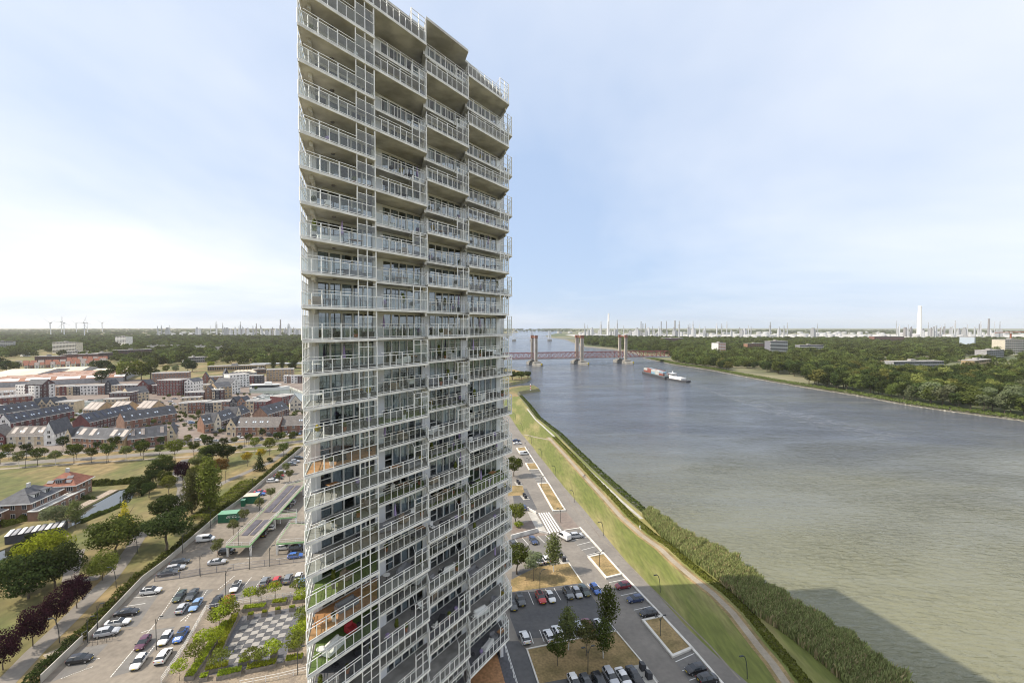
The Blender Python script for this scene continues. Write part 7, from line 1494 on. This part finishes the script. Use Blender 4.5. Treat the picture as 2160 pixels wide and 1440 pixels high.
w5 = [(-4478.9, 3115.3), (-908.8, 3115.3), (-1560.8, 5352.1), (-7692.6, 5352.1)]; p5 = scatter(w5, 70, 14, keep=0.8); wood('wood', p5, 'far0', 'thin dark tree lines on the western horizon', 1.2, 2.6, 15, 'wood_dark', 0.55)
w6 = [(1350, 3900), (5200, 3800), (7000, 7000), (1400, 7000)]; p6 = scatter(w6, 90, 16, keep=0.75); wood('wood', p6, 'far0', 'thin dark tree lines on the eastern horizon', 1.2, 2.8, 17, 'wood_dark', 0.5)
w7 = [(-7500, 5600), (1100, 5200), (1100, 9500), (-9000, 9500)]; p7 = scatter(w7, 140, 18, keep=0.7); wood('wood', p7, 'far0', 'farthest tree lines under the horizon', 1.6, 3.4, 19, 'wood_dark', 0.5)
# big single trees by the sheds and in the town
for i, (p, h, lf, k) in enumerate((((-471.3, 553.8),26,'leaf_light','bank'),((-458.9, 561.4),26,'leaf_light','bank'),((-453.4, 569.1),25,'leaf_mid','bank'),((-478.9, 528.9),17,'leaf_dark','bank'),((-492.5, 553.8),14,'leaf_dark','bank'),((-471.5, 660.3),20,'leaf_dark','bank'),((-468.9, 665.6),17,'leaf_dark','bank'),((-467.6, 705.5),13,'leaf_lime','bank'),((-367.7, 699.5),26,'leaf_mid','column'),((-357.3, 705.5),24,'leaf_mid','column'),((-586, 639.8),20,'leaf_dark','bank'),((-582.8, 649.9),20,'leaf_dark','bank'),((-723.9, 649.9),20,'leaf_dark','bank'),((-712.5, 649.9),18,'leaf_mid','bank'),((-323.9, 671.1),18,'leaf_dark','bank'),((-792.3, 705.5),20,'leaf_dark','bank'),((-495.2, 649.9),12,'leaf_light','bank'),((-481.7, 649.9),12,'leaf_grey','bank'))):
    tree(p, k, h, lf, '%s town tree, %s from the works hall onward' % ({'leaf_light':'Bright green','leaf_mid':'Mid green','leaf_dark':'Dark','leaf_lime':'Lime green','leaf_grey':'Grey green'}[lf], ORD[i]), wide=1.1)
gr = random.Random(2)
for i, p in enumerate([(-303, 299.8),(-293.2, 302),(-328.8, 345.3),(-261.3, 291.3),(-301.7, 304.3),(-231.3, 334),(-232.3, 328.7),(-244.6, 334),(-233, 316),(-234.3, 348.2),(-186, 291.3),(-179, 277.4),(-163.9, 339.6),(-159.8, 336.8),(-237.5, 299.8),(-304.6, 390.7),(-310.6, 410.2),(-311.3, 422.9),(-307.3, 422.9),(-307.5, 400.2),(-281.3, 373),(-252.4, 404.2),(-255.9, 422.9),(-251.1, 425.1),(-252.8, 436.4),(-260.3, 460.8),(-208.8, 406.2),(-328.8, 344.7),(-308.2, 330.8),(-210.7, 302),(-164.3, 273.7),(-234.9, 348.2),(-240.4, 302)]):
    tree(p, 'street' if i % 3 else 'bush', gr.uniform(3.2,5.5) if i % 3 else gr.uniform(1.6,2.4), ['leaf_light','leaf_mid','leaf_olive'][i % 3], 'small garden tree between the town houses', group='garden trees in the town', wide=1.2, name='garden_tree')

# wake of the tug: a broken sheet of foam just above the water
m_, n_, l_, p_ = nodes('foam'); p_.inputs['Base Color'].default_value = (0.75, 0.77, 0.78, 1); p_.inputs['Roughness'].default_value = 0.6
tc_ = n_.new('ShaderNodeTexCoord'); nz_ = n_.new('ShaderNodeTexNoise'); nz_.inputs['Scale'].default_value = 0.22; nz_.inputs['Detail'].default_value = 8; nz_.inputs['Roughness'].default_value = 0.7; l_.new(tc_.outputs['Object'], nz_.inputs['Vector'])
rp_ = n_.new('ShaderNodeMapRange'); rp_.inputs[1].default_value = 0.50; rp_.inputs[2].default_value = 0.78; rp_.inputs[3].default_value = 0.0; rp_.inputs[4].default_value = 0.22; l_.new(nz_.outputs['Fac'], rp_.inputs[0]); l_.new(rp_.outputs[0], p_.inputs['Alpha'])
wk = [(216.7, 555.7), (216.6, 493.2), (216.8, 431.6), (217.4, 370.6), (222.4, 321.4), (233.2, 277.7)]
L_ = offset_line(wk, 1); q = MB()
for i in range(len(wk)-1):
    w0, w1_ = 4 + 3.0*i, 4 + 3.0*(i+1); a0, a1 = offset_line(wk, w0)[i], offset_line(wk, -w0)[i]; b0, b1 = offset_line(wk, w1_)[i+1], offset_line(wk, -w1_)[i+1]
    q.face([(*a1, WZ+0.05), (*b1, WZ+0.05), (*b0, WZ+0.05), (*a0, WZ+0.05)])
tag(q.obj('wake_foam', 'foam'), 'pale foam trail behind the push tug', 'foam', kind='stuff')
# shrubs of the town gardens: one scattered mass
gp = [p for p in scatter([(-298.9, 249.7), (-128.1, 277.4), (-179.5, 389.7), (-277.5, 389.7), (-272.4, 346.6), (-392.4, 328.4)], 6.0, 31, keep=0.5) if not inside(p, harbour1) and not inside(p, harbour2)]
bs = tree((-194, 283.2), 'bush0', 2.2, 'leaf_mid', 'round shrub by the short brick row'); WOODSRC[('bush0','leaf_mid')] = [o for o in bpy.data.objects if o.parent == bs and o.name.startswith('crown')][0]
wood('garden_shrubs', gp, 'bush0', 'green shrubs filling the gardens between the terraces', 0.6, 1.5, 33, 'leaf_mid')

# ================================================================== things standing on the balconies
mat('rattan', (0.28,0.22,0.16), 0.9); mat('black_fabric', (0.03,0.03,0.035), 0.9); mat('grey_fabric', (0.22,0.22,0.23), 0.9); mat('white_plastic', (0.72,0.72,0.70), 0.5); mat('teak', (0.36,0.18,0.07), 0.7); mat('red_fabric', (0.45,0.04,0.05), 0.9); mat('blue_fabric', (0.05,0.16,0.36), 0.9); mat('terracotta', (0.36,0.14,0.07), 0.85); mat('pot_white', (0.72,0.71,0.68), 0.6); mat('pot_grey', (0.14,0.14,0.15), 0.6); mat('lilac', (0.36,0.28,0.50), 0.9)
def chair_parts():
    s = MB(); s.box(-.28,.28,-.26,.28,.40,.47); b = MB(); b.face([(-.27,.26,.47),(.27,.26,.47),(.27,.40,1.0),(-.27,.40,1.0)]); b.box(-.27,.27,.28,.34,.45,.98); l = MB(); l.box(-.02,.02,-.02,.02,0,.42); a = MB(); a.box(-.03,.03,-.26,.3,.62,.66)
    return s.mesh('seat','grey_fabric'), b.mesh('backrest','grey_fabric'), l.mesh('leg','pole'), a.mesh('armrest','pole')
CH = chair_parts()
def put(b, k, x, y, f, name, lb, cat, rz=0.0, grp='balcony furniture'):
    x0, x1, yf, z = balcony_info[(b, k)]; loc = (x0 + (x1-x0)*x + SK*y, yf + y, z + 0.032)
    w = Matrix.Translation((TX,TY,0)) @ Matrix.Rotation(TOWER_RZ,4,'Z'); p = w @ Vector(loc); t = thing(name, lb, cat, p, TOWER_RZ + rz, grp); f(t); return t
def f_chair(m):
    def g(t):
        for i, nm in ((0,'seat'),(1,'backrest')): paint(ob(nm, CH[i], t), m)
        for sx in (-.24,.24):
            for sy in (-.22,.25): ob('leg', CH[2], t, (sx,sy,0))
            ob('armrest', CH[3], t, (sx*1.15,0,0))
    return g
def f_lounge(m):
    def g(t):
        s = MB(); s.box(-.42,.42,-.4,.4,.12,.42); s.obj('seat', m, t); s = MB(); s.box(-.42,.42,.3,.48,.42,.86); s.obj('backrest', m, t)
        for sx in (-.5,.42): s = MB(); s.box(sx,sx+.08,-.4,.48,.1,.62); s.obj('armrest', m, t)
    return g
def f_sofa(m):
    def g(t):
        s = MB(); s.box(-1.0,1.0,-.4,.4,.1,.42); s.obj('seat', m, t); s = MB(); s.box(-1.0,1.0,.28,.48,.42,.82); s.obj('backrest', m, t)
        for sx in (-1.12,1.0): s = MB(); s.box(sx,sx+.12,-.4,.48,.1,.62); s.obj('armrest', m, t)
    return g
def f_table(m):
    def g(t):
        s = MB(); s.box(-.6,.6,-.4,.4,.70,.74); s.obj('table_top', m, t)
        for sx in (-.52,.52):
            for sy in (-.33,.33): l = MB(); l.box(sx-.03,sx+.03,sy-.03,sy+.03,0,.70); l.obj('leg', 'pole', t)
    return g
def f_round(m):
    def g(t):
        s = MB(); s.lathe([(.42,.70),(.42,.73)], 14); s.obj('table_top', m, t); s = MB(); s.tube((0,0,.03),(0,0,.70),.04); s.lathe([(.25,0),(.25,.03)],10); s.obj('pedestal', 'pole', t)
    return g
POTP = {}
def f_pot(pm, lf, h=0.9):
    def g(t):
        s = MB(); s.lathe([(.15,0),(.22,.38),(.24,.42)], 10); s.obj('pot', pm, t)
        if lf not in POTP:
            rs = np.random.default_rng(len(POTP)+5); n = 150; d = rs.normal(size=(n,3)); d /= np.linalg.norm(d,axis=1,keepdims=True); P_ = d*np.array([.28,.28,.36])*(0.5+0.5*rs.random(n))[:,None] + np.array([0,0,.75]); V, F = leaf_quads(P_, d, 0.16, rs); POTP[lf] = npmesh('plant', V, F, lf)
        ob('plant', POTP[lf], t, (0,0,0), 0, (1,1,h))
    return g
def f_parasol(m):
    def g(t):
        s = MB(); s.tube((0,0,0),(0,0,2.3),.025); s.lathe([(.28,0),(.28,.06)],10); s.obj('pole', 'pole', t); s = MB(); s.lathe([(.04,.95),(.15,1.1),(.10,1.7),(.03,2.35)], 8); s.obj('folded_canopy', m, t)
    return g
def f_box(m):
    def g(t):
        s = MB(); s.box(-.6,.6,-.28,.28,0,.56); s.obj('chest', m, t); s = MB(); s.box(-.62,.62,-.3,.3,.562,.62); s.obj('lid', m, t)
    return g
def f_grill(t):
    s = MB(); s.lathe([(.05,.62),(.26,.74),(.29,.86),(.22,1.0),(.06,1.06)], 10); s.obj('kettle', 'black_fabric', t)
    for a in (0,2.1,4.2): l = MB(); l.tube((math.cos(a)*.3,math.sin(a)*.3,0),(math.cos(a)*.12,math.sin(a)*.12,.7),.02); l.obj('leg', 'pole', t)
def where(b, k):
    n = abs(k)
    return '%s bay, %s storey %s eye level' % (['leftmost','second','third','rightmost'][b], ORD[n-1] if n else 'the', 'above' if k > 0 else 'below') if n else '%s bay, storey at eye level' % ['leftmost','second','third','rightmost'][b]
KIND = [('black chair','balcony_chair','chair',f_chair('black_fabric')),('grey lounge armchair','armchair','armchair',f_lounge('grey_fabric')),('brown rattan armchair','armchair','armchair',f_lounge('rattan')),('white plastic chair','balcony_chair','chair',f_chair('white_plastic')),('pale sofa','sofa','sofa',f_sofa('white_plastic')),('grey garden sofa','sofa','sofa',f_sofa('grey_fabric')),
    ('dark dining table','balcony_table','table',f_table('black_fabric')),('teak table','balcony_table','table',f_table('teak')),('round white table','balcony_table','table',f_round('white_plastic')),('green plant in terracotta pot','potted_plant','potted plant',f_pot('terracotta','leaf_light')),('leafy plant in white pot','potted_plant','potted plant',f_pot('pot_white','leaf_mid')),('tall plant in dark pot','potted_plant','potted plant',f_pot('pot_grey','leaf_light',1.7)),('lilac flowers in grey pot','potted_plant','potted plant',f_pot('pot_grey','lilac',0.9)),('yellow flowers in white pot','potted_plant','potted plant',f_pot('pot_white','leaf_yellow',1.0)),('folded lilac parasol','parasol','parasol',f_parasol('lilac')),('folded grey parasol','parasol','parasol',f_parasol('grey_fabric')),('dark storage chest','storage_chest','chest',f_box('black_fabric')),('black kettle grill','grill','grill',f_grill)]
ir = random.Random(99)
for k in range(-15, 10):
    for b in range(4):
        if b < 3 and k < [-11,-12,-13][b]: continue
        if b == 3 and k < -15: continue
        if k > 6 and ir.random() < 0.5: continue
        n = ir.choice([2,3,3,4]) if k > -1 else ir.choice([3,4,5,5]); deep = balcony_info[(b,k)][2] == 0.0; slots = [0.14, 0.32, 0.5, 0.68, 0.86]; ir.shuffle(slots)
        for i, q in enumerate(ir.sample(range(len(KIND)), n)):
            lb, nm, cat, f = KIND[q]; y = ir.uniform(0.5, 1.2) if cat == 'potted plant' else ir.uniform(0.9, 2.2 if deep else 1.3)
            put(b, k, slots[i], y, f, nm, lb + ' on the ' + where(b, k), cat, ir.uniform(-0.5, 0.5) + (math.pi if ir.random() < .3 else 0))
put(0, -4, 0.42, 1.6, f_lounge('black_fabric'), 'armchair', 'dark high armchair on the terracotta deck of the leftmost bay', 'armchair'); put(0, -10, 0.55, 1.9, f_lounge('red_fabric'), 'armchair', 'red cushioned armchair low in the leftmost bay', 'armchair')
# ================================================================== air: one even haze round the whole place
hz = nodes('haze_air'); hm, hn, hl, hp = hz; hn.remove(hp); pv = hn.new('ShaderNodeVolumePrincipled'); pv.inputs['Color'].default_value = (0.97, 0.985, 1.0, 1); pv.inputs['Density'].default_value = 0.00004; pv.inputs['Anisotropy'].default_value = 0.3
hl.new(pv.outputs[0], hn['Material Output'].inputs['Volume'])
hb = MB(); hb.box(-15600, 15600, -2600, 15600, -7, 230); tag(hb.obj('haze', 'haze_air'), 'pale summer haze over the whole landscape', 'haze', kind='stuff')
